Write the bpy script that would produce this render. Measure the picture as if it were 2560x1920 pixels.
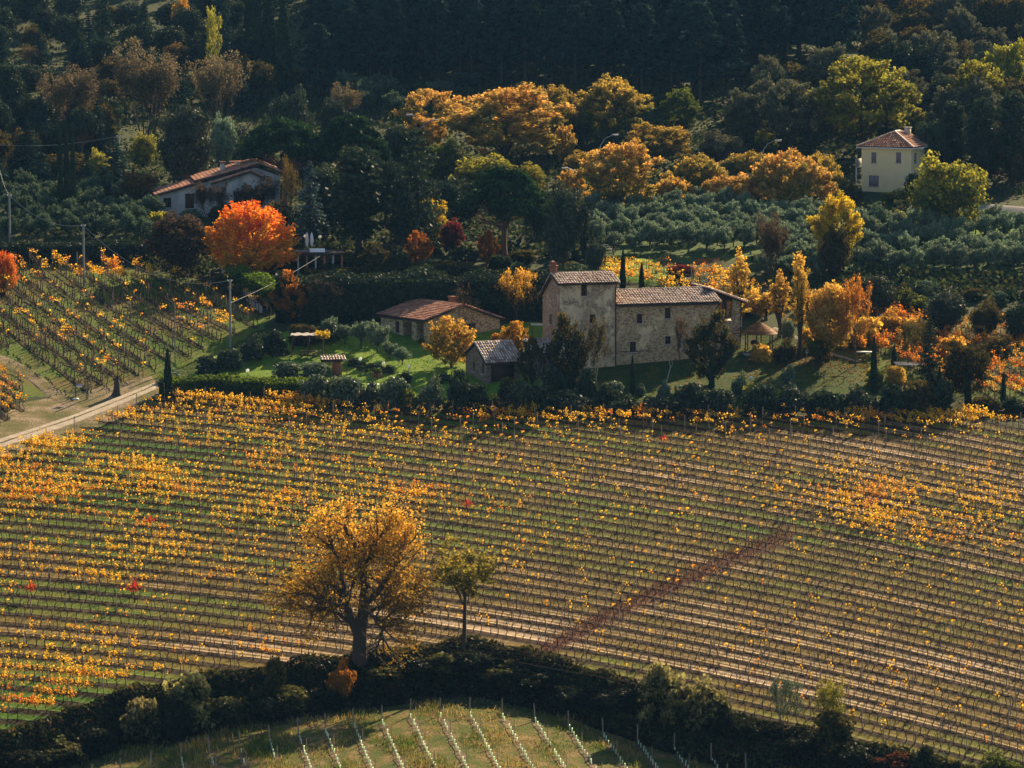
import bpy, math, random
import numpy as np
from mathutils import Vector, Matrix

for o in list(bpy.data.objects): bpy.data.objects.remove(o)
R = math.radians
SC = bpy.context.scene
COL = SC.collection

# ------------------------------------------------------------------ camera, sky, sun, exposure
F = 9723.0                     # focal length in pixels of the 2560 px wide photograph
PITCH = R(6.5)
cam_d = bpy.data.cameras.new('camera')
cam_d.sensor_width = 36
cam_d.angle = 2*math.atan(1280/F)
cam_d.clip_start = 1; cam_d.clip_end = 4000
cam = bpy.data.objects.new('camera', cam_d); COL.objects.link(cam)
cam.location = (0, 0, 0); cam.rotation_euler = (R(90)-PITCH, 0, 0)
SC.camera = cam

SUN_AZ, SUN_EL = R(30), R(28)          # azimuth measured from +Y towards +X
W = bpy.data.worlds.new('World'); SC.world = W; W.use_nodes = True
nt = W.node_tree; nt.nodes.clear()
sky = nt.nodes.new('ShaderNodeTexSky'); sky.sky_type = 'NISHITA'; sky.sun_disc = False
sky.sun_elevation = SUN_EL; sky.sun_rotation = SUN_AZ
bg = nt.nodes.new('ShaderNodeBackground'); bg.inputs[1].default_value = 0.05
wo = nt.nodes.new('ShaderNodeOutputWorld')
nt.links.new(sky.outputs[0], bg.inputs[0]); nt.links.new(bg.outputs[0], wo.inputs[0])
sd = bpy.data.lights.new('sun', 'SUN'); sd.energy = 5.0; sd.angle = R(0.55); sd.color = (1.0, 0.76, 0.46)
sun = bpy.data.objects.new('sun', sd); COL.objects.link(sun)
sv = Vector((math.sin(SUN_AZ)*math.cos(SUN_EL), math.cos(SUN_AZ)*math.cos(SUN_EL), math.sin(SUN_EL)))
sun.rotation_euler = sv.to_track_quat('Z', 'Y').to_euler()
sun.location = (0, 300, 200)
SC.view_settings.view_transform = 'Standard'; SC.view_settings.look = 'None'
SC.view_settings.exposure = 1.45; SC.view_settings.gamma = 1
SC.view_settings.use_curve_mapping = False
SC.render.engine = 'CYCLES'
SC.cycles.max_bounces = 6; SC.cycles.diffuse_bounces = 2; SC.cycles.glossy_bounces = 2
SC.cycles.transmission_bounces = 3; SC.cycles.transparent_max_bounces = 4; SC.cycles.volume_bounces = 0

# ------------------------------------------------------------------ small helpers
rng = np.random.default_rng(7)
random.seed(5)

def tag(o, label=None, cat=None, group=None, kind=None):
    if label: o['label'] = label
    if cat: o['category'] = cat
    if group: o['group'] = group
    if kind: o['kind'] = kind
    return o

def empty(name, loc, rz=0.0, label=None, cat=None, group=None):
    o = bpy.data.objects.new(name, None); COL.objects.link(o)
    o.location = loc; o.rotation_euler = (0, 0, rz); o.empty_display_size = 0.5
    return tag(o, label, cat, group)

class MB:
    """collects vertices and faces, then builds ONE mesh"""
    def __init__(s): s.v = []; s.f = {3: [], 4: []}; s.m = {3: [], 4: []}; s.a = {3: [], 4: []}; s.n = 0
    def add(s, v, f, m=0, rnd=None, tip=0.0):
        v = np.asarray(v, float); f = np.asarray(f, int)
        if len(f) == 0: return s
        k = f.shape[1]; nf = len(f)
        s.v.append(v); s.f[k].append(f+s.n)
        s.m[k].append(np.full(nf, m))
        r = np.broadcast_to(0.5 if rnd is None else rnd, nf); t = np.broadcast_to(tip, nf)
        s.a[k].append(np.stack([r, t], 1)); s.n += len(v)
        return s
    def arrays(s):
        V = np.concatenate(s.v) if s.v else np.zeros((0, 3))
        out = {}
        for k in (3, 4):
            if s.f[k]: out[k] = (np.concatenate(s.f[k]), np.concatenate(s.m[k]), np.concatenate(s.a[k]))
        return V, out
    def mesh(s, name, mats, smooth=False, uv=None):
        V, out = s.arrays()
        me = bpy.data.meshes.new(name)
        me.vertices.add(len(V)); me.vertices.foreach_set('co', V.astype(np.float32).ravel())
        loops = []; starts = []; mi = []; at = []; pos = 0
        for k, (fa, ma, aa) in out.items():
            loops.append(fa.ravel()); starts.append(pos+np.arange(len(fa))*k); pos += fa.size
            mi.append(ma); at.append(aa)
        L = np.concatenate(loops); S = np.concatenate(starts)
        me.loops.add(len(L)); me.loops.foreach_set('vertex_index', L.astype(np.int32))
        me.polygons.add(len(S)); me.polygons.foreach_set('loop_start', S.astype(np.int32))
        me.polygons.foreach_set('material_index', np.concatenate(mi).astype(np.int32))
        if smooth: me.polygons.foreach_set('use_smooth', np.ones(len(S), bool))
        A = np.concatenate(at)
        for j, nm in enumerate(('rnd', 'tip')):
            at_ = me.attributes.new(nm, 'FLOAT', 'FACE'); at_.data.foreach_set('value', A[:, j].astype(np.float32))
        if uv is not None:
            ul = me.uv_layers.new(name='UVMap'); ul.data.foreach_set('uv', uv[L].astype(np.float32).ravel())
        for m in mats: me.materials.append(m)
        me.update(calc_edges=True)
        return me
    def obj(s, name, mats, parent=None, smooth=False, uv=None):
        if not isinstance(mats, (list, tuple)): mats = [mats]
        o = bpy.data.objects.new(name, s.mesh(name, mats, smooth, uv)); COL.objects.link(o); o.parent = parent
        return o
    # --- shapes
    def box(s, c, size, m=0, rz=0.0, rnd=None, tip=0.0):
        x, y, z = [d/2 for d in size]
        v = np.array([(-x,-y,-z),(x,-y,-z),(x,y,-z),(-x,y,-z),(-x,-y,z),(x,-y,z),(x,y,z),(-x,y,z)])
        if rz: v = rotz(v, rz)
        return s.add(v+np.array(c), [(0,3,2,1),(4,5,6,7),(0,1,5,4),(1,2,6,5),(2,3,7,6),(3,0,4,7)], m, rnd, tip)
    def tube(s, pts, rad, n=4, m=0, rnd=None, tip=0.0, cap=False):
        v, f = tube(pts, rad, n)
        s.add(v, f, m, rnd, tip)
        return s
    def poly_prism(s, pts, ext, m=0):
        """closed polygon pts (k,3) extruded by vector ext (quads + fan caps)"""
        p = np.array(pts, float); k = len(p); e = np.array(ext, float)
        v = np.concatenate([p, p+e])
        s.add(v, [(i, (i+1) % k, k+(i+1) % k, k+i) for i in range(k)], m)
        s.add(v, [(0, i, i+1) for i in range(1, k-1)]+[(k, k+i+1, k+i) for i in range(1, k-1)], m)
        return s
    def ball(s, c, r, n=8, k=6, m=0, sz=1.0):
        v = [(0, 0, -r*sz)]; 
        for i in range(1, k):
            a = math.pi*i/k
            for j in range(n):
                b = 2*math.pi*j/n; v.append((r*math.sin(a)*math.cos(b), r*math.sin(a)*math.sin(b), -r*math.cos(a)*sz))
        v.append((0, 0, r*sz)); v = np.array(v)+np.array(c)
        q = [(1+i*n+j, 1+i*n+(j+1) % n, 1+(i+1)*n+(j+1) % n, 1+(i+1)*n+j) for i in range(k-2) for j in range(n)]
        t = [(0, 1+(j+1) % n, 1+j) for j in range(n)]+[(len(v)-1, 1+(k-2)*n+j, 1+(k-2)*n+(j+1) % n) for j in range(n)]
        s.add(v, q, m); s.add(v, t, m); return s

def rotz(v, a):
    v = np.asarray(v, float); c, s_ = math.cos(a), math.sin(a)
    return np.stack([v[..., 0]*c-v[..., 1]*s_, v[..., 0]*s_+v[..., 1]*c, v[..., 2]], -1)

def tube(pts, rad, n=4):
    P = np.asarray(pts, float); k = len(P); rad = np.broadcast_to(rad, k)
    T = np.gradient(P, axis=0); T /= np.linalg.norm(T, axis=1)[:, None]+1e-9
    ref = np.array([0, 0, 1.0]) if abs(T[:, 2]).mean() < 0.8 else np.array([1.0, 0, 0])
    U = np.cross(T, ref); U /= np.linalg.norm(U, axis=1)[:, None]+1e-9
    Vv = np.cross(T, U)
    a = np.arange(n)*2*math.pi/n
    ring = P[:, None]+rad[:, None, None]*(U[:, None]*np.cos(a)[None, :, None]+Vv[:, None]*np.sin(a)[None, :, None])
    v = ring.reshape(-1, 3)
    i = np.arange(k-1)[:, None]*n; j = np.arange(n)[None, :]; j2 = (j+1) % n
    f = np.stack([i+j, i+j2, i+n+j2, i+n+j], -1).reshape(-1, 4)
    return v, f

def leaves(P, size, up=0.0, aspect=1.0, out=None, rg=rng):
    """one quad per point, random orientation; up>0 leans the quads flat, out: outward vectors"""
    N = len(P); nrm = rg.normal(size=(N, 3))
    nrm /= np.linalg.norm(nrm, axis=1)[:, None]
    if out is not None: nrm = nrm+out
    nrm[:, 2] += up
    nrm /= np.linalg.norm(nrm, axis=1)[:, None]+1e-9
    t = np.cross(nrm, rg.normal(size=(N, 3))); t /= np.linalg.norm(t, axis=1)[:, None]+1e-9
    b = np.cross(nrm, t)
    s = (np.broadcast_to(size, N)*rg.uniform(.6, 1.35, N))[:, None]/2
    v = np.stack([P-t*s-b*s*aspect*.6, P+t*s*.7-b*s*aspect, P+t*s+b*s*aspect*.7, P-t*s*.6+b*s*aspect], 1).reshape(-1, 3)
    f = np.arange(4*N).reshape(N, 4)
    return v, f

# ------------------------------------------------------------------ the lie of the land
ZK = np.array([(285,None),(323,None),(362,None),(400,None),(420,900),(426,862),(436,800),(456,700),(480,600),(508,500),(538,400),(572,300),(612,200),(656,100),(704,0),(780,-150)], dtype=object)
def zpix(v, Y): return -Y*math.tan(PITCH+math.atan((v-960)/F))
ky = [250.,285.,323.,362.,400.]; kz = [-70.6,-65.4,-59.85,-54.15,-48.5]
for Y, v in ZK[4:]: ky.append(float(Y)); kz.append(zpix(v, Y))
ky += [860, 1000, 1200]; kz += [14, 34, 60]
_YY = np.arange(250, 1200, 0.5); _ZZ = np.interp(_YY, ky, kz)
_k = np.exp(-np.linspace(-2, 2, 25)**2); _k /= _k.sum()
_ZZ[12:-12] = np.convolve(_ZZ, _k, 'valid')
def up_z(X, Y):
    X = np.asarray(X, float); Y = np.asarray(Y, float)
    z = np.interp(Y, _YY, _ZZ)
    g = np.clip((Y-470)/120, 0, 1)
    z = z+g*(1.6*np.sin(X/31+Y/47)+1.1*np.sin(X/17-Y/29+1.3))
    return z
def ray(u, v):
    u = np.asarray(u, float); v = np.asarray(v, float)
    cx = (u-1280)/F; cy = (960-v)/F
    return cx, math.cos(PITCH)+cy*math.sin(PITCH), -math.sin(PITCH)+cy*math.cos(PITCH)
def hit(u, v, zf, y0=270, y1=1150):
    u = np.atleast_1d(np.asarray(u, float)); v = np.atleast_1d(np.asarray(v, float))
    dx, dy, dz = ray(u, v); N = len(u); best = np.full(N, np.nan)
    Ys = np.arange(y0, y1, 1.0)
    for c in range(0, N, 2000):
        sl = slice(c, c+2000)
        t = Ys[None, :]/dy[sl, None]
        d = t*dz[sl, None]-zf(t*dx[sl, None], np.broadcast_to(Ys, t.shape))
        below = d < 0; i = below.argmax(1); i = np.maximum(i, 1); ok = below.any(1)
        r = np.arange(len(i)); d0 = d[r, i-1]; d1 = d[r, i]
        y = Ys[i-1]+d0/(d0-d1+1e-12)
        best[sl] = np.where(ok, y, y1)
    t = best/dy
    X = t*dx; return X, best, zf(X, best)
# bank edge between the two vineyards, read along its top
_bu = [-600,0,320,640,900,1180,1400,1700,1900,2200,2560,3200]; _bv = [2010,1850,1740,1685,1650,1612,1665,1765,1815,1885,1965,2120]
_bx, _by, _ = hit(_bu, _bv, up_z, 255, 600)
_BX = np.arange(-120, 120, .5); _BY = np.interp(_BX, _bx, _by)
_k2 = np.exp(-np.linspace(-2, 2, 17)**2); _k2 /= _k2.sum(); _BY[8:-8] = np.convolve(_BY, _k2, 'valid')
def bank_y(X): return np.interp(X, _BX, _BY)
def ground(X, Y):
    X = np.asarray(X, float); Y = np.asarray(Y, float)
    z = up_z(X, Y); yb = bank_y(X)
    zb = up_z(X, yb)
    low = zb-3.3-0.035*(yb-4.5-Y)
    t = np.clip((yb-Y)/4.5, 0, 1); t = t*t*(3-2*t)
    return z*(1-t)+np.where(Y < yb-4.5, low, zb-3.3)*t
def place(u, v):
    X, Y, Z = hit(u, v, ground)
    return float(X[0]), float(Y[0]), float(Z[0])
def drape(u, v):
    return np.stack(hit(u, v, ground), -1)
def noise2(x, y, s=0):
    return (np.sin(x*1.0+1.7*s+1.3*np.sin(y*.7+s))+np.sin(y*1.3+2.1*s+1.1*np.sin(x*.9-s))+np.sin((x+y)*.63+s*3.3))/3

# ------------------------------------------------------------------ materials
def N(t, typ, **kw):
    n = t.nodes.new(typ)
    for k, v in kw.items():
        if k.startswith('i'): n.inputs[int(k[1:])].default_value = v
        else: setattr(n, k, v)
    return n
def new_mat(name):
    m = bpy.data.materials.new(name); m.use_nodes = True; t = m.node_tree; t.nodes.clear()
    return m, t, N(t, 'ShaderNodeOutputMaterial')
def c4(c): return (c[0], c[1], c[2], 1)
def ramp(t, fac, stops):
    r = N(t, 'ShaderNodeValToRGB'); e = r.color_ramp.elements
    while len(e) < len(stops): e.new(0.5)
    for i, (p, c) in enumerate(stops): e[i].position = p; e[i].color = c4(c)
    t.links.new(fac, r.inputs[0]); return r.outputs[0]
def mixc(t, f, a, b, mode='MIX'):
    n = N(t, 'ShaderNodeMix', data_type='RGBA', blend_type=mode)
    for s_, x in ((0, f), (6, a), (7, b)):
        if isinstance(x, (int, float)): n.inputs[s_].default_value = x
        elif isinstance(x, tuple): n.inputs[s_].default_value = c4(x)
        else: t.links.new(x, n.inputs[s_])
    return n.outputs[2]
def math_(t, op, a, b=None, c=None):
    n = N(t, 'ShaderNodeMath', operation=op)
    for i, x in enumerate((a, b, c)):
        if x is None: continue
        if isinstance(x, (int, float)): n.inputs[i].default_value = x
        else: t.links.new(x, n.inputs[i])
    return n.outputs[0]
def noise(t, scale, detail=3, rough=.6, vec=None, out=0, space='Object'):
    if vec is None:
        tc = N(t, 'ShaderNodeTexCoord'); vec = tc.outputs[space]
    n = N(t, 'ShaderNodeTexNoise'); n.inputs['Scale'].default_value = scale
    n.inputs['Detail'].default_value = detail; n.inputs['Roughness'].default_value = rough
    t.links.new(vec, n.inputs['Vector']); return n.outputs[out]
def attr(t, name):
    return N(t, 'ShaderNodeAttribute', attribute_name=name).outputs['Fac']
def bsdf(t, out, col, rough=.8, bump=None, bstr=.3, bdist=.05, spec=.3, metal=0):
    p = N(t, 'ShaderNodeBsdfPrincipled')
    if isinstance(col, tuple): p.inputs['Base Color'].default_value = c4(col)
    else: t.links.new(col, p.inputs['Base Color'])
    p.inputs['Roughness'].default_value = rough; p.inputs['Specular IOR Level'].default_value = spec
    p.inputs['Metallic'].default_value = metal
    if bump is not None:
        b = N(t, 'ShaderNodeBump'); b.inputs['Strength'].default_value = bstr; b.inputs['Distance'].default_value = bdist
        t.links.new(bump, b.inputs['Height']); t.links.new(b.outputs[0], p.inputs['Normal'])
    t.links.new(p.outputs[0], out.inputs[0]); return p

_LM = {}
def leaf_mat(name, c1, c2=None, cr=None, trans=.45, gloss=.012):
    """c1 inner/lower leaf colour, c2 colour of the outer/top leaves, cr odd leaves"""
    if name in _LM: return _LM[name]
    c2 = c2 or c1; cr = cr or tuple(.55*a+.45*b for a, b in zip(c1, c2))
    m, t, out = new_mat(name)
    r = attr(t, 'rnd'); tp = attr(t, 'tip')
    oi = N(t, 'ShaderNodeObjectInfo')
    nz = noise(t, .35, 2, .5)
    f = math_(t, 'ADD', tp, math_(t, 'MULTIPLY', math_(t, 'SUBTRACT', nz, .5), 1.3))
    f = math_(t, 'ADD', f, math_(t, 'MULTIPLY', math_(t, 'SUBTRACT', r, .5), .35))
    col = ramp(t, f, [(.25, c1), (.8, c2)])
    rare = math_(t, 'GREATER_THAN', r, .86)
    col = mixc(t, math_(t, 'MULTIPLY', rare, .8), col, cr)
    hv = N(t, 'ShaderNodeHueSaturation'); t.links.new(col, hv.inputs['Color'])
    v = math_(t, 'MULTIPLY_ADD', math_(t, 'FRACT', math_(t, 'MULTIPLY', r, 7.31)), .75, .62)
    v2 = math_(t, 'MULTIPLY_ADD', oi.outputs['Random'], .3, .85)
    t.links.new(math_(t, 'MULTIPLY', v, v2), hv.inputs['Value'])
    t.links.new(math_(t, 'MULTIPLY_ADD', oi.outputs['Random'], .016, .492), hv.inputs['Hue'])
    d = N(t, 'ShaderNodeBsdfDiffuse'); tr = N(t, 'ShaderNodeBsdfTranslucent'); g = N(t, 'ShaderNodeBsdfGlossy')
    g.inputs['Roughness'].default_value = .5; g.inputs['Color'].default_value = (.8, .85, .9, 1)
    t.links.new(hv.outputs[0], d.inputs[0]); t.links.new(hv.outputs[0], tr.inputs[0])
    mx = N(t, 'ShaderNodeMixShader', i0=trans); t.links.new(d.outputs[0], mx.inputs[1]); t.links.new(tr.outputs[0], mx.inputs[2])
    m2 = N(t, 'ShaderNodeMixShader', i0=gloss); t.links.new(mx.outputs[0], m2.inputs[1]); t.links.new(g.outputs[0], m2.inputs[2])
    t.links.new(m2.outputs[0], out.inputs[0])
    _LM[name] = m; return m

def plain(name, col, rough=.8, var=.25, scale=3., spec=.3, metal=0, bump=.2):
    m, t, out = new_mat(name)
    n = noise(t, scale, 4, .65)
    c = mixc(t, n, tuple(x*(1-var) for x in col), tuple(min(1, x*(1+var)) for x in col))
    bsdf(t, out, c, rough, n, bump, .03, spec, metal); return m

BARK = plain('dark_bark', (.055, .042, .032), .95, .5, 6.)
BARK_L = plain('pale_bark', (.30, .27, .23), .9, .4, 5.)
BARK_V = plain('vine_wood', (.035, .020, .013), .95, .4, 20.)
BARK_P = plain('reddish_pine_bark', (.12, .07, .05), .95, .5, 5.)
WOOD_W = plain('weathered_post_wood', (.26, .20, .15), .9, .35, 9.)
WOOD_D = plain('brown_beam_wood', (.07, .04, .025), .85, .4, 6.)
POLE = plain('grey_concrete_pole', (.22, .23, .24), .85, .12, 2.)
METAL = plain('copper_brown_gutter', (.055, .03, .022), .55, .2, 3.)
WHITE = plain('white_paint', (.8, .79, .76), .6, .06, 4.)
DARKG = plain('dark_window_glass', (.015, .018, .02), .2, .2, 2., .5)
SHUT = plain('dark_brown_shutter', (.075, .035, .025), .7, .25, 8.)
SHUTG = plain('mauve_grey_shutter', (.22, .18, .22), .7, .15, 8.)
WIRE = plain('pale_wire', (.16, .17, .18), .5, .1, 1.)
STEEL = plain('galvanised_lamp_steel', (.33, .35, .36), .5, .1, 2., .5, .4)
GLOBE = leaf_mat('white_lamp_globe', (.82, .82, .78), None, None, .5, .05)
TUBEM = leaf_mat('pale_green_tube_plastic', (.66, .78, .58), None, (.5, .7, .55), .55, .03)
BRICK = plain('red_brick', (.30, .12, .07), .9, .35, 9.)
CONC = plain('pale_concrete', (.42, .40, .37), .9, .15, 2.)
TERRA = plain('terracotta_clay', (.34, .13, .07), .85, .25, 5.)

def wall_mat(name, plaster, stone_a, stone_b, amount, patch=.35, streak=.5):
    """rough stone showing through worn plaster; amount = share of stone"""
    m, t, out = new_mat(name)
    tc = N(t, 'ShaderNodeTexCoord'); mp = N(t, 'ShaderNodeMapping'); mp.inputs['Scale'].default_value = (1, 1, 1.5)
    t.links.new(tc.outputs['Object'], mp.inputs[0])
    vo = N(t, 'ShaderNodeTexVoronoi', feature='F1'); vo.inputs['Scale'].default_value = 5.2; vo.inputs['Randomness'].default_value = .85
    t.links.new(mp.outputs[0], vo.inputs['Vector'])
    ve = N(t, 'ShaderNodeTexVoronoi', feature='DISTANCE_TO_EDGE'); ve.inputs['Scale'].default_value = 5.2; ve.inputs['Randomness'].default_value = .85
    t.links.new(mp.outputs[0], ve.inputs['Vector'])
    sep = N(t, 'ShaderNodeSeparateColor'); t.links.new(vo.outputs['Color'], sep.inputs[0])
    stone = ramp(t, sep.outputs[0], [(0, stone_a), (.45, tuple((a+b)/2 for a, b in zip(stone_a, stone_b))), (.75, stone_b), (1, tuple(x*.45 for x in stone_b))])
    joint = ramp(t, ve.outputs['Distance'], [(.0, (0, 0, 0)), (.09, (1, 1, 1))])
    stone = mixc(t, joint, tuple(x*.62 for x in stone_a), stone)
    mp2 = N(t, 'ShaderNodeMapping'); mp2.inputs['Scale'].default_value = (1, 1, .35); t.links.new(tc.outputs['Object'], mp2.inputs[0])
    big = noise(t, patch, 5, .6, mp2.outputs[0]); fine = noise(t, 2.2, 5, .7, tc.outputs['Object'])
    pl = ramp(t, big, [(.34, tuple(x*.42 for x in plaster)), (.46, plaster), (.56, tuple(min(1, x*1.35) for x in plaster)), (.66, tuple(x*.6 for x in plaster))])
    pl = mixc(t, math_(t, 'MULTIPLY', fine, .5), pl, tuple(x*.55 for x in plaster))
    n3 = noise(t, patch*1.4, 4, .65, tc.outputs['Object'], 0)
    k = math_(t, 'ADD', math_(t, 'MULTIPLY', n3, 1.0), math_(t, 'MULTIPLY', fine, .35))
    mk = ramp(t, k, [(max(0.01, .98-amount*.75), (0, 0, 0)), (min(1, 1.04-amount*.75), (1, 1, 1))])
    col = mixc(t, mk, pl, stone)
    h = math_(t, 'ADD', math_(t, 'MULTIPLY', ve.outputs['Distance'], 1.5), fine)
    bsdf(t, out, col, .93, h, .6, .06); return m
W_TOWER = wall_mat('worn_plaster_tower', (.72, .54, .34), (.58, .43, .28), (.38, .24, .15), .45, .38)
W_WING = wall_mat('stone_and_lime_wall', (.72, .53, .30), (.66, .48, .28), (.44, .25, .13), .55, .3)
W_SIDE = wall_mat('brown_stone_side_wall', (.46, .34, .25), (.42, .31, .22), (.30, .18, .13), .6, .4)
W_COT = wall_mat('yellow_rubble_stone_wall', (.62, .49, .29), (.64, .51, .31), (.30, .18, .10), .92, .5)
W_OUT = wall_mat('dark_brick_stone_wall', (.30, .23, .18), (.28, .21, .16), (.20, .12, .09), .8, .5)
W_WHT = wall_mat('old_white_render', (.47, .46, .45), (.45, .44, .43), (.4, .38, .36), .05, .3)
W_YEL = plain('pale_yellow_render', (.76, .62, .36), .9, .08, .8, bump=.05)

def tile_mat(name, stops, rough=.85):
    m, t, out = new_mat(name)
    r = attr(t, 'rnd'); n = noise(t, 6., 4, .7); big = noise(t, .5, 3, .6)
    c = ramp(t, math_(t, 'FRACT', math_(t, 'MULTIPLY', r, 13.7)), stops)
    c = mixc(t, math_(t, 'MULTIPLY', n, .3), c, tuple(x*.4 for x in stops[0][1]))
    c = mixc(t, ramp(t, big, [(.5, (0, 0, 0)), (.7, (.5, .5, .5))]), c, (.16, .14, .11))
    bsdf(t, out, c, rough, n, .3, .02, .25); return m
T_OLD = tile_mat('old_pale_roof_tiles', [(0, (.42, .24, .17)), (.25, (.72, .54, .43)), (.65, (.82, .68, .57)), (.92, (.40, .25, .19))], .55)
T_RED = tile_mat('red_roof_tiles', [(0, (.34, .13, .075)), (.35, (.50, .20, .11)), (.7, (.60, .34, .22)), (1, (.30, .13, .08))])
T_UND = plain('roof_underside_boards', (.05, .03, .024), .9, .3, 5.)
# ------------------------------------------------------------------ ground sheets
def ground_mat(name, stops, scale=.25, fine=5., bump=.5, tuft=None, warm=None):
    m, t, out = new_mat(name)
    a = noise(t, scale, 5, .65); b = noise(t, fine, 5, .75)
    f = math_(t, 'ADD', math_(t, 'MULTIPLY', a, .62), math_(t, 'MULTIPLY', b, .38))
    c = ramp(t, f, stops)
    bsdf(t, out, c, .95, b, bump, .25, .1); return m
G_HILL = ground_mat('rough_hillside_soil_and_grass', [(.36, (.022, .032, .012)), (.5, (.04, .055, .016)), (.6, (.06, .06, .022)), (.7, (.035, .045, .015))], .08, 2.)
G_LAWN = ground_mat('short_green_lawn', [(.35, (.06, .13, .01)), (.5, (.13, .23, .02)), (.62, (.19, .26, .03)), (.72, (.17, .15, .045))], .35, 4., .4)
G_LAWD = ground_mat('lawn_painted_shaded_with_fallen_leaves', [(.35, (.018, .045, .006)), (.50, (.03, .06, .008)), (.58, (.06, .07, .012)), (.64, (.24, .11, .03))], .5, 4., .4)  # darker copy of the lawn green with shade put into the colour, plus fallen leaves
G_ROAD = ground_mat('pale_dirt_track', [(.35, (.30, .25, .19)), (.5, (.42, .36, .28)), (.65, (.50, .44, .35))], .9, 7., .5)
G_DRY = ground_mat('dry_earth_and_grass', [(.38, (.08, .09, .025)), (.48, (.15, .13, .05)), (.56, (.26, .20, .13)), (.68, (.36, .29, .21))], .3, 5., .7)
G_FORE = ground_mat('weedy_young_vineyard_soil', [(.38, (.04, .075, .010)), (.48, (.085, .10, .016)), (.56, (.17, .12, .045)), (.68, (.34, .25, .14))], .5, 5., .8)
G_LEFT = ground_mat('grassy_vineyard_slope', [(.38, (.06, .13, .010)), (.49, (.10, .14, .018)), (.58, (.15, .11, .03)), (.68, (.20, .13, .055))], .12, 4., .6)
G_OLIV = ground_mat('olive_grove_grass', [(.36, (.03, .06, .015)), (.5, (.05, .09, .02)), (.65, (.08, .11, .03))], .2, 3., .5)
G_ASPH = ground_mat('grey_road_surface', [(.4, (.16, .16, .16)), (.6, (.24, .24, .23))], .5, 6., .2)

def grid_axis(*segs):
    out = []
    for a, b, st in segs: out += list(np.arange(a, b, st))
    return np.array(out+[segs[-1][1]])
gx = grid_axis((-420, -130, 14), (-130, 130, 1.25), (130, 420, 14))
gy = grid_axis((262, 290, 2), (290, 335, .8), (335, 470, 1.5), (470, 800, 4), (800, 1160, 15))
GX, GY = np.meshgrid(gx, gy)
GZ = ground(GX, GY)
GZ = GZ+np.where(GY > 470, .0, .05*noise2(GX*1.3, GY*1.3, 2))
V = np.stack([GX, GY, GZ], -1).reshape(-1, 3)
nx = len(gx); iy, ix = np.meshgrid(np.arange(len(gy)-1), np.arange(nx-1), indexing='ij')
q = (iy*nx+ix).ravel(); fq = np.stack([q, q+1, q+nx+1, q+nx], 1)
b = MB(); b.add(V, fq); o = b.obj('hillside_ground', G_HILL, smooth=True); tag(o, kind='structure')

def pline(pts, n):
    p = np.array(pts, float); d = np.r_[0, np.cumsum(np.hypot(*np.diff(p, axis=0).T))]
    t = np.linspace(0, d[-1], n); return np.stack([np.interp(t, d, p[:, 0]), np.interp(t, d, p[:, 1])], 1)
def loft(name, A, B, mat, n=60, m=20, lift=.08, kind='structure', rough=.0):
    a = pline(A, n); c = pline(B, n)
    t = np.linspace(0, 1, m)[:, None, None]
    g = (a*(1-t)+c*t).reshape(-1, 2)
    P = drape(g[:, 0], g[:, 1]).reshape(m, n, 3)
    if rough:      # ragged outline
        e = noise2(P[:, :, 0]*1.7, P[:, :, 1]*1.7, 4)*rough
        P[0, :, 1] += e[0]; P[-1, :, 1] += e[-1]; P[:, 0, 0] += e[:, 0]; P[:, -1, 0] += e[:, -1]
    lf = np.full((m, n), float(lift)); lf[0] = lf[-1] = -.06; lf[:, 0] = lf[:, -1] = -.06
    P[:, :, 2] = ground(P[:, :, 0], P[:, :, 1])+lf
    V = P.reshape(-1, 3); iy, ix = np.meshgrid(np.arange(m-1), np.arange(n-1), indexing='ij')
    q = (iy*n+ix).ravel()
    b = MB(); b.add(V, np.stack([q, q+1, q+n+1, q+n], 1)[:, ::-1]); o = b.obj(name, mat, smooth=True)
    return tag(o, kind=kind)
loft('garden_lawn', [(500, 905), (640, 850), (760, 815), (900, 815), (1100, 830), (1330, 800), (1420, 815)],
     [(440, 985), (640, 990), (900, 1000), (1100, 1010), (1330, 1015), (1420, 1015)], G_LAWN, 90, 40, .08, rough=.5)
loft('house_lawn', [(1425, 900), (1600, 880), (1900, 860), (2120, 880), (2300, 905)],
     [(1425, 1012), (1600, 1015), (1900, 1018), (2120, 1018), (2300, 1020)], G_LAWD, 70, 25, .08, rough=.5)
loft('dirt_track', [(-160, 1142), (0, 1094), (90, 1066), (180, 1036), (290, 992), (392, 952)],
     [(-160, 1180), (0, 1126), (110, 1089), (200, 1058), (305, 1014), (398, 974)], G_ROAD, 60, 6, .13)
loft('track_middle_strip', [(-160, 1160), (0, 1109), (95, 1076), (185, 1046), (295, 1003), (394, 962)],
     [(-160, 1165), (0, 1114), (98, 1080), (188, 1050), (299, 1006), (395, 965)], G_DRY, 60, 4, .19, rough=.12)
loft('track_verge', [(-160, 1085), (0, 1040), (60, 1000), (160, 985), (280, 960), (385, 935)],
     [(-160, 1230), (0, 1160), (140, 1110), (260, 1070), (340, 1030), (420, 985)], G_DRY, 50, 16, .07, rough=.6)
loft('bare_track', [(-60, 870), (20, 890), (90, 925), (150, 975), (230, 1010)],
     [(-60, 915), (10, 925), (70, 955), (120, 1000), (190, 1035)], G_DRY, 30, 8, .1, rough=.5)
loft('left_vineyard_ground', [(-260, 600), (0, 640), (240, 655), (480, 690), (700, 800)],
     [(-260, 1000), (0, 1010), (160, 990), (380, 950), (560, 880)], G_LEFT, 60, 30, .05, rough=.6)
loft('right_vineyard_ground', [(1960, 790), (2150, 790), (2400, 800), (2800, 820)],
     [(2080, 890), (2250, 960), (2450, 1010), (2800, 1020)], G_LEFT, 50, 20, .11, rough=.6)
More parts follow.
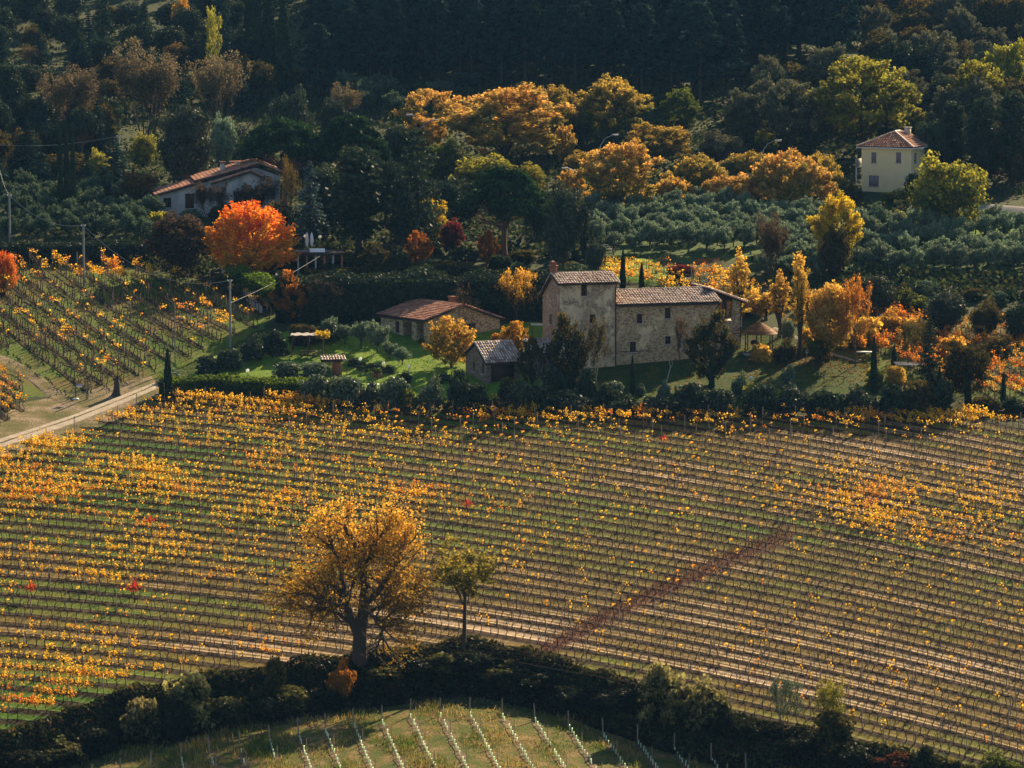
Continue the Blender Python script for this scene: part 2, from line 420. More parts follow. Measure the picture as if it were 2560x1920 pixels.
loft('garden_path', [(1935, 815), (2010, 845), (2080, 880), (2160, 905)],
     [(1925, 822), (2000, 853), (2065, 889), (2150, 914)], G_ROAD, 24, 3, .2)
loft('olive_grove_ground', [(1480, 520), (1900, 500), (2200, 560), (2800, 580)],
     [(1480, 660), (1900, 660), (2200, 690), (2800, 700)], G_OLIV, 50, 16, .1)
loft('grassy_slope', [(2440, 520), (2500, 535), (2620, 545), (2760, 560)],
     [(2420, 605), (2500, 620), (2620, 625), (2760, 630)], G_LAWN, 24, 14, .22)
loft('terrace_lawn', [(1500, 640), (1560, 640), (1640, 650), (1680, 690)],
     [(1500, 700), (1560, 705), (1640, 715), (1720, 735)], G_LAWN, 24, 14, .22)
loft('upper_road', [(2440, 508), (2520, 516), (2640, 524), (2800, 530)],
     [(2440, 520), (2520, 528), (2640, 537), (2800, 543)], G_ASPH, 20, 4, .3)
loft('foreground_vineyard_ground', [(-60, 2010), (200, 1925), (420, 1868), (700, 1808), (1000, 1768), (1250, 1764), (1500, 1792), (1800, 1862), (2100, 1942), (2400, 2050)],
     [(-60, 2320), (200, 2240), (420, 2200), (700, 2180), (1000, 2160), (1250, 2160), (1500, 2170), (1800, 2190), (2100, 2240), (2400, 2320)], G_FORE, 110, 40, .06)

# ------------------------------------------------------------------ buildings
class Frame:
    """local frame of a building: origin, facade direction t, inward direction m"""
    def __init__(s, u, v, ang, dz=0.0):
        s.O = np.array(place(u, v)); s.a = ang; s.O[2] += dz
        s.t = np.array([math.cos(ang), math.sin(ang), 0]); s.m = np.array([-math.sin(ang), math.cos(ang), 0])
    def on(s, u, v, y=0.0, x=None):
        """local coordinates of the point where the sight line of (u,v) meets facade plane y (or side plane x)"""
        d = np.array([float(k) for k in ray(u, v)])
        if x is None: n = s.m; c = np.dot(s.O+s.m*y, n)
        else: n = s.t; c = np.dot(s.O+s.t*x, n)
        P = d*(c/np.dot(d, n))-s.O
        return np.array([np.dot(P, s.t), np.dot(P, s.m), P[2]])
    def empty(s, name, *a): return empty(name, tuple(s.O), s.a, *a)

def wall(name, par, mat, org, d, outline_h, openings=(), z0=-2.0, depth=.28):
    """wall skin: from org (x,y) along unit direction d (2D); outline_h: [(s,h)] top profile; openings (s0,s1,z0,z1)"""
    b = MB(); nrm = np.array([d[1], -d[0]])      # outward
    P = lambda s_, z, k=0: (org[0]+d[0]*s_-nrm[0]*k, org[1]+d[1]*s_-nrm[1]*k, z)
    ss = [p[0] for p in outline_h]; hh = [p[1] for p in outline_h]
    top = lambda x: float(np.interp(x, ss, hh))
    xs = sorted(set([round(x, 4) for x in ss]+[round(x, 4) for o_ in openings for x in o_[:2]]))
    for x0, x1 in zip(xs[:-1], xs[1:]):
        if x1-x0 < 1e-4: continue
        mid = (x0+x1)/2; cuts = sorted([(o_[2], o_[3]) for o_ in openings if o_[0] <= mid <= o_[1]])
        z = z0
        for a_, b_ in cuts:
            b.add([P(x0, z), P(x1, z), P(x1, a_), P(x0, a_)], [(0, 1, 2, 3)]); z = b_
        b.add([P(x0, z), P(x1, z), P(x1, top(x1)), P(x0, top(x0))], [(0, 1, 2, 3)])
    for a_, c_, z1, z2 in openings:
        v = [P(a_, z1), P(c_, z1), P(c_, z2), P(a_, z2), P(a_, z1, depth), P(c_, z1, depth), P(c_, z2, depth), P(a_, z2, depth)]
        b.add(v, [(0, 4, 5, 1), (1, 5, 6, 2), (2, 6, 7, 3), (3, 7, 4, 0)])
    return b.obj(name, mat, par)

def window(par, org, d, o_, kind='shutter', depth=.2, mf=None, mp=None):
    """window part set into an opening; frame + pane/leaf sub-part + sill"""
    nrm = np.array([d[1], -d[0]]); a_, c_, z1, z2 = o_
    ang = math.atan2(d[1], d[0]); cx = (a_+c_)/2
    cpt = np.array([org[0]+d[0]*cx-nrm[0]*depth, org[1]+d[1]*cx-nrm[1]*depth])
    w = c_-a_; h = z2-z1; fr = .07
    b = MB(); L = lambda x, y, z: tuple(rotz(np.array([x, y, z]), ang)+np.array([cpt[0], cpt[1], 0]))
    for x, z, sx, sz in ((-w/2+fr/2, (z1+z2)/2, fr, h), (w/2-fr/2, (z1+z2)/2, fr, h), (0, z1+fr/2, w-2*fr, fr), (0, z2-fr/2, w-2*fr, fr)):
        b.box(L(x, 0, z), (sx, .09, sz), rz=ang)
    fo = b.obj('window', mf or SHUT, par)
    if kind == 'shutter':
        for k in (-1, 1):
            b = MB(); b.box(L(k*(w/4-fr/4), .0, (z1+z2)/2), (w/2-fr*1.2, .05, h-2*fr), rz=ang); b.obj('shutter', mp or SHUT, fo)
    else:
        b = MB(); b.box(L(0, .02, (z1+z2)/2), (w-2*fr, .03, h-2*fr), rz=ang); b.obj('pane', mp or DARKG, fo)
        b = MB(); b.box(L(0, -.02, (z1+z2)/2), (.05, .05, h-2*fr), rz=ang); b.obj('glazing_bar', mf or SHUT, fo)
    b = MB(); b.box(L(0, -depth*.6, z1-.05), (w+.18, depth*1.4+.12, .09), rz=ang); b.obj('sill', CONC, fo)
    return fo

def tiles(name, par, mat, A, e, w, s, l, inside=None, pitch=.32, tl=.46, r=.108, seed=1, lift=.05):
    """barrel tiles: A lower corner, e eave direction, w width, s up-slope direction, l slope length"""
    rg = np.random.default_rng(seed); e = np.array(e, float); s = np.array(s, float)
    n = np.cross(e, s); n /= np.linalg.norm(n)
    if n[2] < 0: n = -n
    nc = int(w/pitch); nr = int(math.ceil(l/tl)); b = MB(); K = 5
    ang = np.linspace(0, math.pi, K)
    V = []; Fq = []; Rn = []; cnt = 0
    for i in range(nc+1):
        for j in range(nr):
            c = (i+.5)*w/(nc+1); q0 = j*tl; q1 = min(l, q0+tl*1.12)
            if q1-q0 < .1 or (inside and not inside(c, (q0+q1)/2)): continue
            jit = rg.normal(0, .012, 2)
            pts = []
            for q_, rr, lf in ((q0, r*1.12, .05), (q1, r*.85, .01)):
                for a_ in ang:
                    pts.append(A+e*(c+math.cos(a_)*rr+jit[0])+s*q_+n*(lift+lf+math.sin(a_)*rr*1.15+jit[1]))
            V += pts; Fq += [(cnt+k, cnt+k+1, cnt+K+k+1, cnt+K+k) for k in range(K-1)]; cnt += 2*K
            Rn += [rg.random()]*(K-1)
    b.add(np.array(V), np.array(Fq)[:, ::-1], 0, np.array(Rn))
    o = b.obj(name, mat, par); o['kind'] = 'stuff'; return o
def slab(par, mat, pts, th=.12, name='roof_deck'):
    b = MB(); b.poly_prism(pts, (0, 0, -th)); return b.obj(name, mat, par)

# ---- the farmhouse: tower, long wing, loggia end
fa = R(18)
FH = Frame(1540, 917, fa)
fh = FH.empty('farmhouse', 'big old stone farmhouse with a square plastered tower and a long two storey wing', 'farmhouse')
ld = (1.0, 0.0)
def op(Fr, u0, u1, v0, v1, y=0.0):
    a_ = Fr.on(u0, v1, y); c_ = Fr.on(u1, v0, y); return (a_[0], c_[0], a_[2], c_[2])
xl = FH.on(1400, 800)[0]
he_t = FH.on(1470, 709)[2]; he_w = FH.on(1660, 760)[2]; xr = FH.on(1796, 800)[0]
dep_t = 5.9; d1 = 2.15; dep_w = 7.0; dw = 3.4
hr_t = he_t+d1*.37; hb_t = hr_t-(dep_t-d1)*.66
tw = [op(FH, 1453, 1468, 712, 740), op(FH, 1474, 1489, 786, 808), op(FH, 1440, 1452, 850, 872)]
wall('tower_front_wall', fh, W_TOWER, (xl, 0), ld, [(0, he_t), (-xl, he_t)], [(o_[0]-xl, o_[1]-xl, o_[2], o_[3]) for o_ in tw], -3)
for o_ in tw: window(fh, (0, 0), ld, o_)
so = FH.on(1379, 811, x=xl); s1 = FH.on(1373, 785, x=xl)
sl = (dep_t-s1[1], dep_t-so[1], so[2], s1[2])
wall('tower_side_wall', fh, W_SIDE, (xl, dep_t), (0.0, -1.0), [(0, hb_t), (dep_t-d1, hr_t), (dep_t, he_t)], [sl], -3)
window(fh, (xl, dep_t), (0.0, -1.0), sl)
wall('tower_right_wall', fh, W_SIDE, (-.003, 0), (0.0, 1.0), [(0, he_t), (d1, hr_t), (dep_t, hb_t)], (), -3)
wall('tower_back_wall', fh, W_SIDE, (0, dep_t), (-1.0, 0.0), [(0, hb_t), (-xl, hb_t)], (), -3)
ov = .38
def gable_roof(par, x0, x1, y0, yr, y1, ze, zr, zb, mat, ov=.38, seed=1, back=True):
    k1 = (zr-ze)/(yr-y0); k2 = (zr-zb)/(y1-yr); up = .16
    slab(par, T_UND, [(x0-ov, y0-ov, ze-k1*ov+up), (x1+ov, y0-ov, ze-k1*ov+up), (x1+ov, yr, zr+up), (x0-ov, yr, zr+up)])
    slab(par, T_UND, [(x0-ov, yr, zr+up-.003), (x1+ov, yr, zr+up-.003), (x1+ov, y1+ov, zb-k2*ov+up), (x0-ov, y1+ov, zb-k2*ov+up)])
    s = np.array([0, yr-y0+ov, zr-ze+k1*ov]); l = np.linalg.norm(s)
    tiles('roof_tiles', par, mat, np.array([x0-ov, y0-ov-.06, ze-k1*ov+up-.02]), (1, 0, 0), x1-x0+2*ov, s/l, l+.05, seed=seed)
    if back:
        s = np.array([0, -(y1-yr+ov), zr-zb+k2*ov]); l = np.linalg.norm(s)
        tiles('roof_tiles', par, mat, np.array([x0-ov, y1+ov, zb-k2*ov+up]), (1, 0, 0), x1-x0+2*ov, s/l, l+.05, seed=seed+9)
    b = MB(); nr = int((x1-x0+2*ov)/.4)
    for i in range(nr):
        a_ = x0-ov+i*.4; b.tube([(a_, yr, zr+up+.09), (a_+.43, yr, zr+up+.06)], [.13, .11], 6, 0, random.random())
    r_ = b.obj('ridge_tiles', mat, par); r_['kind'] = 'stuff'
gable_roof(fh, xl, 0, 0, d1, dep_t, he_t, hr_t, hb_t, T_OLD, seed=2)
# wing
ww = [op(FH, 1594, 1608, 785, 809), op(FH, 1664, 1679, 770, 797), op(FH, 1577, 1592, 855, 881), op(FH, 1665, 1679, 841, 861), op(FH, 1726, 1740, 846, 866)]
wall('wing_front_wall', fh, W_WING, (0.003, .25), ld, [(0, he_w), (xr, he_w)], [(o_[0], o_[1], o_[2], o_[3]) for o_ in ww], -3)
for i, o_ in enumerate(ww): window(fh, (0, .25), ld, o_, 'pane' if i == 3 else 'shutter')
hr_w = he_w+dw*.33; hb_w = hr_w-(dep_w-dw)*.33
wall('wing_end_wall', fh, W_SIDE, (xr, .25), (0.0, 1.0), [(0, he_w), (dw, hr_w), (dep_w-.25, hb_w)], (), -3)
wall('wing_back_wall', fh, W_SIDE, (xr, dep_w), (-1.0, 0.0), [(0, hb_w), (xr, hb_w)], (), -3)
gable_roof(fh, .42, xr-.05, .25, dw, dep_w, he_w, hr_w, hb_w, T_OLD, ov=.4, seed=5)
# loggia end: block set back, roof falling to the right, open upper floor
y2 = 2.6
L0 = FH.on(1765, 722, y2)[0]; L1 = FH.on(1797, 735, y2)[0]; L2 = FH.on(1831, 760, y2)[0]; L3 = FH.on(1851, 760, y2)[0]
h0 = FH.on(1765, 724, y2)[2]; h1 = FH.on(1855, 757, y2)[2]; hs = (h0-h1)/(L3-L0+.3)
hz = lambda x: h0-(x-L0)*hs
hf = FH.on(1810, 803, y2)[2]
wall('loggia_wall', fh, W_COT, (L0, y2), ld, [(0, hz(L0)), (L1-L0, hz(L1)), (L1-L0+.001, hf), (L2-L0, hf), (L2-L0+.001, hz(L2)), (L3-L0, hz(L3))], (), -3)
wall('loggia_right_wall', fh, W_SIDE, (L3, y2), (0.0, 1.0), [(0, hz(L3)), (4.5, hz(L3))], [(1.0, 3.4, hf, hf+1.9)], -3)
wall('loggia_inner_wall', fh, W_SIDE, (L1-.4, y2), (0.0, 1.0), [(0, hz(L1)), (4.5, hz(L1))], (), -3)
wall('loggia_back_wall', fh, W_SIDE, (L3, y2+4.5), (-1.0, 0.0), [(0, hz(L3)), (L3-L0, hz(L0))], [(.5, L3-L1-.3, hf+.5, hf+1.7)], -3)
b = MB(); b.box(((L1+L2)/2+.3, y2+2.2, hf-.1), (L3-L1-.1, 4.2, .15)); b.obj('loggia_floor', CONC, fh)
b = MB(); b.box((L2+.25, y2+.26, (hf+hz(L3))/2), (.45, .45, hz(L3)-hf-.1)); b.obj('pillar', W_COT, fh)
for k in range(4):
    yy = y2+.3+k*1.2; b = MB(); b.poly_prism([(L0, yy, hz(L0)-.06), (L3+.5, yy, hz(L3+.5)-.06), (L3+.5, yy, hz(L3+.5)+.08), (L0, yy, hz(L0)+.08)], (0, .14, 0)); b.obj('rafter', WOOD_D, fh)
slab(fh, T_UND, [(L0-.2, y2-.5, hz(L0-.2)+.2), (L3+.65, y2-.5, hz(L3+.65)+.2), (L3+.65, y2+5, hz(L3+.65)+.2), (L0-.2, y2+5, hz(L0-.2)+.2)])
sv_ = np.array([-1, 0, hs]); sv_ /= np.linalg.norm(sv_)
tiles('roof_tiles', fh, T_OLD, np.array([L3+.7, y2-.5, hz(L3+.7)+.2]), (0, 1, 0), 5.5, sv_, L3-L0+.95, seed=11)
# gutters, pipes, chimney
def pipe(par, pts, r=.05, mat=METAL, name='drainpipe', n=6): b = MB(); b.tube(pts, r, n); return b.obj(name, mat, par, smooth=True)
pipe(fh, [(xl-.3, -.45, he_t-.02), (.35, -.45, he_t-.06)], .075, name='gutter')
pipe(fh, [(.3, -.2, he_w-.1), (xr+.3, -.2, he_w-.14)], .075, name='gutter')
pipe(fh, [(-.12, -.42, he_t-.1), (-.1, -.1, he_t-.6), (-.1, -.1, he_w), (-.08, -.1, -.6)], .06)
pipe(fh, [(xr+.1, -.15, he_w-.15), (xr-.25, .12, he_w-.7), (xr-.25, .14, -.6)], .06)
pipe(fh, [(L3+.6, y2-.55, hz(L3+.6)), (L3+.05, y2-.12, hz(L3)-.7), (L3-.1, y2-.12, -.6)], .06)
pipe(fh, [(.3, .17, FH.on(1600, 878)[2]), (4.1, .17, FH.on(1600, 878)[2]-.02)], .035)
cz = hr_t
b = MB(); b.box((xl+.05, d1+.2, cz+.35), (.62, .62, 1.3)); ch = b.obj('chimney', BRICK, fh)
b = MB(); b.box((xl+.05, d1+.2, cz+1.03), (.85, .85, .1)); b.box((xl+.05, d1+.2, cz+1.2), (.5, .5, .24)); b.poly_prism([(xl-.35, d1-.2, cz+1.32), (xl+.45, d1-.2, cz+1.32), (xl+.05, d1-.2, cz+1.55)], (0, .8, 0)); b.obj('chimney_cap', TERRA, ch)

# ---- cottage with porch
ca = R(37)
CT = Frame(1062, 862, ca)
ct = CT.empty('cottage', 'low rubble stone cottage with a faded red tiled roof and open porch', 'cottage')
pk = CT.on(1156, 766); re = CT.on(1250, 799); he = CT.on(1062, 803)[2]
Lc = 8.4; GW = re[0]
gw = op(CT, 1166, 1190, 807, 824)
wall('gable_wall', ct, W_COT, (0, 0), ld, [(0, he), (pk[0], pk[2]), (GW, re[2])], [gw], -2.5)
window(ct, (0, 0), ld, gw, 'pane', mp=DARKG)
# left facade (porch side): plane x = 0, running from y=Lc to y=0
def ops(u0, u1, v0, v1):
    a_ = CT.on(u0, v1, x=0); c_ = CT.on(u1, v0, x=0); return (Lc-a_[1], Lc-c_[1], a_[2], c_[2])
po = [ops(988, 998, 804, 831), ops(1007, 1029, 806, 858), ops(1041, 1059, 806, 858)]
wall('porch_side_wall', ct, W_COT, (0, Lc), (0.0, -1.0), [(0, he), (Lc, he)], po, -2.5, depth=.45)
window(ct, (0, Lc), (0.0, -1.0), po[0])
for p_ in po[1:]:
    b = MB(); yy0 = Lc-p_[0]; yy1 = Lc-p_[1]; ym = (yy0+yy1)/2; w_ = abs(yy0-yy1)
    b.add([(.46, yy0, p_[2]), (.46, yy1, p_[2]), (2.6, yy1, p_[2]), (2.6, yy0, p_[2])], [(0, 1, 2, 3)])
    b.add([(2.6, yy0, p_[2]), (2.6, yy1, p_[2]), (2.6, yy1, he), (2.6, yy0, he)], [(0, 1, 2, 3)])
    b.add([(.46, yy0, p_[2]), (2.6, yy0, p_[2]), (2.6, yy0, he), (.46, yy0, he)], [(0, 1, 2, 3)])
    b.add([(.46, yy1, p_[2]), (2.6, yy1, p_[2]), (2.6, yy1, he), (.46, yy1, he)], [(0, 1, 2, 3)])
    b.obj('porch_recess', W_SIDE, ct)
    b = MB(); b.box((1.5, ym, p_[2]+.45), (.8, min(.9, w_*.7), .06)); b.box((1.5, ym, p_[2]+.2), (.5, .5, .4)); b.obj('porch_bench', WOOD_D, ct)
b = MB(); b.box((-.5, Lc/2-1.5, po[1][2]-.12), (1.1, 6.5, .2)); b.obj('porch_step', CONC, ct)
wall('back_wall', ct, W_COT, (GW, Lc), (-1.0, 0.0), [(0, re[2]), (GW-pk[0], pk[2]), (GW, he)], (), -2.5)
wall('right_wall', ct, W_COT, (GW, 0), (0.0, 1.0), [(0, re[2]), (Lc, re[2])], (), -2.5)
def roof_x(par, x0, xr_, x1, y0, y1, z0, zr, z1, mat, ov=.4, seed=1):
    """gable roof whose ridge runs along y"""
    k1 = (zr-z0)/(xr_-x0); k2 = (zr-z1)/(x1-xr_); up = .15
    slab(par, T_UND, [(x0-ov, y0-ov, z0-k1*ov+up), (xr_, y0-ov, zr+up), (xr_, y1+ov, zr+up), (x0-ov, y1+ov, z0-k1*ov+up)])
    slab(par, T_UND, [(xr_+.002, y0-ov, zr+up), (x1+ov, y0-ov, z1-k2*ov+up), (x1+ov, y1+ov, z1-k2*ov+up), (xr_+.002, y1+ov, zr+up)])
    s = np.array([xr_-x0+ov, 0, zr-z0+k1*ov]); l = np.linalg.norm(s)
    tiles('roof_tiles', par, mat, np.array([x0-ov, y0-ov, z0-k1*ov+up]), (0, 1, 0), y1-y0+2*ov, s/l, l, seed=seed)
    s = np.array([-(x1-xr_+ov), 0, zr-z1+k2*ov]); l = np.linalg.norm(s)
    tiles('roof_tiles', par, mat, np.array([x1+ov, y0-ov, z1-k2*ov+up]), (0, 1, 0), y1-y0+2*ov, s/l, l, seed=seed+4)
    b = MB()
    for i in range(int((y1-y0+2*ov)/.4)):
        a_ = y0-ov+i*.4; b.tube([(xr_, a_, zr+up+.1), (xr_, a_+.43, zr+up+.07)], [.13, .11], 6, 0, random.random())
    r_ = b.obj('ridge_tiles', mat, par); r_['kind'] = 'stuff'
roof_x(ct, 0, pk[0], GW, 0, Lc, he, pk[2], re[2], T_RED, seed=21)
pipe(ct, [(-.5, Lc+.3, he-.08), (-.5, -.4, he-.1)], .07, name='gutter')
pipe(ct, [(GW+.45, -.2, re[2]-.1), (GW+.1, -.1, re[2]-.6), (GW+.08, -.08, -.3)], .05)
b = MB(); b.box((pk[0]+1.2, 3.5, pk[2]+.2), (.7, .7, 1.0)); b.box((pk[0]+1.2, 3.5, pk[2]+.75), (.9, .9, .12)); b.obj('chimney', BRICK, ct)

# ---- small outbuilding
oa = R(27)
OB = Frame(1217, 962, oa)
ob = OB.empty('stone_outbuilding', 'small dark stone outbuilding with striped tile roof between the bushes', 'shed')
oh = OB.on(1217, 908)[2]; opk = OB.on(1190, 861, x=0); obk = OB.on(1164, 888, x=0); ox = OB.on(1300, 908)[0]
dO = obk[1]
def opo(u0, u1, v0, v1):
    a_ = OB.on(u0, v1, x=0); c_ = OB.on(u1, v0, x=0); return (dO-a_[1], dO-c_[1], a_[2], c_[2])
oo = [opo(1182, 1187, 904, 928), opo(1205, 1210, 907, 934)]
wall('gable_wall', ob, W_OUT, (0, dO), (0.0, -1.0), [(0, obk[2]), (dO-opk[1], opk[2]), (dO, oh)], oo, -2)
for p_ in oo: window(ob, (0, dO), (0.0, -1.0), p_)
wall('front_wall', ob, W_OUT, (0, 0), ld, [(0, oh), (ox, oh)], [(.5, ox-.5, .1, oh-.25)], -2, depth=.35)
b = MB(); b.box((ox/2, .4, oh/2), (ox-1.1, .06, oh-.4)); b.obj('garage_door', WOOD_D, ob)
wall('right_wall', ob, W_OUT, (ox, 0), (0.0, 1.0), [(0, oh), (opk[1], opk[2]), (dO, obk[2])], (), -2)
wall('back_wall', ob, W_OUT, (ox, dO), (-1.0, 0.0), [(0, obk[2]), (ox, obk[2])], (), -2)
gable_roof(ob, 0, ox, 0, opk[1], dO, oh, opk[2], obk[2], T_OLD, ov=.3, seed=31)
pipe(ob, [(-.2, -.35, oh-.05), (ox+.2, -.35, oh-.07)], .06, name='gutter')
# lean-to roofed store between the bushes, against the tower
LT = Frame(1335, 925, R(24))
lt = LT.empty('lean_to_store', 'low lean-to store with dark tile roof against the foot of the tower', 'shed')
lw = LT.on(1392, 900)[0]; lh = LT.on(1360, 886)[2]; lh2 = LT.on(1360, 850, 2.6)[2]
wall('front_wall', lt, W_OUT, (0, 0), ld, [(0, lh), (lw, lh)], [(.5, 1.4, -.2, lh-.3)], -2)
b = MB(); b.box((.95, .3, lh/2-.2), (.86, .06, lh-.2)); b.obj('door', SHUT, lt)
wall('left_wall', lt, W_OUT, (0, 2.6), (0.0, -1.0), [(0, lh2), (2.6, lh)], (), -2)
wall('right_wall', lt, W_OUT, (lw, 0), (0.0, 1.0), [(0, lh), (2.6, lh2)], (), -2)
wall('back_wall', lt, W_OUT, (lw, 2.6), (-1.0, 0.0), [(0, lh2), (lw, lh2)], (), -2)
slab(lt, T_UND, [(-.3, -.35, lh+.05), (lw+.1, -.35, lh+.05), (lw+.1, 2.7, lh2+.18), (-.3, 2.7, lh2+.18)])
s_ = np.array([0, 3.05, lh2-lh+.13]); l_ = np.linalg.norm(s_)
tiles('roof_tiles', lt, T_OLD, np.array([-.3, -.4, lh+.05]), (1, 0, 0), lw+.4, s_/l_, l_, seed=41)

# ---- white house upper left: long shallow roofs
WHF = Frame(398, 545, R(8))
wh = WHF.empty('white_house', 'long white rendered house with overlapping low red roofs behind the flaming tree', 'house')
def P0(u, v, y=0.0): a_ = WHF.on(u, v, y); return (a_[0], a_[2])
prof = [P0(398, 487), P0(492, 461), P0(640, 419), P0(700, 440)]
x00 = prof[0][0]
wo_ = [op(WHF, 409, 428, 495, 519), op(WHF, 463, 485, 484, 521)]
wall('end_wall', wh, W_WHT, (x00, 0), ld, [(p[0]-x00, p[1]) for p in prof], [(o_[0]-x00, o_[1]-x00, o_[2], o_[3]) for o_ in wo_], -2)
window(wh, (0, 0), ld, wo_[0], 'pane'); window(wh, (0, 0), ld, wo_[1])
x11 = prof[-1][0]
wall('right_wall', wh, W_WHT, (x11, 0), (0.0, 1.0), [(0, prof[-1][1]), (9, prof[-1][1])], (), -2)
wall('back_wall', wh, W_WHT, (x11, 9), (-1.0, 0.0), [(x11-p[0], p[1]) for p in prof[::-1]], (), -2)
wall('left_wall', wh, W_WHT, (x00, 9), (0.0, -1.0), [(0, prof[0][1]), (9, prof[0][1])], (), -2)
def rake(par, a_, c_, y0, y1, mat, up=.12, seed=1):
    (xa, za), (xc, zc) = a_, c_
    slab(par, T_UND, [(xa, y0, za+up), (xc, y0, zc+up), (xc, y1, zc+up), (xa, y1, za+up)], .16)
    lo, hi = (a_, c_) if za < zc else (c_, a_)
    s = np.array([hi[0]-lo[0], 0, hi[1]-lo[1]]); l = np.linalg.norm(s)
    tiles('roof_tiles', par, mat, np.array([lo[0], y0, lo[1]+up]), (0, 1, 0), y1-y0, s/l, l, pitch=.34, tl=.5, r=.13, seed=seed)
rake(wh, P0(386, 491), P0(494, 460), -.5, 9.3, T_RED, .1, 51)
rake(wh, P0(486, 458), P0(648, 413), -.7, 9.4, T_RED, .22, 52)
rake(wh, P0(650, 413), P0(712, 438), -.7, 9.4, T_RED, .18, 53)
yb_ = -1.6
pb = [P0(566, 459, yb_), P0(622, 433, yb_), P0(688, 462, yb_)]
wo2 = [op(WHF, 584, 604, 478, 512, yb_), op(WHF, 640, 656, 480, 512, yb_)]
wall('porch_wall', wh, W_WHT, (pb[0][0], yb_), ld, [(p[0]-pb[0][0], p[1]) for p in pb], [(o_[0]-pb[0][0], o_[1]-pb[0][0], o_[2], o_[3]) for o_ in wo2], -2)
for o_ in wo2: window(wh, (0, yb_), ld, o_)
wall('porch_left_wall', wh, W_WHT, (pb[0][0], -.01), (0.0, -1.0), [(0, pb[0][1]), (1.59, pb[0][1])], (), -2)
wall('porch_right_wall', wh, W_WHT, (pb[2][0], yb_), (0.0, 1.0), [(0, pb[2][1]), (1.59, pb[2][1])], (), -2)
rake(wh, P0(528, 461, yb_), P0(624, 430, yb_), yb_-.6, -.72, T_RED, .1, 54)
rake(wh, P0(626, 430, yb_), P0(682, 456, yb_), yb_-.6, -.72, T_RED, .1, 55)
cc = WHF.on(557, 438, 3)
b = MB(); b.box((cc[0], 3, cc[2]+.3), (.62, .62, 2.4)); ch = b.obj('chimney', CONC, wh)
b = MB(); b.box((cc[0], 3, cc[2]+1.72), (.85, .85, .1)); b.box((cc[0], 3, cc[2]+1.52), (.45, .45, .3)); b.obj('chimney_cap', TERRA, ch)
cc = WHF.on(606, 418, 6)
b = MB(); b.box((cc[0], 6, cc[2]), (1.7, 1.5, 1.1)); b.obj('roof_box', WHITE, wh)
b = MB(); b.box((cc[0]-.2, 6, cc[2]+.72), (2.9, 2.2, .09)); b.obj('roof_box_cover', TERRA, wh)
pipe(wh, [(P0(556, 470)[0], -.1, P0(556, 466)[1]), (P0(556, 470)[0], -.1, -1)], .05)

# ---- yellow house upper right: hipped roof
YH = Frame(2153, 478, R(-25))
yh = YH.empty('yellow_house', 'pale yellow two storey house with hipped red roof on the upper right slope', 'house')
yw = YH.on(2278, 420)[0]; yd = 8.6; ye = YH.on(2215, 371)[2]
yo = [op(YH, 2178, 2191, 381, 407), op(YH, 2240, 2253, 381, 407), op(YH, 2172, 2197, 439, 466)]
wall('front_wall', yh, W_YEL, (0, 0), ld, [(0, ye), (yw, ye)], yo, -2.5, depth=.12)
for o_ in yo: window(yh, (0, 0), ld, o_, 'shutter', .08, SHUTG, SHUTG)
wall('left_wall', yh, W_YEL, (0, yd), (0.0, -1.0), [(0, ye), (yd, ye)], (), -2.5)
yr_ = [(1.2, 2.1, ye-1.9, ye-.6), (yd-2.6, yd-1.7, ye-1.9, ye-.6)]
wall('right_wall', yh, W_YEL, (yw, 0), (0.0, 1.0), [(0, ye), (yd, ye)], yr_, -2.5)
for o_ in yr_: window(yh, (yw, 0), (0.0, 1.0), o_, 'shutter', .08, SHUTG, SHUTG)
wall('back_wall', yh, W_YEL, (yw, yd), (-1.0, 0.0), [(0, ye), (yw, ye)], (), -2.5)
ov = .55; px, py, pz = yw/2, yd/2, YH.on(2275, 330, yd/2)[2]
b = MB(); b.box((px, py, ye+.06), (yw+2*ov, yd+2*ov, .14)); b.obj('eaves', WHITE, yh)
cor = [(-ov, -ov), (yw+ov, -ov), (yw+ov, yd+ov), (-ov, yd+ov)]
r0 = np.array([px, py-1.0, pz]); r1 = np.array([px, py+1.0, pz]); zb = ye+.14
b = MB(); vv = [(x, y, zb) for x, y in cor]+[tuple(r0), tuple(r1)]
b.add(vv, [(0, 1, 4), (2, 3, 5)]); b.add(vv, [(1, 2, 5, 4), (3, 0, 4, 5)]); b.obj('roof_deck', T_UND, yh)
def hip(A, B, T0, T1, seed):
    A, B, T0, T1 = [np.array(k, float) for k in (A, B, T0, T1)]
    e = B-A; w = np.linalg.norm(e); e /= w; h = T0-A; a0 = np.dot(h, e); s = h-a0*e; l = np.linalg.norm(s); s /= l; a1 = np.dot(T1-A, e)
    tiles('roof_tiles', yh, T_RED, A, e, w, s, l, lambda c, q: a0*q/l-.1 <= c <= w-(w-a1)*q/l+.1, .34, .5, .13, seed, lift=.02)
c3 = [np.array([x, y, zb]) for x, y in cor]
hip(c3[0], c3[1], r0, r0, 61); hip(c3[1], c3[2], r0, r1, 62); hip(c3[2], c3[3], r1, r1, 63); hip(c3[3], c3[0], r1, r0, 64)
for a_, c_ in ((c3[0], r0), (c3[1], r0), (c3[2], r1), (c3[3], r1), (r0, r1)):
    b = MB(); b.tube([a_+np.array([0, 0, .12]), c_+np.array([0, 0, .12])], .11, 6, 0, .62); b.obj('hip_tiles', T_OLD, yh)
b = MB(); b.box((-.75, 3.2, ye-2.7), (1.4, 3.2, .14)); bal = b.obj('balcony', CONC, yh)
b = MB(); b.box((-1.4, 3.2, ye-2.1), (.06, 3.2, 1.0)); b.obj('balcony_railing', CONC, bal)
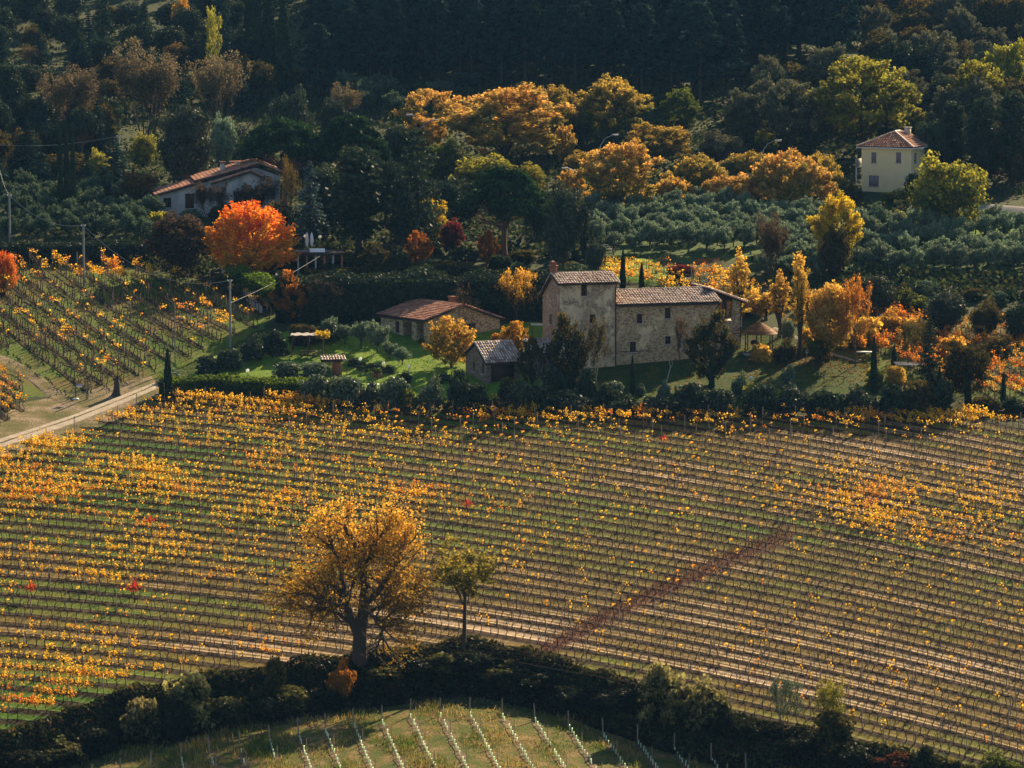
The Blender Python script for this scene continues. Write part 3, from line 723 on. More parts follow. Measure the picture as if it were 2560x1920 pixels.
for y_ in (1.75, 4.65): b = MB(); b.box((-1.35, y_, ye-3.9), (.14, .14, 2.4)); b.obj('balcony_post', WHITE, bal)
tq = YH.on(2293, 333, py)
b = MB(); b.box((px+1.0, py+1.2, pz+.05), (.7, .7, .9)); b.box((px+1.0, py+1.2, pz+.55), (.9, .9, .1)); b.obj('chimney', CONC, yh)
# ------------------------------------------------------------------ plant prototypes (metres, native size w x h)
def sph(rg, n, lo=-1.0):
    z = rg.uniform(lo, 1, n); a = rg.uniform(0, 2*math.pi, n); r = np.sqrt(1-z*z)
    return np.stack([r*np.cos(a), r*np.sin(a), z], -1)
def grow(rg, b, p, d, L, r, dep, tips, ns=4, split=3, spread=.6, up=.15, sides=5, shrink=.68):
    pts = [p]; dd = d/np.linalg.norm(d)
    for i in range(ns):
        dd = dd+rg.normal(0, .13, 3); dd[2] += up*.5; dd /= np.linalg.norm(dd); pts.append(pts[-1]+dd*L/ns)
    rad = np.linspace(r, r*.55, ns+1)
    b.tube(pts, rad, max(3, sides)); 
    if dep == 0: tips.append((pts[-1], dd)); return
    if dep <= 2: tips.append((pts[ns//2], dd))
    for k in range(split):
        nd = dd+rg.normal(0, spread, 3); nd[2] += up
        st = pts[-1] if k < split-1 or split < 3 else pts[-2]
        grow(rg, b, st, nd, L*shrink*rg.uniform(.8, 1.2), r*.55, dep-1, tips, max(2, ns-1), split, spread, up, sides-1, shrink)

PROTO = {}
def reg(kind, w, h, tb, cb):
    PROTO.setdefault(kind, []).append((w, h, tb.mesh(kind+'_trunk', [BARK], True) if tb and tb.n else None, cb.mesh(kind+'_crown', [BARK])))

def p_round(kind, seed, w, h, z0, n, per, ls, lump=.3, rc=.11, spike=0., trunk=True, taper=0., low=-1., limbs=9, shell=.5, upf=.0, tr=.022):
    rg = np.random.default_rng(seed); a = w/2*(1-rc*.9); zc = (z0+1)/2*h; c = (1-z0)/2*h*(1-rc*.7)
    D = sph(rg, n, low); ph = rg.uniform(0, 6, 6)
    lob = 1-lump*(.5+.5*np.sin(3*D[:, 0]+ph[0])*np.cos(3.3*D[:, 1]+ph[1])+.35*np.sin(6*D[:, 2]+4*D[:, 0]+ph[2]))
    rr = rg.uniform(shell, 1, n)**.6*lob
    C = D*rr[:, None]*np.array([a, a, c]); C[:, 2] += zc
    tz = (C[:, 2]-z0*h)/((1-z0)*h)
    if taper: C[:, :2] *= (1-taper*np.clip(tz, 0, 1)**1.3)[:, None]
    cs = rg.uniform(.65, 1.3, n)*rc*w
    P = []; O = []; T = []; Rr = []
    for i in range(n):
        k = int(per*cs[i]/(rc*w)*rg.uniform(.6, 1.3))+2
        g = rg.normal(size=(k, 3)); g /= np.linalg.norm(g, axis=1)[:, None]; g *= rg.uniform(.3, 1., (k, 1))**.5
        q = g*cs[i]*np.array([1, 1, .8])
        if spike:
            dd = D[i]*np.array([1, 1, .6])+np.array([0, 0, .9]); dd /= np.linalg.norm(dd)
            q = q*np.array([.55, .55, .55])+dd*(rg.uniform(-.5, 1, (k, 1))**1)*spike
        P.append(C[i]+q); O.append(g*.6+D[i]*.3)
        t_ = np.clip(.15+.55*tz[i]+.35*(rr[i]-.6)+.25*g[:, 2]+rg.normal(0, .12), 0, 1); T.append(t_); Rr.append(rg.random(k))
    P = np.concatenate(P); O = np.concatenate(O); T = np.concatenate(T); Rr = np.concatenate(Rr)
    P[:, 2] = np.maximum(P[:, 2], .03*h)
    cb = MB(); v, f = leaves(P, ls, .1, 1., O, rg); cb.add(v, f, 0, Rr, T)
    tb = None
    if trunk:
        tb = MB(); R0 = h*tr; zt = h*max(z0, .12)*1.2
        tb.tube([(0, 0, -.8), (0, 0, 0), (rg.normal(0, .1), rg.normal(0, .1), zt), (rg.normal(0, .2), rg.normal(0, .2), zc)], [R0*1.4, R0*1.15, R0*.85, R0*.4], 7)
        for i in rg.choice(n, min(limbs, n), False):
            s_ = np.array([0, 0, zt*rg.uniform(.8, 1.3)]); m_ = (s_+C[i])/2+rg.normal(0, w*.03, 3); m_[2] += w*.04
            tb.tube([s_, m_, C[i]], [R0*.5, R0*.3, R0*.1], 4)
    reg(kind, w, h, tb, cb)

def p_airy(kind, seed, w, h, z0, dep, split, per, ls, clump, twig=.008, up=.2, spread=.55, r0=.02, L0=None, first=4):
    rg = np.random.default_rng(seed); tb = MB(); tips = []; R0 = h*r0
    tb.tube([(0, 0, -.8), (0, 0, 0), (.05, .03, h*z0*.6), (.0, .1, h*z0)], [R0*1.5, R0*1.2, R0, R0*.85], 7)
    L = L0 or h*(1-z0)*.42
    for k in range(first):
        a_ = 2*math.pi*(k+rg.random()*.6)/first
        d = np.array([math.cos(a_)*spread*1.2, math.sin(a_)*spread*1.2, 1.0])
        grow(rg, tb, np.array([0, .1, h*z0*rg.uniform(.75, 1)]), d, L, R0*.6, dep, tips, 4, split, spread, up)
    V = np.concatenate(tb.v); ext = V[:, 2].max(); wx = np.percentile(np.hypot(V[:, 0], V[:, 1]), 99.5)
    P = []; T = []
    for p, d in tips:
        k = max(0, int(rg.poisson(per)*(1 if rg.random() > .15 else .2)))
        q = rg.normal(0, clump*.5, (k, 3))+p+d*rg.uniform(-.8, .6, (k, 1))*clump
        P.append(q); T.append(np.clip(q[:, 2]/ext+.2*rg.normal()-.1, 0, 1))
    cb = MB()
    P = np.concatenate(P); v, f = leaves(P, ls, .0, 1., None, rg); cb.add(v, f, 0, rg.random(len(P)), np.concatenate(T))
    sx = w/2/(wx+clump*.4); sz = h/(ext+clump*.2)
    for m_ in (tb, cb):
        for i in range(len(m_.v)): m_.v[i] = m_.v[i]*np.array([sx, sx, sz])
    reg(kind, w, h, tb, cb)

def p_conifer(kind, seed, w, h, lv, nb, ls, droop=.25, z0=.06, pw=.85, per=16, fan=.16):
    rg = np.random.default_rng(seed); P = []; O = []; T = []
    for i in range(lv):
        t = i/(lv-1); z = h*(z0+(1-z0)*t**.95); R1 = w/2*(1-t)**pw*rg.uniform(.82, 1.08)+.12
        for j in range(max(4, int(nb*(1-t*.6)))):
            a_ = rg.uniform(0, 2*math.pi); L = R1*rg.uniform(.75, 1.1); s = rg.uniform(.15, 1, per)
            x = np.stack([np.cos(a_)*s*L, np.sin(a_)*s*L, -droop*s*s*L+.12*L*s], -1)+rg.normal(0, fan, (per, 3))*L*np.array([.5, .5, .35])
            x[:, 2] += z; P.append(x); O.append(np.tile([math.cos(a_), math.sin(a_), .4], (per, 1))*.5); T.append(np.full(per, t*.5+.3)+s*.2)
    P = np.concatenate(P); cb = MB(); v, f = leaves(P, ls, .35, .8, np.concatenate(O), rg); cb.add(v, f, 0, rg.random(len(P)), np.concatenate(T))
    tb = MB(); tb.tube([(0, 0, -.8), (0, 0, h*.5), (0, 0, h*.96)], [h*.02, h*.012, h*.003], 6); reg(kind, w, h, tb, cb)

def p_cypress(kind, seed, w, h, n, ls):
    rg = np.random.default_rng(seed); t = rg.uniform(0, 1, n)**1.1; a_ = rg.uniform(0, 2*math.pi, n)
    pr = (np.minimum(1, (t+.02)*9)**.5)*(1-t**2.2)**.75
    lob = 1-.22*(.5+.5*np.sin(a_*4+t*9))*(.6+.4*np.sin(t*40+a_*2)); r = w/2*pr*lob*rg.uniform(.75, 1.0, n)
    P = np.stack([r*np.cos(a_), r*np.sin(a_), t*h*.98+.15], -1); O = np.stack([np.cos(a_), np.sin(a_), .3+0*a_], -1)
    cb = MB(); v, f = leaves(P, ls, .0, 1.5, O*.9, rg); cb.add(v, f, 0, rg.random(n), np.clip(t*.6+.2, 0, 1))
    tb = MB(); tb.tube([(0, 0, -.5), (0, 0, h*.15), (0, 0, h*.75), (0, 0, h*.95)], [w*.09, w*.3, w*.2, w*.04], 7); reg(kind, w, h, tb, cb)

def p_umbrella(kind, seed, w, h, n, per, ls, zb=.5, dome=.38, stem=1):
    rg = np.random.default_rng(seed); cb = MB(); tb = MB(); fork = h*zb*.75; R0 = h*.03
    tb.tube([(0, 0, -1), (0, 0, 0), (.15, 0, fork*.5), (.1, .1, fork), (0, 0, h*(zb+.1))], [R0*1.3, R0*1.15, R0, R0*.9, R0*.5], 8)
    P = []; O = []; T = []; Rr = []
    for i in range(n):
        rr = math.sqrt(rg.uniform(0, 1)); a_ = rg.uniform(0, 2*math.pi); top = h*(1-.06)-h*dome*rr**2.3
        x, y = rr*w/2*.92*math.cos(a_), rr*w/2*.92*math.sin(a_); z = top-(rg.uniform(0, 1)**1.6)*h*.2*(1.1-rr*.6)
        cr = rg.uniform(.05, .09)*w; k = int(per*rg.uniform(.6, 1.3))
        g = rg.normal(size=(k, 3)); g /= np.linalg.norm(g, axis=1)[:, None]; g[:, 2] = np.abs(g[:, 2])*1.2-.25
        P.append(np.array([x, y, z])+g*cr*np.array([1, 1, .75])); O.append(g); T.append(np.clip(.25+.6*g[:, 2], 0, 1)); Rr.append(rg.random(k))
        if i % 5 == 0:
            s_ = np.array([.1, .1, fork*rg.uniform(.85, 1.2)]); e_ = np.array([x, y, z-.1]); m_ = s_*.45+e_*.55; m_[2] = s_[2]*.6+e_[2]*.4+rg.normal(0, .2)
            tb.tube([s_, m_, e_], [R0*.42, R0*.25, R0*.08], 5)
    P = np.concatenate(P); v, f = leaves(P, ls, .2, 1.3, np.concatenate(O), rg); cb.add(v, f, 0, np.concatenate(Rr), np.concatenate(T)); reg(kind, w, h, tb, cb)

def p_pine(kind, seed, w, h, z0, n, per, ls):
    rg = np.random.default_rng(seed); tb = MB(); tb.tube([(0, 0, -1), (0, 0, 0), (.1, 0, h*.5), (0, 0, h*.97)], [h*.022, h*.018, h*.012, h*.003], 6)
    P = []; O = []; T = []
    for i in range(n):
        t = rg.uniform(0, 1)**.9; z = h*(z0+(1-z0)*t); R1 = w/2*min(1, (1.08-t)*1.15)**.7*min(1, t*4+.45); a_ = rg.uniform(0, 2*math.pi); rr = rg.uniform(.35, 1)*R1
        c = np.array([rr*math.cos(a_), rr*math.sin(a_), z]); g = rg.normal(size=(per, 3)); g /= np.linalg.norm(g, axis=1)[:, None]
        P.append(c+g*w*.1*np.array([1, 1, .6])); O.append(g); T.append(np.clip(.3+.4*g[:, 2]+.2*t, 0, 1))
        if i % 6 == 0: tb.tube([(0, 0, z-.6), c], [.07, .03], 3)
    P = np.concatenate(P); cb = MB(); v, f = leaves(P, ls, .15, 1.3, np.concatenate(O), rg); cb.add(v, f, 0, rg.random(len(P)), np.concatenate(T)); reg(kind, w, h, tb, cb)

p_round('broad', 1, 9, 10, .04, 150, 62, .27, .32)
p_round('broad', 2, 9, 10, .06, 150, 62, .27, .4)
p_round('broad', 3, 9, 10, .08, 130, 66, .28, .36)
p_round('avenue', 4, 11, 12, .06, 240, 85, .23, .42, .085, spike=.55)
p_round('avenue', 5, 11, 12, .04, 240, 85, .23, .36, .085, spike=.55)
p_round('flame', 6, 10, 9.5, .0, 520, 60, .18, .12, .045, spike=1.5, limbs=26, shell=.35, taper=.42)
p_round('shrub', 7, 3, 2.4, -.25, 70, 46, .17, .3, .14, trunk=False, low=-.6)
p_round('shrub', 8, 3, 2.4, -.2, 75, 46, .17, .4, .14, trunk=False, low=-.6)
p_round('shrub', 9, 3, 2.6, -.25, 60, 50, .18, .5, .15, trunk=False, low=-.6)
p_round('dome', 10, 1.5, 1.2, -.4, 60, 30, .1, .05, .12, trunk=False, low=-.5, shell=.8)
p_round('column', 11, 4, 11, .0, 130, 50, .24, .35, .17, taper=.45, shell=.3)
p_round('column', 12, 4, 11, .02, 130, 46, .24, .45, .17, taper=.5, shell=.3)
p_round('maple', 13, 6, 6, -.08, 150, 52, .19, .35, .09, spike=.55, taper=-.1, limbs=18)
p_round('olive', 14, 4.2, 3.3, .2, 80, 50, .14, .4, .14, spike=.2, limbs=10, tr=.03, shell=.35)
p_round('olive', 15, 4.2, 3.3, .22, 74, 50, .14, .5, .15, spike=.25, limbs=10, tr=.03, shell=.35)
p_round('bigtree', 16, 16, 13, .2, 420, 62, .3, .34, .07, spike=.6, limbs=22)
p_round('standard', 17, 5, 9, .38, 120, 27, .16, .4, .12, spike=.3, limbs=16, shell=.3, tr=.014)
p_round('goldcol', 18, 4, 12, .14, 120, 27, .19, .45, .15, spike=.35, taper=.6, shell=.25, limbs=16)
p_round('goldcol', 19, 4, 12, .1, 120, 27, .19, .5, .16, spike=.35, taper=.55, shell=.25, limbs=16)
p_round('avelow', 20, 12, 8, -.15, 280, 74, .23, .36, .075, spike=.5, trunk=True, low=-.5)
p_airy('airy', 21, 6, 8, .25, 3, 3, 26, .17, .5)
p_airy('airy', 22, 6, 8, .22, 3, 3, 28, .17, .5)
p_airy('poplar', 23, 4, 12, .06, 3, 3, 42, .19, .6, up=.55, spread=.38, first=6)
p_airy('poplar', 24, 4, 12, .08, 3, 3, 38, .19, .6, up=.55, spread=.42, first=6)
p_airy('bare', 25, 6, 8, .22, 4, 3, 1.6, .14, .3, r0=.016)
p_airy('bare', 26, 6, 8, .18, 4, 3, 2.0, .14, .3, r0=.016)
p_airy('bareplume', 27, 10, 12, .04, 4, 3, 15, .2, .45, up=.42, spread=.42, first=7, r0=.014)
p_airy('bareplume', 28, 10, 12, .04, 4, 3, 14, .2, .45, up=.35, spread=.5, first=7, r0=.014)
p_airy('ghost', 29, 3.2, 3.6, .12, 3, 3, .15, .1, .2, r0=.02)
p_conifer('fir', 31, 6, 13, 24, 13, .34)
p_conifer('fir', 32, 6, 13, 22, 12, .34, droop=.4)
p_conifer('cedar', 33, 10, 14, 15, 15, .38, droop=.08, pw=.6, per=26, fan=.2)
p_cypress('cypress', 34, 1.5, 7, 2600, .17)
p_cypress('cypress', 35, 1.5, 7, 2600, .17)
p_umbrella('umbrella', 36, 12, 12, 170, 70, .3)
p_umbrella('umbrella', 37, 14, 11, 190, 70, .3, zb=.55, dome=.3)
p_pine('woodpine', 41, 6, 15, .25, 95, 34, .42)
p_pine('woodpine', 42, 6, 15, .2, 95, 34, .42)
p_pine('woodpine', 43, 7, 14, .3, 90, 36, .42)

# ------------------------------------------------------------------ leaf colours
L_ = lambda nm, c1, c2=None, cr=None, tr=.45, gl=.012: leaf_mat(nm, c1, c2, cr, tr, gl*.35)
M = dict(
 gold=L_('golden_autumn_leaves', (.36,.23,.035), (.78,.50,.09), (.58,.28,.03)),
 amber=L_('amber_oak_leaves', (.22,.13,.02), (.72,.38,.05), (.38,.21,.025)),
 avenue=L_('orange_topped_leaves', (.22,.20,.045), (.70,.39,.09), (.40,.29,.06)),
 avgreen=L_('green_leaves_with_orange_tips', (.09,.11,.03), (.52,.34,.06), (.25,.22,.045)),
 flame=L_('flame_red_cherry_leaves', (.52,.30,.02), (.82,.13,.02), (.66,.36,.03), .5),
 rust=L_('rusty_orange_leaves', (.22,.10,.015), (.52,.19,.025), (.20,.10,.02)),
 crimson=L_('crimson_leaves', (.07,.02,.015), (.22,.03,.03), (.05,.03,.015)),
 yellow=L_('bright_yellow_leaves', (.30,.22,.02), (.68,.46,.03), (.25,.28,.04)),
 ygreen=L_('yellow_green_leaves', (.09,.11,.02), (.34,.32,.04), (.30,.22,.03)),
 green=L_('mid_green_leaves', (.045,.07,.016), (.12,.15,.025), (.16,.13,.03)),
 grass=L_('fresh_green_hedge_leaves', (.04,.08,.012), (.14,.22,.02), (.10,.14,.03)),
 lime=L_('thin_yellow_green_leaves', (.13,.14,.025), (.48,.40,.06), (.40,.28,.04), .5),
 ivytop=L_('pale_tipped_ivy_leaves', (.012,.02,.006), (.34,.30,.11), (.12,.10,.03), .4),
 scrub=L_('dull_green_scrub_leaves', (.018,.032,.012), (.045,.06,.02), (.07,.06,.02), .35),
 dark=L_('dark_evergreen_leaves', (.018,.032,.015), (.04,.062,.026), (.03,.04,.02), .2, .05),
 oak=L_('dark_holm_oak_leaves', (.022,.035,.018), (.06,.075,.035), (.035,.045,.025), .2, .08),
 brown=L_('dark_brown_green_leaves', (.022,.028,.012), (.10,.085,.022), (.18,.11,.02), .35),
 pine=L_('stone_pine_needles', (.012,.034,.012), (.035,.085,.02), (.02,.05,.015), .25, .03),
 wood=L_('blue_green_wood_needles', (.012,.034,.030), (.022,.052,.042), (.03,.045,.03), .2, .02),
 spruce=L_('blue_spruce_needles', (.03,.055,.055), (.07,.11,.11), (.05,.08,.08), .2, .05),
 cypress=L_('cypress_scale_leaves', (.014,.032,.014), (.03,.06,.02), (.02,.04,.015), .15, .03),
 olive=L_('grey_green_olive_leaves', (.08,.12,.065), (.19,.26,.15), (.26,.30,.21), .3, .06),
 olived=L_('dull_olive_leaves', (.04,.07,.035), (.09,.14,.075), (.12,.15,.10), .3, .04),
 purple=L_('purple_brown_twig_leaves', (.05,.042,.022), (.11,.075,.045), (.15,.08,.035), .3),
 plume=L_('dull_tan_poplar_leaves', (.09,.075,.04), (.22,.17,.09), (.13,.10,.05), .35),
 russet=L_('dim_russet_leaves', (.05,.045,.015), (.18,.12,.03), (.11,.08,.02), .35),
 grey=L_('grey_green_willow_leaves', (.06,.07,.045), (.13,.14,.08), (.18,.15,.08), .35),
 silver=L_('glossy_laurel_leaves', (.04,.065,.025), (.11,.15,.07), (.24,.27,.19), .3, .12),
 bramble=L_('dark_bramble_leaves', (.009,.015,.005), (.025,.032,.010), (.045,.02,.01), .3, .04),  # shade of the bank is put into this darkened leaf colour
 bramtop=L_('bramble_leaves_painted_sunlit', (.009,.016,.005), (.12,.12,.028), (.10,.05,.015), .4, .04),  # paler top leaves: sunlight painted into the bramble colour
 redbush=L_('dark_red_creeper_leaves', (.02,.012,.006), (.13,.035,.018), (.03,.035,.012), .4),
)
_cnt = {}
def plant(kind, u, vb, vt, w, mat, name, label, cat='tree', group=None, bark=None, dx=0, rot=None, var=None, zoff=-.08, at=None):
    P = PROTO[kind]; i = _cnt.get(kind, 0); _cnt[kind] = i+1
    pw, ph, tm, cm = P[(i if var is None else var) % len(P)]
    X, Y, Z = at if at is not None else place(u, vb)
    k = Y/F; H = (vb-vt)*k if vt is not None else ph; Wd = w*k
    r = empty(name, (X, Y, Z+zoff), rot if rot is not None else random.uniform(0, 6.28), label, cat, group)
    sc = (Wd/pw, Wd/pw, H/ph)
    if tm:
        t_ = bpy.data.objects.new('trunk', tm); COL.objects.link(t_); t_.parent = r; t_.scale = sc
        if bark: t_.material_slots[0].link = 'OBJECT'; t_.material_slots[0].material = bark
    c_ = bpy.data.objects.new('crown' if cat == 'tree' else 'foliage', cm); COL.objects.link(c_); c_.parent = r; c_.scale = sc
    c_.material_slots[0].link = 'OBJECT'; c_.material_slots[0].material = M[mat]
    return r
# ------------------------------------------------------------------ the big vineyard
def slope_uv(u, v):
    U = np.clip(u/2560, 0, 1.2); Wv = (v-1000)/900
    return .08+.11*U+.10*U*Wv
def v_of(X, Y, Z): return 960+F*np.tan(np.arctan2(-Z, Y)-PITCH)
def uv_of(P):
    P = np.asarray(P, float); d = P[..., 1]*math.cos(PITCH)-P[..., 2]*math.sin(PITCH)
    up = P[..., 1]*math.sin(PITCH)+P[..., 2]*math.cos(PITCH)
    return 1280+F*P[..., 0]/d, 960-F*up/d
VT = np.array([(-600, 1260), (-300, 1195), (0, 1145), (120, 1108), (220, 1078), (330, 1036), (400, 1003), (900, 1020), (1400, 1043), (2000, 1050), (2600, 1043), (3300, 1030)], float)
def vtop(u): return np.interp(u, VT[:, 0], VT[:, 1])
UC = np.arange(-520, 3100, 14.0); ic = np.abs(UC-1280).argmin()
SUB = 8
Y0s = np.arange(424, 262, -2.55/SUB); NR = len(Y0s)
V0 = v_of(0, Y0s, up_z(0*Y0s, Y0s))
VV = np.zeros((NR, len(UC))); VV[:, ic] = V0
for k in range(ic+1, len(UC)): VV[:, k] = VV[:, k-1]+slope_uv(UC[k-1], VV[:, k-1])*14
for k in range(ic-1, -1, -1): VV[:, k] = VV[:, k+1]-slope_uv(UC[k+1], VV[:, k+1])*14
UU = np.broadcast_to(UC, VV.shape)
RX, RY, RZ = hit(UU.ravel(), VV.ravel(), up_z, 255, 520)
RP = np.stack([RX, RY, RZ], -1).reshape(NR, len(UC), 3)

def gauss(u, v, a, b_, su, sv_, k): return k*np.exp(-((u-a)/su)**2-((v-b_)/sv_)**2)
def ditch(u, v):       # leafless reddish strip that crosses the rows
    t = np.clip((u-1330)/(1960-1330), 0, 1); vc = 1655-(1655-1340)*t**.84
    inside = (u > 1320) & (u < 1975)
    return np.where(inside, np.exp(-((v-vc)/21)**2), 0)*.95
def bareness(u, v):
    return (.02+gauss(u, v, 1150, 1560, 420, 110, .35)+gauss(u, v, 2300, 1150, 700, 110, .22)+gauss(u, v, 2250, 1650, 700, 230, .24)
            +gauss(u, v, 700, 1600, 260, 60, .28)-gauss(u, v, 250, 1200, 500, 140, .18)-gauss(u, v, 100, 1760, 320, 60, .4)
            -gauss(u, v, 1500, 1060, 900, 45, .12))
# soil sheet following the rows
keep = (RP[..., 1] > bank_y(RP[..., 0])+.4) & (VV > vtop(UU)-16)
lift = (.10+.05*np.cos(2*math.pi*np.arange(NR)/SUB)[:, None])*np.ones_like(VV)
core = keep.copy()
for a_ in (1, 2): core[:-a_] &= keep[a_:]; core[a_:] &= keep[:-a_]
lift = np.where(core, lift, -.1)
SV = RP.copy(); SV[..., 2] = ground(SV[..., 0], SV[..., 1])+lift
n_ = len(UC); iy, ix = np.meshgrid(np.arange(NR-1), np.arange(n_-1), indexing='ij')
kq = keep[:-1, :-1] & keep[1:, :-1] & keep[:-1, 1:] & keep[1:, 1:]
iy = iy[kq]; ix = ix[kq]; q = iy*n_+ix
uc_ = UU[iy, ix]; vc_ = VV[iy, ix]
uvm = np.stack([SV[..., 0], np.broadcast_to(np.arange(NR)[:, None]/SUB, VV.shape)], -1).reshape(-1, 2)
m, t, out = new_mat('vineyard_soil_and_grass')
uvn = N(t, 'ShaderNodeUVMap', uv_map='UVMap').outputs[0]
sep = N(t, 'ShaderNodeSeparateXYZ'); t.links.new(uvn, sep.inputs[0])
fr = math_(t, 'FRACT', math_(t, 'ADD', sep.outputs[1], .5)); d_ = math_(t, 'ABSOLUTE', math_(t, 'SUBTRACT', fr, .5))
mp = N(t, 'ShaderNodeMapping'); mp.inputs['Scale'].default_value = (.45, 9, 1); t.links.new(uvn, mp.inputs[0])
streak = noise(t, 1., 4, .7, mp.outputs[0]); patch = noise(t, .09, 4, .6); fine = noise(t, 5.5, 4, .75); mid = noise(t, .8, 3, .6)
rowid = N(t, 'ShaderNodeTexWhiteNoise', noise_dimensions='1D'); t.links.new(math_(t, 'FLOOR', sep.outputs[1]), rowid.inputs['W'])
f = math_(t, 'ADD', attr(t, 'tip'), math_(t, 'MULTIPLY', patch, .8))
f = math_(t, 'ADD', f, math_(t, 'MULTIPLY', streak, .42)); f = math_(t, 'ADD', f, math_(t, 'MULTIPLY', rowid.outputs[0], .26))
f = math_(t, 'ADD', f, math_(t, 'MULTIPLY', fine, .25))
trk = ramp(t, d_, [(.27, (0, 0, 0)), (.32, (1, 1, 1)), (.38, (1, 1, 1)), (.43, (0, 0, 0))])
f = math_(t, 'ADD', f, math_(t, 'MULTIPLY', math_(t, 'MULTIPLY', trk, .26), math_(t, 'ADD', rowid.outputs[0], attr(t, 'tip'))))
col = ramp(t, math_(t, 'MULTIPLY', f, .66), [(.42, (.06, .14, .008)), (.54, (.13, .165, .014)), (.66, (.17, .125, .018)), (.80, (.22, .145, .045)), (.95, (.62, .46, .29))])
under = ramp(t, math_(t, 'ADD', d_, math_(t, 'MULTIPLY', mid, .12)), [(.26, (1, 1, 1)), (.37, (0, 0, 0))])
col = mixc(t, math_(t, 'MULTIPLY', under, .92), col, mixc(t, fine, (.015, .008, .004), (.055, .03, .012)))  # brown weedy soil strip, darkened to paint in the shadow of the vine row
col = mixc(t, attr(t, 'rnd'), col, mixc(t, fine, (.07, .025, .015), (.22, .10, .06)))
bsdf(t, out, col, .95, fine, .6, .2, .15)
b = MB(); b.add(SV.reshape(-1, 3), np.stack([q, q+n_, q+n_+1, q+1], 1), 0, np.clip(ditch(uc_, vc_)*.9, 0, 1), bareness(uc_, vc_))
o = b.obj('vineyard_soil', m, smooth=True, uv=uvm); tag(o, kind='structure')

# vine templates: x runs along the row
VL = leaf_mat('yellow_orange_vine_leaves', (.82, .46, .035), (.76, .25, .025), (.40, .33, .04), .5, .01)
VRED = leaf_mat('scarlet_vine_leaves', (.55, .05, .02), (.70, .08, .02), (.4, .04, .02), .5, .01)
def vine_template(seed, nl, hgt=1.0, low=.75):
    rg = np.random.default_rng(seed); w = MB(); lf = MB()
    x = rg.normal(0, .05, 4); y = rg.normal(0, .04, 4); hz_ = .78*hgt
    p = [(x[0], y[0], -.15), (x[1], y[1], hz_*.35), (x[2], y[2], hz_*.7), (x[3]*.5, y[3]*.5, hz_)]
    w.tube(p, [.05, .044, .038, .034], 3)
    sgn = rg.choice([-1, 1]); w.tube([(0, 0, hz_), (.25*sgn, rg.normal(0, .03), hz_+.06), (.55*sgn, 0, hz_+.02)], [.05, .045, .035], 3)
    if rg.random() < .75: w.tube([(0, 0, hz_), (-.25*sgn, rg.normal(0, .03), hz_+.05), (-.5*sgn, 0, hz_)], [.048, .042, .032], 3)
    for k in range(2):
        xx = rg.uniform(-.4, .2); w.tube([(xx, rg.normal(0, .05), hz_+.1), (xx+.3, rg.normal(0, .1), hz_+rg.uniform(.1, .3)), (xx+.65, rg.normal(0, .1), hz_+rg.uniform(-.15, .2))], [.016, .014, .01], 3)
    for k in range(5):
        xx = rg.uniform(-.45, .45); w.tube([(xx, 0, hz_+.02), (xx+rg.normal(0, .07), rg.normal(0, .06), hz_+.3), (xx+rg.normal(0, .14), rg.normal(0, .12), hz_+rg.uniform(.45, .9))], [.011, .009, .006], 3)
    if nl:
        ncl = max(1, int(nl/9)); C = np.stack([rg.uniform(-.5, .5, ncl), rg.normal(0, .12, ncl), hz_+rg.beta(1.6, 3, ncl)*.95-.1], -1)
        P = C[rg.integers(0, ncl, nl)]+rg.normal(0, .12, (nl, 3))
        v, f_ = leaves(P, .112, 0., 1., None, rg); lf.add(v, f_, 0, rg.random(nl), 0.)
    return w, lf
TPL = [[vine_template(100+10*l+k, n) for k in range(4)] for l, n in enumerate((0, 10, 36, 82, 160))]
def level(d, rg): return int(np.clip(round(d*4+rg.normal(0, .75)), 0, 4))

def scatter(buf, P, ang, scl, lv, var, hue, rg):
    """append many vines to buf = (wood MB, leaf MB)"""
    for l in range(5):
        for k in range(4):
            s_ = (lv == l) & (var == k)
            if not s_.any(): continue
            w, lf = TPL[l][k]
            for j, src in enumerate((w, lf)):
                if src.n == 0: continue
                V, fs = src.arrays(); Mn = int(s_.sum())
                c_, sn = np.cos(ang[s_])[:, None], np.sin(ang[s_])[:, None]; sc = scl[s_][:, None]
                X = (V[None, :, 0]*c_-V[None, :, 1]*sn)*sc+P[s_, 0][:, None]
                Y = (V[None, :, 0]*sn+V[None, :, 1]*c_)*sc+P[s_, 1][:, None]
                Z = V[None, :, 2]*sc+P[s_, 2][:, None]
                VVv = np.stack([X, Y, Z], -1).reshape(-1, 3)
                for kk, (fa_, ma_, aa_) in fs.items():
                    FF = (fa_[None]+(np.arange(Mn)*len(V))[:, None, None]).reshape(-1, kk)
                    rn = np.mod(np.tile(aa_[:, 0], Mn)+np.repeat(rg.random(Mn), len(fa_)), 1)
                    buf[j].add(VVv, FF, 0, rn, np.repeat(hue[s_], len(fa_)))
def row_points(P, step, rg, jit=.06):
    d = np.r_[0, np.cumsum(np.linalg.norm(np.diff(P[:, :2], axis=0), axis=1))]
    t = np.arange(rg.uniform(0, step), d[-1], step); t = t+rg.normal(0, jit, len(t))
    X = np.interp(t, d, P[:, 0]); Y = np.interp(t, d, P[:, 1]); T = np.gradient(P[:, :2], axis=0)
    a_ = np.arctan2(np.interp(t, d, T[:, 1]), np.interp(t, d, T[:, 0]))
    return X, Y, a_
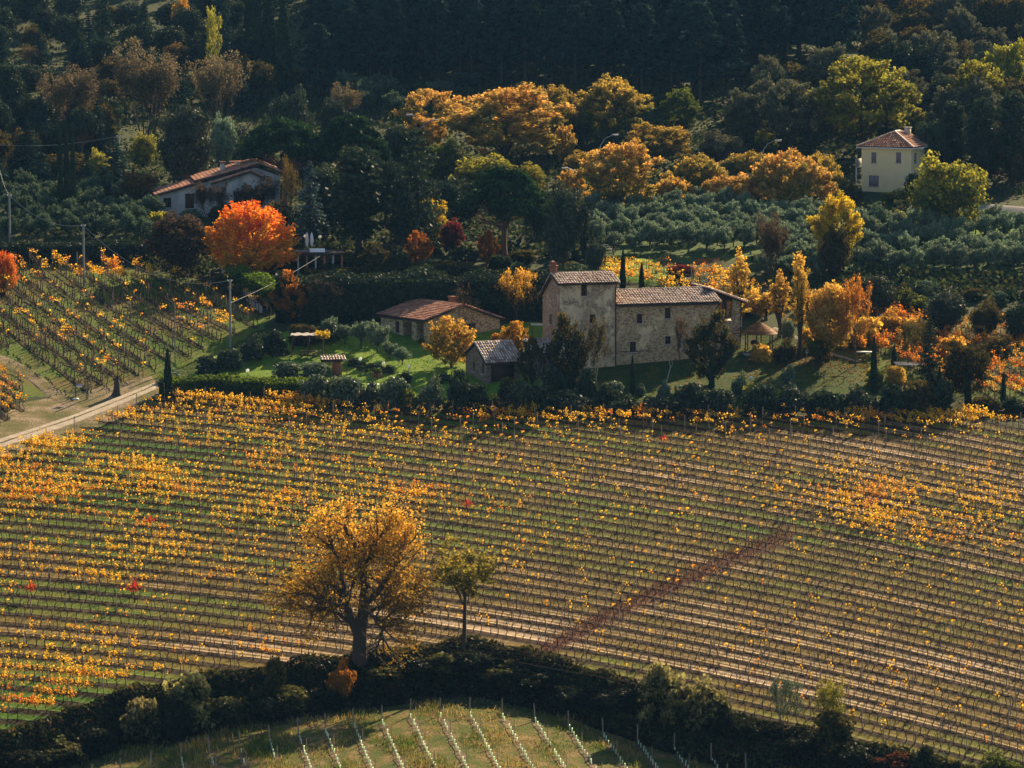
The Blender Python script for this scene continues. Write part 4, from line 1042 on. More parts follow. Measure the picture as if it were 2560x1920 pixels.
def leaf_density(u, v):
    d = (.095-.07*np.clip((u-1200)/300, 0, 1)*np.clip((v-1130)/100, 0, 1)+gauss(u, v, 330, 1180, 560, 105, .52)+gauss(u, v, 60, 1400, 380, 80, .36)+gauss(u, v, 60, 1730, 290, 60, .75)+gauss(u, v, 60, 1760, 120, 40, .4)
         +gauss(u, v, 950, 1290, 380, 70, .2)+gauss(u, v, 1230, 1360, 200, 80, .22)+gauss(u, v, 2330, 1290, 230, 80, .72)+gauss(u, v, 2130, 1210, 120, 50, .5)
         +gauss(u, v, 300, 1480, 220, 40, .25)+gauss(u, v, 330, 1640, 260, 60, .15)-gauss(u, v, 1800, 1550, 700, 200, .12)-gauss(u, v, 2350, 1750, 500, 200, .14)-gauss(u, v, 2300, 1120, 300, 50, .15)
         -gauss(u, v, 900, 1560, 350, 70, .12))
    d = d+.5*np.clip(1-(v-vtop(u))/48, 0, 1)
    return np.clip(d, .0, 1)
rg = np.random.default_rng(77)
AX = []; POSTS = []; nrow = 0
for j in range(0, NR, SUB):
    P = RP[j]; X, Y, A = row_points(P, .8, rg)
    Z = ground(X, Y)+.08; u, v = uv_of(np.stack([X, Y, Z], -1))
    ok = (u > -230) & (u < 2790) & (v > vtop(u)) & (v < 2040) & (Y > bank_y(X)+1.7) & (rg.random(len(X)) > .02)
    if ok.sum() < 4: continue
    AX.append(np.stack([X, Y, Z, A, u, v], -1)[ok])
    X, Y, A = row_points(P, 4.8, rg, .1); Z = ground(X, Y); u, v = uv_of(np.stack([X, Y, Z], -1))
    ok = (u > -230) & (u < 2790) & (v > vtop(u)) & (v < 2040) & (Y > bank_y(X)+1.5)
    POSTS.append(np.stack([X, Y, Z, A, u, v], -1)[ok])
    # two wires per row, one object each row
    Wp = P.copy(); Wp[:, 2] = ground(P[:, 0], P[:, 1]); u, v = uv_of(Wp); ok = (u > -230) & (u < 2790) & (v > vtop(u)) & (Y_ok := (P[:, 1] > bank_y(P[:, 0])+1.5))
    if ok.sum() > 3:
        Wp = Wp[ok][::3]
        b = MB()
        for hh_, rr_ in ((.86, .012), (1.25, .006), (1.6, .006)): b.tube(Wp+np.array([0, 0, hh_+.05]), rr_, 3)
        o = b.obj('trellis_wire', BARK_V); tag(o, 'thin dark trellis wire strung along one curved row of the large vineyard', 'wire', 'trellis wires of the large vineyard')
        nrow += 1
VN = np.concatenate(AX); PS = np.concatenate(POSTS)
cl = noise2(VN[:, 0]*.55, VN[:, 1]*.55, 1)*.5+noise2(VN[:, 0]*.17, VN[:, 1]*.2, 3)*.6
dn = leaf_density(VN[:, 4], VN[:, 5]); dn = dn*(1+1.5*cl)+.08*cl; dn[ditch(VN[:, 4], VN[:, 5]) > .4] = 0
lv = np.clip(np.round(dn*4+rg.normal(0, .5, len(dn))), 0, 4).astype(int)
var = rg.integers(0, 4, len(dn)); hue = np.clip(.25+.45*noise2(VN[:, 0]*.3, VN[:, 1]*.35, 5)+rg.normal(0, .22, len(dn)), 0, 1)
scl = rg.uniform(.9, 1.12, len(dn))
inf = (VN[:, 4] > 0) & (VN[:, 4] < 2560) & (VN[:, 5] < 1915)
order = np.argsort(np.where(inf, VN[:, 1], 9999)); indiv = np.zeros(len(dn), bool); indiv[order[:300]] = True
buf = (MB(), MB()); s_ = ~indiv
scatter(buf, VN[s_, :3], VN[s_, 3], scl[s_], lv[s_], var[s_], hue[s_], rg)
tag(buf[0].obj('vine_trunks_beyond', BARK_V), kind='stuff'); tag(buf[1].obj('vine_leaves_beyond', VL), kind='stuff')
tm = {}
def vine_mesh(l, k, h):
    if (l, k, h) not in tm:
        w, lf = TPL[l][k]; src = MB()
        if lf.n:
            V, fs = lf.arrays()
            for kk, (fa_, ma_, aa_) in fs.items(): src.add(V, fa_, 0, aa_[:, 0], h/4)
        tm[(l, k, h)] = (w.mesh('vine_trunk', [BARK_V]), src.mesh('vine_leaves', [VL]) if lf.n else None)
    return tm[(l, k, h)]
VLAB = ['bare dark grapevine with hardly a leaf in a lower row of the large vineyard', 'grapevine with a few yellow leaves in a lower row of the large vineyard', 'grapevine with scattered golden leaves in a lower row of the large vineyard',
        'leafy golden grapevine in a lower row of the large vineyard', 'grapevine thick with bright yellow leaves at the lower edge of the large vineyard']
VGRP = ['leafless vines in the lower rows', 'nearly leafless vines in the lower rows', 'thinly leaved vines in the lower rows', 'leafy golden vines in the lower rows', 'thick yellow vines in the lower rows']
for i in np.where(indiv)[0]:
    l = int(lv[i]); w_, f_ = vine_mesh(l, int(var[i]), int(round(hue[i]*4)))
    r = empty('grapevine', tuple(VN[i, :3]), float(VN[i, 3]), VLAB[l], 'grapevine', VGRP[l])
    for nm, me in (('trunk', w_), ('leaves', f_)):
        if me is None: continue
        c_ = bpy.data.objects.new(nm, me); COL.objects.link(c_); c_.parent = r; c_.scale = (scl[i],)*3
# a few red vines
for (u_, v_, nm, s0) in ((335, 1508, 'scarlet grapevine alone among bare rows at left, reddest in the vineyard', 1.5), (78, 1500, 'orange red grapevine near the left edge of the vineyard', 1.2), (1168, 1290, 'reddish grapevine right of the crown of the big autumn tree', 1.2), (375, 1330, 'dull red grapevine in the upper left rows', 1.1), (1660, 1120, 'small red grapevine in the middle upper rows', 1.0)):
    X, Y, Z = place(u_, v_); r = empty('grapevine', (X, Y, Z+.08), -.3, nm, 'grapevine')
    w_, lf = TPL[3][1]; src = MB(); V, fs = lf.arrays(); src.add(V, fs[4][0], 0, fs[4][2][:, 0], .5)
    for nm2, me in (('trunk', w_.mesh('vine_trunk', [BARK_V])), ('leaves', src.mesh('red_leaves', [VRED]))):
        c_ = bpy.data.objects.new(nm2, me); COL.objects.link(c_); c_.parent = r; c_.scale = (s0,)*3
# posts
b = MB(); b.tube([(0, 0, -.3), (0, 0, 1.95)], [.045, .04], 5); pm = b.mesh('vine_post', [WOOD_W])
pin = (PS[:, 4] > 0) & (PS[:, 4] < 2560) & (PS[:, 5] < 1915); po_ = np.argsort(np.where(pin, PS[:, 1], 9999))
pi_ = np.zeros(len(PS), bool); pi_[po_[:300]] = True
for i in np.where(pi_)[0]:
    o = bpy.data.objects.new('vine_post', pm); COL.objects.link(o); o.location = tuple(PS[i, :3]); o.rotation_euler = (rg.normal(0, .03), rg.normal(0, .03), 0)
    tag(o, 'weathered wooden trellis post standing in a row of the large vineyard', 'post', 'trellis posts of the large vineyard')
b = MB()
for p in PS[~pi_]: b.tube([(p[0], p[1], p[2]-.3), (p[0]+rg.normal(0, .03), p[1], p[2]+1.95)], .04, 4)
tag(b.obj('vine_posts_beyond', WOOD_W), kind='stuff')

# left and right vineyards (rows run up the slope): merged like the far rows of the big one
def inpoly(u, v, poly):
    p = np.array(poly, float); c = np.zeros(len(u), bool)
    for i in range(len(p)):
        x1, y1 = p[i]; x2, y2 = p[i-1]
        k = ((y1 > v) != (y2 > v)) & (u < (x2-x1)*(v-y1)/(y2-y1+1e-9)+x1); c ^= k
    return c
def side_vineyard(name, poly, u0, vs, slope, curve, dens, huem, step=1.0, scale=1.15, seed=1, soil=False):
    sb = MB()
    rg = np.random.default_rng(seed); buf = (MB(), MB()); pb_ = MB(); Pp = []
    for v0 in vs:
        uu = np.arange(-120, 2700, 12.0); vv = v0+slope*(uu-u0)+curve*(uu-u0)**2
        ok = inpoly(uu, vv, poly)
        if ok.sum() < 3: continue
        X, Y, Z = hit(uu[ok], vv[ok], ground); P = np.stack([X, Y, Z], -1)
        X, Y, A = row_points(P, step, rg, .1); Z = ground(X, Y)+.05; u, v = uv_of(np.stack([X, Y, Z], -1))
        Pp.append(np.stack([X, Y, Z, A, u, v], -1)[rg.random(len(X)) > .06])
        for x, y in zip(X[::6], Y[::6]): z = float(ground(x, y)); pb_.tube([(x, y, z-.2), (x+rg.normal(0, .05), y, z+2.1)], .05, 4)
        if soil and len(X) > 2:
            o_ = np.argsort(v) if abs(slope) > .3 else np.argsort(u); xs_, ys_ = X[o_], Y[o_]; tx = np.gradient(xs_); ty = np.gradient(ys_); l = np.hypot(tx, ty)+1e-6
            xs_ = xs_[::2]; ys_ = ys_[::2]; tx = (tx/l)[::2]; ty = (ty/l)[::2]; w_ = .26+.1*np.sin(xs_*3+ys_)
            Lf = np.stack([xs_-ty*w_, ys_+tx*w_], -1); Rt = np.stack([xs_+ty*w_, ys_-tx*w_], -1); n_r = len(xs_)
            Vr = np.concatenate([np.c_[Lf, ground(Lf[:, 0], Lf[:, 1])+.11], np.c_[Rt, ground(Rt[:, 0], Rt[:, 1])+.11]]); ii = np.arange(n_r-1)
            sb.add(Vr, np.stack([ii, ii+n_r, ii+n_r+1, ii+1], 1))
    if soil: tag(sb.obj(name+'_soil', G_TILL), kind='structure')
    P = np.concatenate(Pp); d = dens(P[:, 4], P[:, 5])*(1+.9*noise2(P[:, 0]*.6, P[:, 1]*.5, 7))
    l_ = np.clip(np.round(d*4+rg.normal(0, .7, len(d))), 0, 4).astype(int)
    hu = np.clip(huem+.3*noise2(P[:, 0]*.4, P[:, 1]*.3, 9)+rg.normal(0, .2, len(d)), 0, 1)
    scatter(buf, P[:, :3], P[:, 3], rg.uniform(.9, 1.2, len(d))*scale, l_, rg.integers(0, 4, len(d)), hu, rg)
    tag(buf[0].obj(name+'_trunks', BARK_V), kind='stuff'); tag(buf[1].obj(name+'_leaves', VL), kind='stuff'); tag(pb_.obj(name+'_posts', WOOD_W), kind='stuff')
G_TILL = ground_mat('dark_tilled_row_soil', [(.38, (.025, .022, .008)), (.5, (.05, .036, .014)), (.65, (.10, .08, .03))], .5, 6.)
side_vineyard('left_slope_vines', [(-110, 640), (0, 662), (240, 668), (480, 702), (640, 765), (700, 815), (640, 835), (560, 862), (470, 905), (380, 945), (290, 975), (200, 990), (110, 925), (30, 880), (-110, 850)],
              300, np.arange(500, 1400, 41), .66, -.00022, lambda u, v: -.04+gauss(u, v, 300, 690, 300, 36, .36)+gauss(u, v, 300, 700, 60, 30, .6)+gauss(u, v, 560, 800, 160, 60, .3)+gauss(u, v, 100, 830, 200, 60, .12), .45, seed=3, step=1.0, scale=1.4, soil=True)
side_vineyard('lower_left_vines', [(-110, 930), (0, 930), (60, 955), (66, 1030), (30, 1060), (-110, 1075)], 0, np.arange(800, 1200, 24), .66, 0, lambda u, v: .4+0*u, .5, seed=4, soil=True)
side_vineyard('right_slope_vines', [(2110, 800), (2240, 790), (2400, 800), (2700, 830), (2700, 1015), (2440, 1005), (2330, 960), (2240, 905), (2120, 880)],
              2300, np.arange(500, 1400, 24), .5, 0, lambda u, v: .5+gauss(u, v, 2180, 830, 100, 60, .3), .55, seed=5, soil=True)
side_vineyard('vines_behind_farmhouse', [(1500, 655), (1560, 668), (1640, 690), (1780, 700), (1900, 720), (1960, 745), (1860, 775), (1600, 725), (1500, 705)],
              1700, np.arange(560, 900, 15), .12, 0, lambda u, v: .62+0*u, .4, seed=6)
side_vineyard('pale_vines_below_avenue', [(1480, 505), (1700, 500), (1760, 520), (1700, 548), (1480, 555)], 1600, np.arange(420, 640, 12), .05, 0, lambda u, v: .45+0*u, .0, seed=8)

# ------------------------------------------------------------------ young vines in the foreground
ty = [(230, 1917), (301, 1899), (376, 1881), (452, 1862), (524, 1846), (599, 1830), (674, 1816), (746, 1798), (813, 1787), (884, 1775), (955, 1766), (1025, 1750), (1100, 1748), (1174, 1746), (1256, 1750), (1338, 1762), (1422, 1780), (1508, 1799), (1594, 1816), (1685, 1836), (1778, 1861), (1865, 1885)]
b = MB(); b.tube([(0, 0, -.3), (0, 0, 1.55)], [.07, .06], 6); epm = b.mesh('end_post', [WOOD_W])
b = MB(); b.tube([(0, 0, -.3), (0, 0, 1.35)], [.035, .03], 5); ipm = b.mesh('row_stake', [WOOD_W])
b = MB(); b.tube([(0, 0, 0), (0, 0, .5)], [.058, .055], 6); tbm = b.mesh('tree_tube', [TUBEM], True)
sb = MB(); fgx = []
for u_, vt_ in ty:
    sl_ = float(np.clip(.35+.37*(u_-750)/850, .12, .8)); A0 = place(u_+3, vt_+48); A1 = place(u_+3+(1995-vt_-48)*sl_, 1995); t_ = np.linspace(0, 1, 26)
    xs_ = A0[0]+(A1[0]-A0[0])*t_; ys_ = A0[1]+(A1[1]-A0[1])*t_; w_ = .34+.08*np.sin(t_*40); fgx.append((xs_, ys_))
    Vr = np.concatenate([np.c_[xs_-w_, ys_, ground(xs_-w_, ys_)+.1], np.c_[xs_+w_, ys_, ground(xs_+w_, ys_)+.1]]); ii = np.arange(25); sb.add(Vr, np.stack([ii, ii+26, ii+27, ii+1], 1)[:, ::-1])
tag(sb.obj('tilled_row_soil', ground_mat('pale_brown_tilled_soil', [(.38, (.05, .035, .018)), (.5, (.11, .08, .045)), (.62, (.22, .16, .10))], .8, 6.), smooth=True), kind='structure')
for u_, vt_ in ty:
    vb = vt_+43
    X, Y, Z = place(u_, vb); o = bpy.data.objects.new('end_post', epm); COL.objects.link(o); o.location = (X, Y, Z); o.rotation_euler = (random.gauss(0, .03), random.gauss(0, .03), 0)
    tag(o, 'weathered end post at the head of a young vine row in the foreground', 'post', 'end posts of the young vineyard')
    uu, vv, k = u_+2., vb+4., 0; sl_ = float(np.clip(.35+.37*(u_-750)/850, .12, .8))
    while vv < 1995:
        X, Y, Z = place(uu, vv)
        if k % 9 == 5:
            o = bpy.data.objects.new('row_stake', ipm); COL.objects.link(o); o.location = (X+.1, Y, Z)
            tag(o, 'thin grey stake between white vine tubes in the foreground rows', 'stake', 'stakes of the young vineyard')
        if vv < 1945 and random.random() < (.93 if 760 < u_ < 1650 else .5):
            o = bpy.data.objects.new('vine_tube', tbm); COL.objects.link(o); o.location = (X, Y, Z); o.rotation_euler = (random.gauss(0, .06), random.gauss(0, .06), 0); s0 = random.uniform(.85, 1.1); o.scale = (1, 1, s0)
            tag(o, 'pale green protective tube round a young vine in the foreground rows', 'vine tube', 'protective tubes of the young vineyard')
        step = 8.6; vv += step; uu += step*sl_; k += 1

def blades(buf, X, Y, h, w, rg, hue):
    n = len(X); a_ = rg.uniform(0, math.pi, n); Z = ground(X, Y); lean = rg.normal(0, .3, (n, 2))*h[:, None]
    dx, dy = np.cos(a_)*w/2, np.sin(a_)*w/2
    V = np.stack([np.stack([X-dx, Y-dy, Z], -1), np.stack([X+dx, Y+dy, Z], -1), np.stack([X+lean[:, 0], Y+lean[:, 1], Z+h], -1)], 1).reshape(-1, 3)
    buf.add(V, np.arange(3*n).reshape(n, 3), 0, rg.random(n), hue)
GRASSM = leaf_mat('mixed_dry_and_green_grass', (.07, .14, .012), (.42, .31, .10), (.20, .18, .035), .4, .02)
rg = np.random.default_rng(9); bf = MB()
u = rg.uniform(-50, 2300, 110000); v = rg.uniform(1745, 2040, 110000); X, Y, Z = hit(u, v, ground, 268, 345)
cl = noise2(X*1.1, Y*.5, 2)+rg.normal(0, .35, len(X)); ok = (Y < bank_y(X)-4.6) & (cl > -.05)
X, Y, cl, u = X[ok], Y[ok], cl[ok], u[ok]
blades(bf, X, Y, np.clip(.14+.34*cl+.3*np.exp(-((u-560)/160)**2), .1, .9)*rg.uniform(.6, 1.3, len(X)), .1, rg, np.clip(.55+.5*noise2(X*.8, Y*.35, 5)+rg.normal(0, .15, len(X)), 0, 1))
tag(bf.obj('foreground_grass', GRASSM), kind='stuff')
bf = MB(); nG = 110000
rj = rg.uniform(0, NR-1.001, nG); ri = rg.uniform(0, len(UC)-1.001, nG); ph = rj/SUB; ph = np.abs(ph-np.round(ph))
j0, i0 = rj.astype(int), ri.astype(int); fj, fi = (rj-j0)[:, None], (ri-i0)[:, None]
Pg = (RP[j0, i0]*(1-fj)+RP[j0+1, i0]*fj)*(1-fi)+(RP[j0, i0+1]*(1-fj)+RP[j0+1, i0+1]*fj)*fi
u, v = uv_of(Pg); X, Y = Pg[:, 0], Pg[:, 1]
bn = bareness(u, v)+.35*noise2(X*.35, Y*.4, 6)+rg.normal(0, .12, nG); ok = (v > vtop(u)) & (Y > bank_y(X)+.3) & (bn < .16) & (ph > .2)
X, Y = X[ok], Y[ok]; blades(bf, X, Y, rg.uniform(.06, .2, len(X)), .09, rg, np.clip(.3+.4*noise2(X*.4, Y*.4, 8)+rg.normal(0, .2, len(X)), 0, 1))
tag(bf.obj('vineyard_grass', GRASSM), kind='stuff')
bf = MB(); nG = 26000
u = rg.uniform(1300, 2000, nG); v = rg.uniform(1320, 1680, nG); ok = ditch(u, v) > rg.uniform(.15, .9, nG); X, Y, Z = hit(u[ok], v[ok], ground, 280, 440)
blades(bf, X, Y, rg.uniform(.15, .5, len(X)), .1, rg, rg.uniform(0, 1, len(X)))
tag(bf.obj('dry_ditch_weeds', leaf_mat('dry_reddish_weeds', (.10, .035, .02), (.24, .11, .06), (.16, .10, .05), .3, .0)), kind='stuff')
# ------------------------------------------------------------------ trees and shrubs, each placed where it stands
# --- near field edge
def hero_tree():
    rg = np.random.default_rng(12); X, Y, Z = place(898, 1658); k = Y/F
    r = empty('old_autumn_tree', (X, Y, Z-.1), 0, 'large spreading amber tree with thick forked dark trunk on the bank below the vineyard', 'tree')
    r.scale = (1.0, .9, .95)
    b = MB(); tips = []
    b.tube([(0, 0, -1), (0, 0, 0), (.05, 0, 1.6), (.1, 0, 3.0)], [.95, .72, .62, .58], 10)
    def limb(pts, r0, r1, n=7):
        P = np.array(pts, float); t = np.linspace(0, 1, 9); s_ = np.linspace(0, 1, len(P))
        Q = np.stack([np.interp(t, s_, P[:, i]) for i in range(3)], -1); Q[1:-1] = (Q[:-2]+2*Q[1:-1]+Q[2:])/4; Q[1:-1] += rg.normal(0, .07, (7, 3))
        b.tube(Q, np.linspace(r0, r1, 9), n); return Q
    A = limb([(0, 0, 2.6), (-.8, 0, 4.2), (-1.2, .2, 6.0), (-2.6, .3, 7.4)], .5, .2)
    B = limb([(.1, 0, 2.8), (.5, .1, 5), (.5, 0, 7.2), (.1, 0, 9.4), (-1.2, .1, 12.2)], .55, .16)
    Cc = limb([(.6, 0, 5.4), (1.9, -.2, 6.9), (2.9, -.2, 8.6), (3.5, 0, 10.0)], .32, .1)
    D = limb([(-1., 0, 5.0), (-2.6, -.3, 5.6), (-4.6, -.2, 6.3)], .26, .09)
    E = limb([(-.5, 0, 3.6), (-2.2, .4, 4.7), (-3.6, .5, 5.0)], .22, .08)
    Fm = limb([(.3, 0, 8.2), (1.0, .2, 10.2), (2.2, .1, 11.8)], .24, .08)
    G = limb([(-1.3, .1, 6.2), (-1.6, .2, 8.8), (-2.5, 0, 11.0)], .24, .08)
    H_ = limb([(.5, .2, 4.4), (2.1, .6, 5.2), (3.7, .4, 6.0)], .24, .07)
    I_ = limb([(.3, -.3, 4.8), (1.6, -1.4, 4.2), (2.1, -1.8, 2.6)], .18, .05)
    for L, k0 in ((A, 4), (B, 3), (Cc, 2), (D, 3), (E, 4), (Fm, 2), (G, 3), (H_, 3), (I_, 4)):
        for i in range(k0, 9):
            for q in range(3):
                d = (L[min(i+1, 8)]-L[i-1]); d /= np.linalg.norm(d); nd = d*.6+rg.normal(0, .8, 3); nd[2] += .2
                grow(rg, b, L[i], nd, rg.uniform(1.1, 2.3), .09, 2, tips, 3, 3, .6, .06, 4, .66)
    b.obj('trunk', BARK, r, True)
    P = []; T = []
    for p, d in tips:
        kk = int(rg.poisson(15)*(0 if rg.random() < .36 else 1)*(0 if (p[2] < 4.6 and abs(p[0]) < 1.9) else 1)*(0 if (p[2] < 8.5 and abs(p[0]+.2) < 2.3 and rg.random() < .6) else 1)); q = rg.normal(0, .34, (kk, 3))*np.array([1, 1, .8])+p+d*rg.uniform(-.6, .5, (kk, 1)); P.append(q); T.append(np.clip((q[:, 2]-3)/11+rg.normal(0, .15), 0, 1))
    P = np.concatenate(P); c = MB(); v, f = leaves(P, .17, 0, 1., None, rg); c.add(v, f, 0, rg.random(len(P)), np.concatenate(T)); c.obj('crown', M['amber'], r)
hero_tree()
plant('standard', 1160, 1628, 1325, 205, 'lime', 'young_tree', 'slim young tree with thin olive yellow crown standing right of the big autumn tree')

# --- scrub on the bank between the vineyards
rg = np.random.default_rng(21); bf = MB()
nB = 52000; X = rg.uniform(-52, 52, nB); yb = bank_y(X); s_ = rg.uniform(-.05, 1.15, nB); Y = yb+.8-s_*5.2
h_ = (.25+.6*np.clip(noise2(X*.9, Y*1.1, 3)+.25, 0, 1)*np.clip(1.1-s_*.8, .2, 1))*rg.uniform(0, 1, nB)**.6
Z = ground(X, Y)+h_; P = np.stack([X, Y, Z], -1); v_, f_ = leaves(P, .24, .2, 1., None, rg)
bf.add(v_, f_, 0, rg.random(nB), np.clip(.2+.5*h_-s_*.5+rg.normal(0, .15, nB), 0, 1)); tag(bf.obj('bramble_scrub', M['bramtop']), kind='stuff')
bank = [  # u, base v, top v, width, leaf, label
 (60, 1905, 1838, 130, 'bramble', 'low dark bush at the bottom left corner of the bank'),
 (150, 1890, 1815, 130, 'bramtop', 'dark bush with pale tips near the left end of the bank'),
 (245, 1868, 1788, 120, 'bramble', 'rounded dark bush left of the tall bushes on the bank'),
 (352, 1850, 1712, 100, 'ivytop', 'tall dark bush with pale top, leftmost of the tall bushes on the bank'),
 (425, 1840, 1712, 120, 'bramble', 'dark bush between two tall pale topped bushes on the bank'),
 (482, 1812, 1660, 130, 'ivytop', 'tallest pale topped bush left of the big autumn tree'),
 (560, 1800, 1700, 130, 'bramtop', 'dark wide bush on the bank left of the big tree'),
 (640, 1790, 1690, 120, 'bramble', 'dark bramble mound left of the big tree'),
 (690, 1740, 1628, 60, 'brown', 'thin brown bush rising from the brambles left of the big tree'),
 (730, 1770, 1676, 110, 'bramtop', 'bramble mound just left of the orange shrub'),
 (852, 1732, 1640, 72, 'rust', 'orange golden shrub at the foot of the big autumn tree'),
 (800, 1760, 1690, 110, 'bramble', 'dark mound below the orange shrub'),
 (960, 1690, 1632, 110, 'bramtop', 'bush with sunlit top right of the big trunk'),
 (1040, 1680, 1612, 120, 'bramble', 'dark ivy mound between the two trees'),
 (1110, 1672, 1600, 110, 'bramtop', 'ivy mound left of the young tree foot'),
 (1185, 1668, 1590, 120, 'bramble', 'highest ivy mound at the foot of the young tree'),
 (1262, 1700, 1622, 120, 'bramtop', 'ivy mound right of the young tree'),
 (1350, 1725, 1650, 120, 'bramble', 'dark bush where the reddish ditch meets the bank'),
 (1440, 1752, 1676, 120, 'bramble', 'dark bush right of the foot of the reddish ditch'),
 (1540, 1770, 1690, 120, 'bramble', 'dark bush left of the tall ivy clad bush'),
 (1645, 1800, 1642, 120, 'ivytop', 'tall ivy clad bush with sunlit top, left of a pair'),
 (1700, 1800, 1690, 100, 'ivytop', 'ivy clad bush leaning against the taller one at its left'),
 (1768, 1815, 1688, 120, 'ivytop', 'pale topped ivy bush, right one of the tall group'),
 (1805, 1830, 1730, 70, 'bramble', 'dark bush right of the tall ivy group'),
 (1862, 1840, 1760, 80, 'bramble', 'small dark bush left of the thin sapling on the bank'),
 (2010, 1872, 1800, 110, 'bramble', 'dark mound under the thin sapling'),
 (2080, 1870, 1765, 110, 'brown', 'yellow brown bush near the right end of the bank'),
 (2150, 1905, 1830, 110, 'bramble', 'low dark bush near the right end of the bank'),
 (2230, 1925, 1850, 110, 'redbush', 'dark red bush near the bottom right corner'),
 (2310, 1950, 1830, 80, 'bramble', 'dark upright bush near the bottom right corner'),
 (2400, 1965, 1890, 130, 'bramble', 'dark bush at the bottom right edge'),
 (2500, 1975, 1850, 130, 'green', 'green bush in the bottom right corner'),
]
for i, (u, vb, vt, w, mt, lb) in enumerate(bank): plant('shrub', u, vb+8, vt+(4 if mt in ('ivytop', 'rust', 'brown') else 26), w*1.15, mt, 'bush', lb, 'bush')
plant('airy', 1958, 1850, 1688, 110, 'silver', 'sapling', 'thin ivy wrapped sapling with pale leaves on the right of the bank')
plant('airy', 2075, 1850, 1690, 120, 'ygreen', 'sapling', 'yellow green sapling in front of the lower right vine rows')

# --- along the garden edge below the house
hedge_n = [0]
def hedge(label, pts, H, Wd, mat, dens=62, size=.2, name='hedge', mound=0.):
    rg = np.random.default_rng(300+hedge_n[0]); hedge_n[0] += 1
    Q = np.array([place(u, v) for u, v in pline(pts, max(2, len(pts)*2))]); c0 = Q.mean(0)
    r = empty(name, (c0[0], c0[1], float(ground(c0[0], c0[1]))), 0, label, 'hedge')
    d = np.r_[0, np.cumsum(np.linalg.norm(np.diff(Q[:, :2], axis=0), axis=1))]; Lt = d[-1]
    n = int(Lt*(2*H+Wd)*dens); s_ = rg.uniform(0, Lt, n); a_ = rg.uniform(0, 2*H+Wd, n)
    X = np.interp(s_, d, Q[:, 0]); Y = np.interp(s_, d, Q[:, 1]); tx = np.interp(s_+.5, d, Q[:, 0])-np.interp(s_-.5, d, Q[:, 0]); ty_ = np.interp(s_+.5, d, Q[:, 1])-np.interp(s_-.5, d, Q[:, 1])
    l = np.hypot(tx, ty_)+1e-6; nx_, ny_ = -ty_/l, tx/l
    hz2 = H*(1+.1*noise2(s_*.8, s_*.3, 1)+mound*noise2(s_*1.3, 0*s_, 2))
    off = np.where(a_ < H, -Wd/2, np.where(a_ < 2*H, Wd/2, (a_-2*H)-Wd/2)); hh = np.where(a_ < H, a_, np.where(a_ < 2*H, a_-H, H))/H*hz2
    off = off*(1+.15*noise2(s_*1.1, hh, 4))+rg.normal(0, .1, n); hh = hh+rg.normal(0, .1, n)
    X = X+nx_*off; Y = Y+ny_*off; Z = ground(X, Y)+np.maximum(hh, .05)
    O = np.stack([nx_*np.sign(off)*.5, ny_*np.sign(off)*.5, np.where(a_ > 2*H, 1., .2)], -1)
    b = MB(); v_, f_ = leaves(np.stack([X, Y, Z], -1)-np.array(r.location), size, 0, 1., O, rg); b.add(v_, f_, 0, rg.random(n), np.clip(hh/H*.6+rg.normal(0, .15, n), 0, 1)); b.obj('foliage', mat, r)
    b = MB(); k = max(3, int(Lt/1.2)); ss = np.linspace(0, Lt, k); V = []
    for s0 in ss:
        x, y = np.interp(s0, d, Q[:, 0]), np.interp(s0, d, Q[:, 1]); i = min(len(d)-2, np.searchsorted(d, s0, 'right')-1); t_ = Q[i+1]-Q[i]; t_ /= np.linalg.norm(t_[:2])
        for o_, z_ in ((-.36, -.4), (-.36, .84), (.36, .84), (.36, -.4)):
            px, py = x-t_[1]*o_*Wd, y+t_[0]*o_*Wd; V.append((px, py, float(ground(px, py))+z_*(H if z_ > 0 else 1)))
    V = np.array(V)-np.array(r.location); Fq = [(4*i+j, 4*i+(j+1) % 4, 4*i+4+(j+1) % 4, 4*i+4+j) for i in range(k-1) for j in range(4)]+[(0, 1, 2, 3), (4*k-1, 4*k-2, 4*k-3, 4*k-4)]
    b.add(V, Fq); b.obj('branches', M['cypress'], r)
    return r
hedge('long dark clipped hedge along the top left edge of the large vineyard', [(398, 990), (520, 988), (640, 993), (730, 998), (838, 1003)], 1.9, 1.6, M['grass'])
hedge('tall dense dark hedge like a green wall behind the cottage', [(690, 800), (850, 800), (1050, 797), (1280, 795), (1530, 790)], 5.0, 3.0, M['dark'], 40, .26, mound=.04)
hedge('hedge with bright sunlit top beside the flaming cherry tree', [(582, 720), (640, 745), (700, 775)], 2.6, 2.4, M['grass'], 60)
hedge('dark hedge between olive grove and left vineyard', [(-60, 655), (70, 655), (230, 655), (330, 652), (400, 650)], 2.2, 2.0, M['dark'], 50, .24)
hedge('lower terrace hedge in front of the restaurant', [(760, 705), (900, 700), (1060, 690), (1180, 688)], 1.3, 1.6, M['brown'], 50, .22)
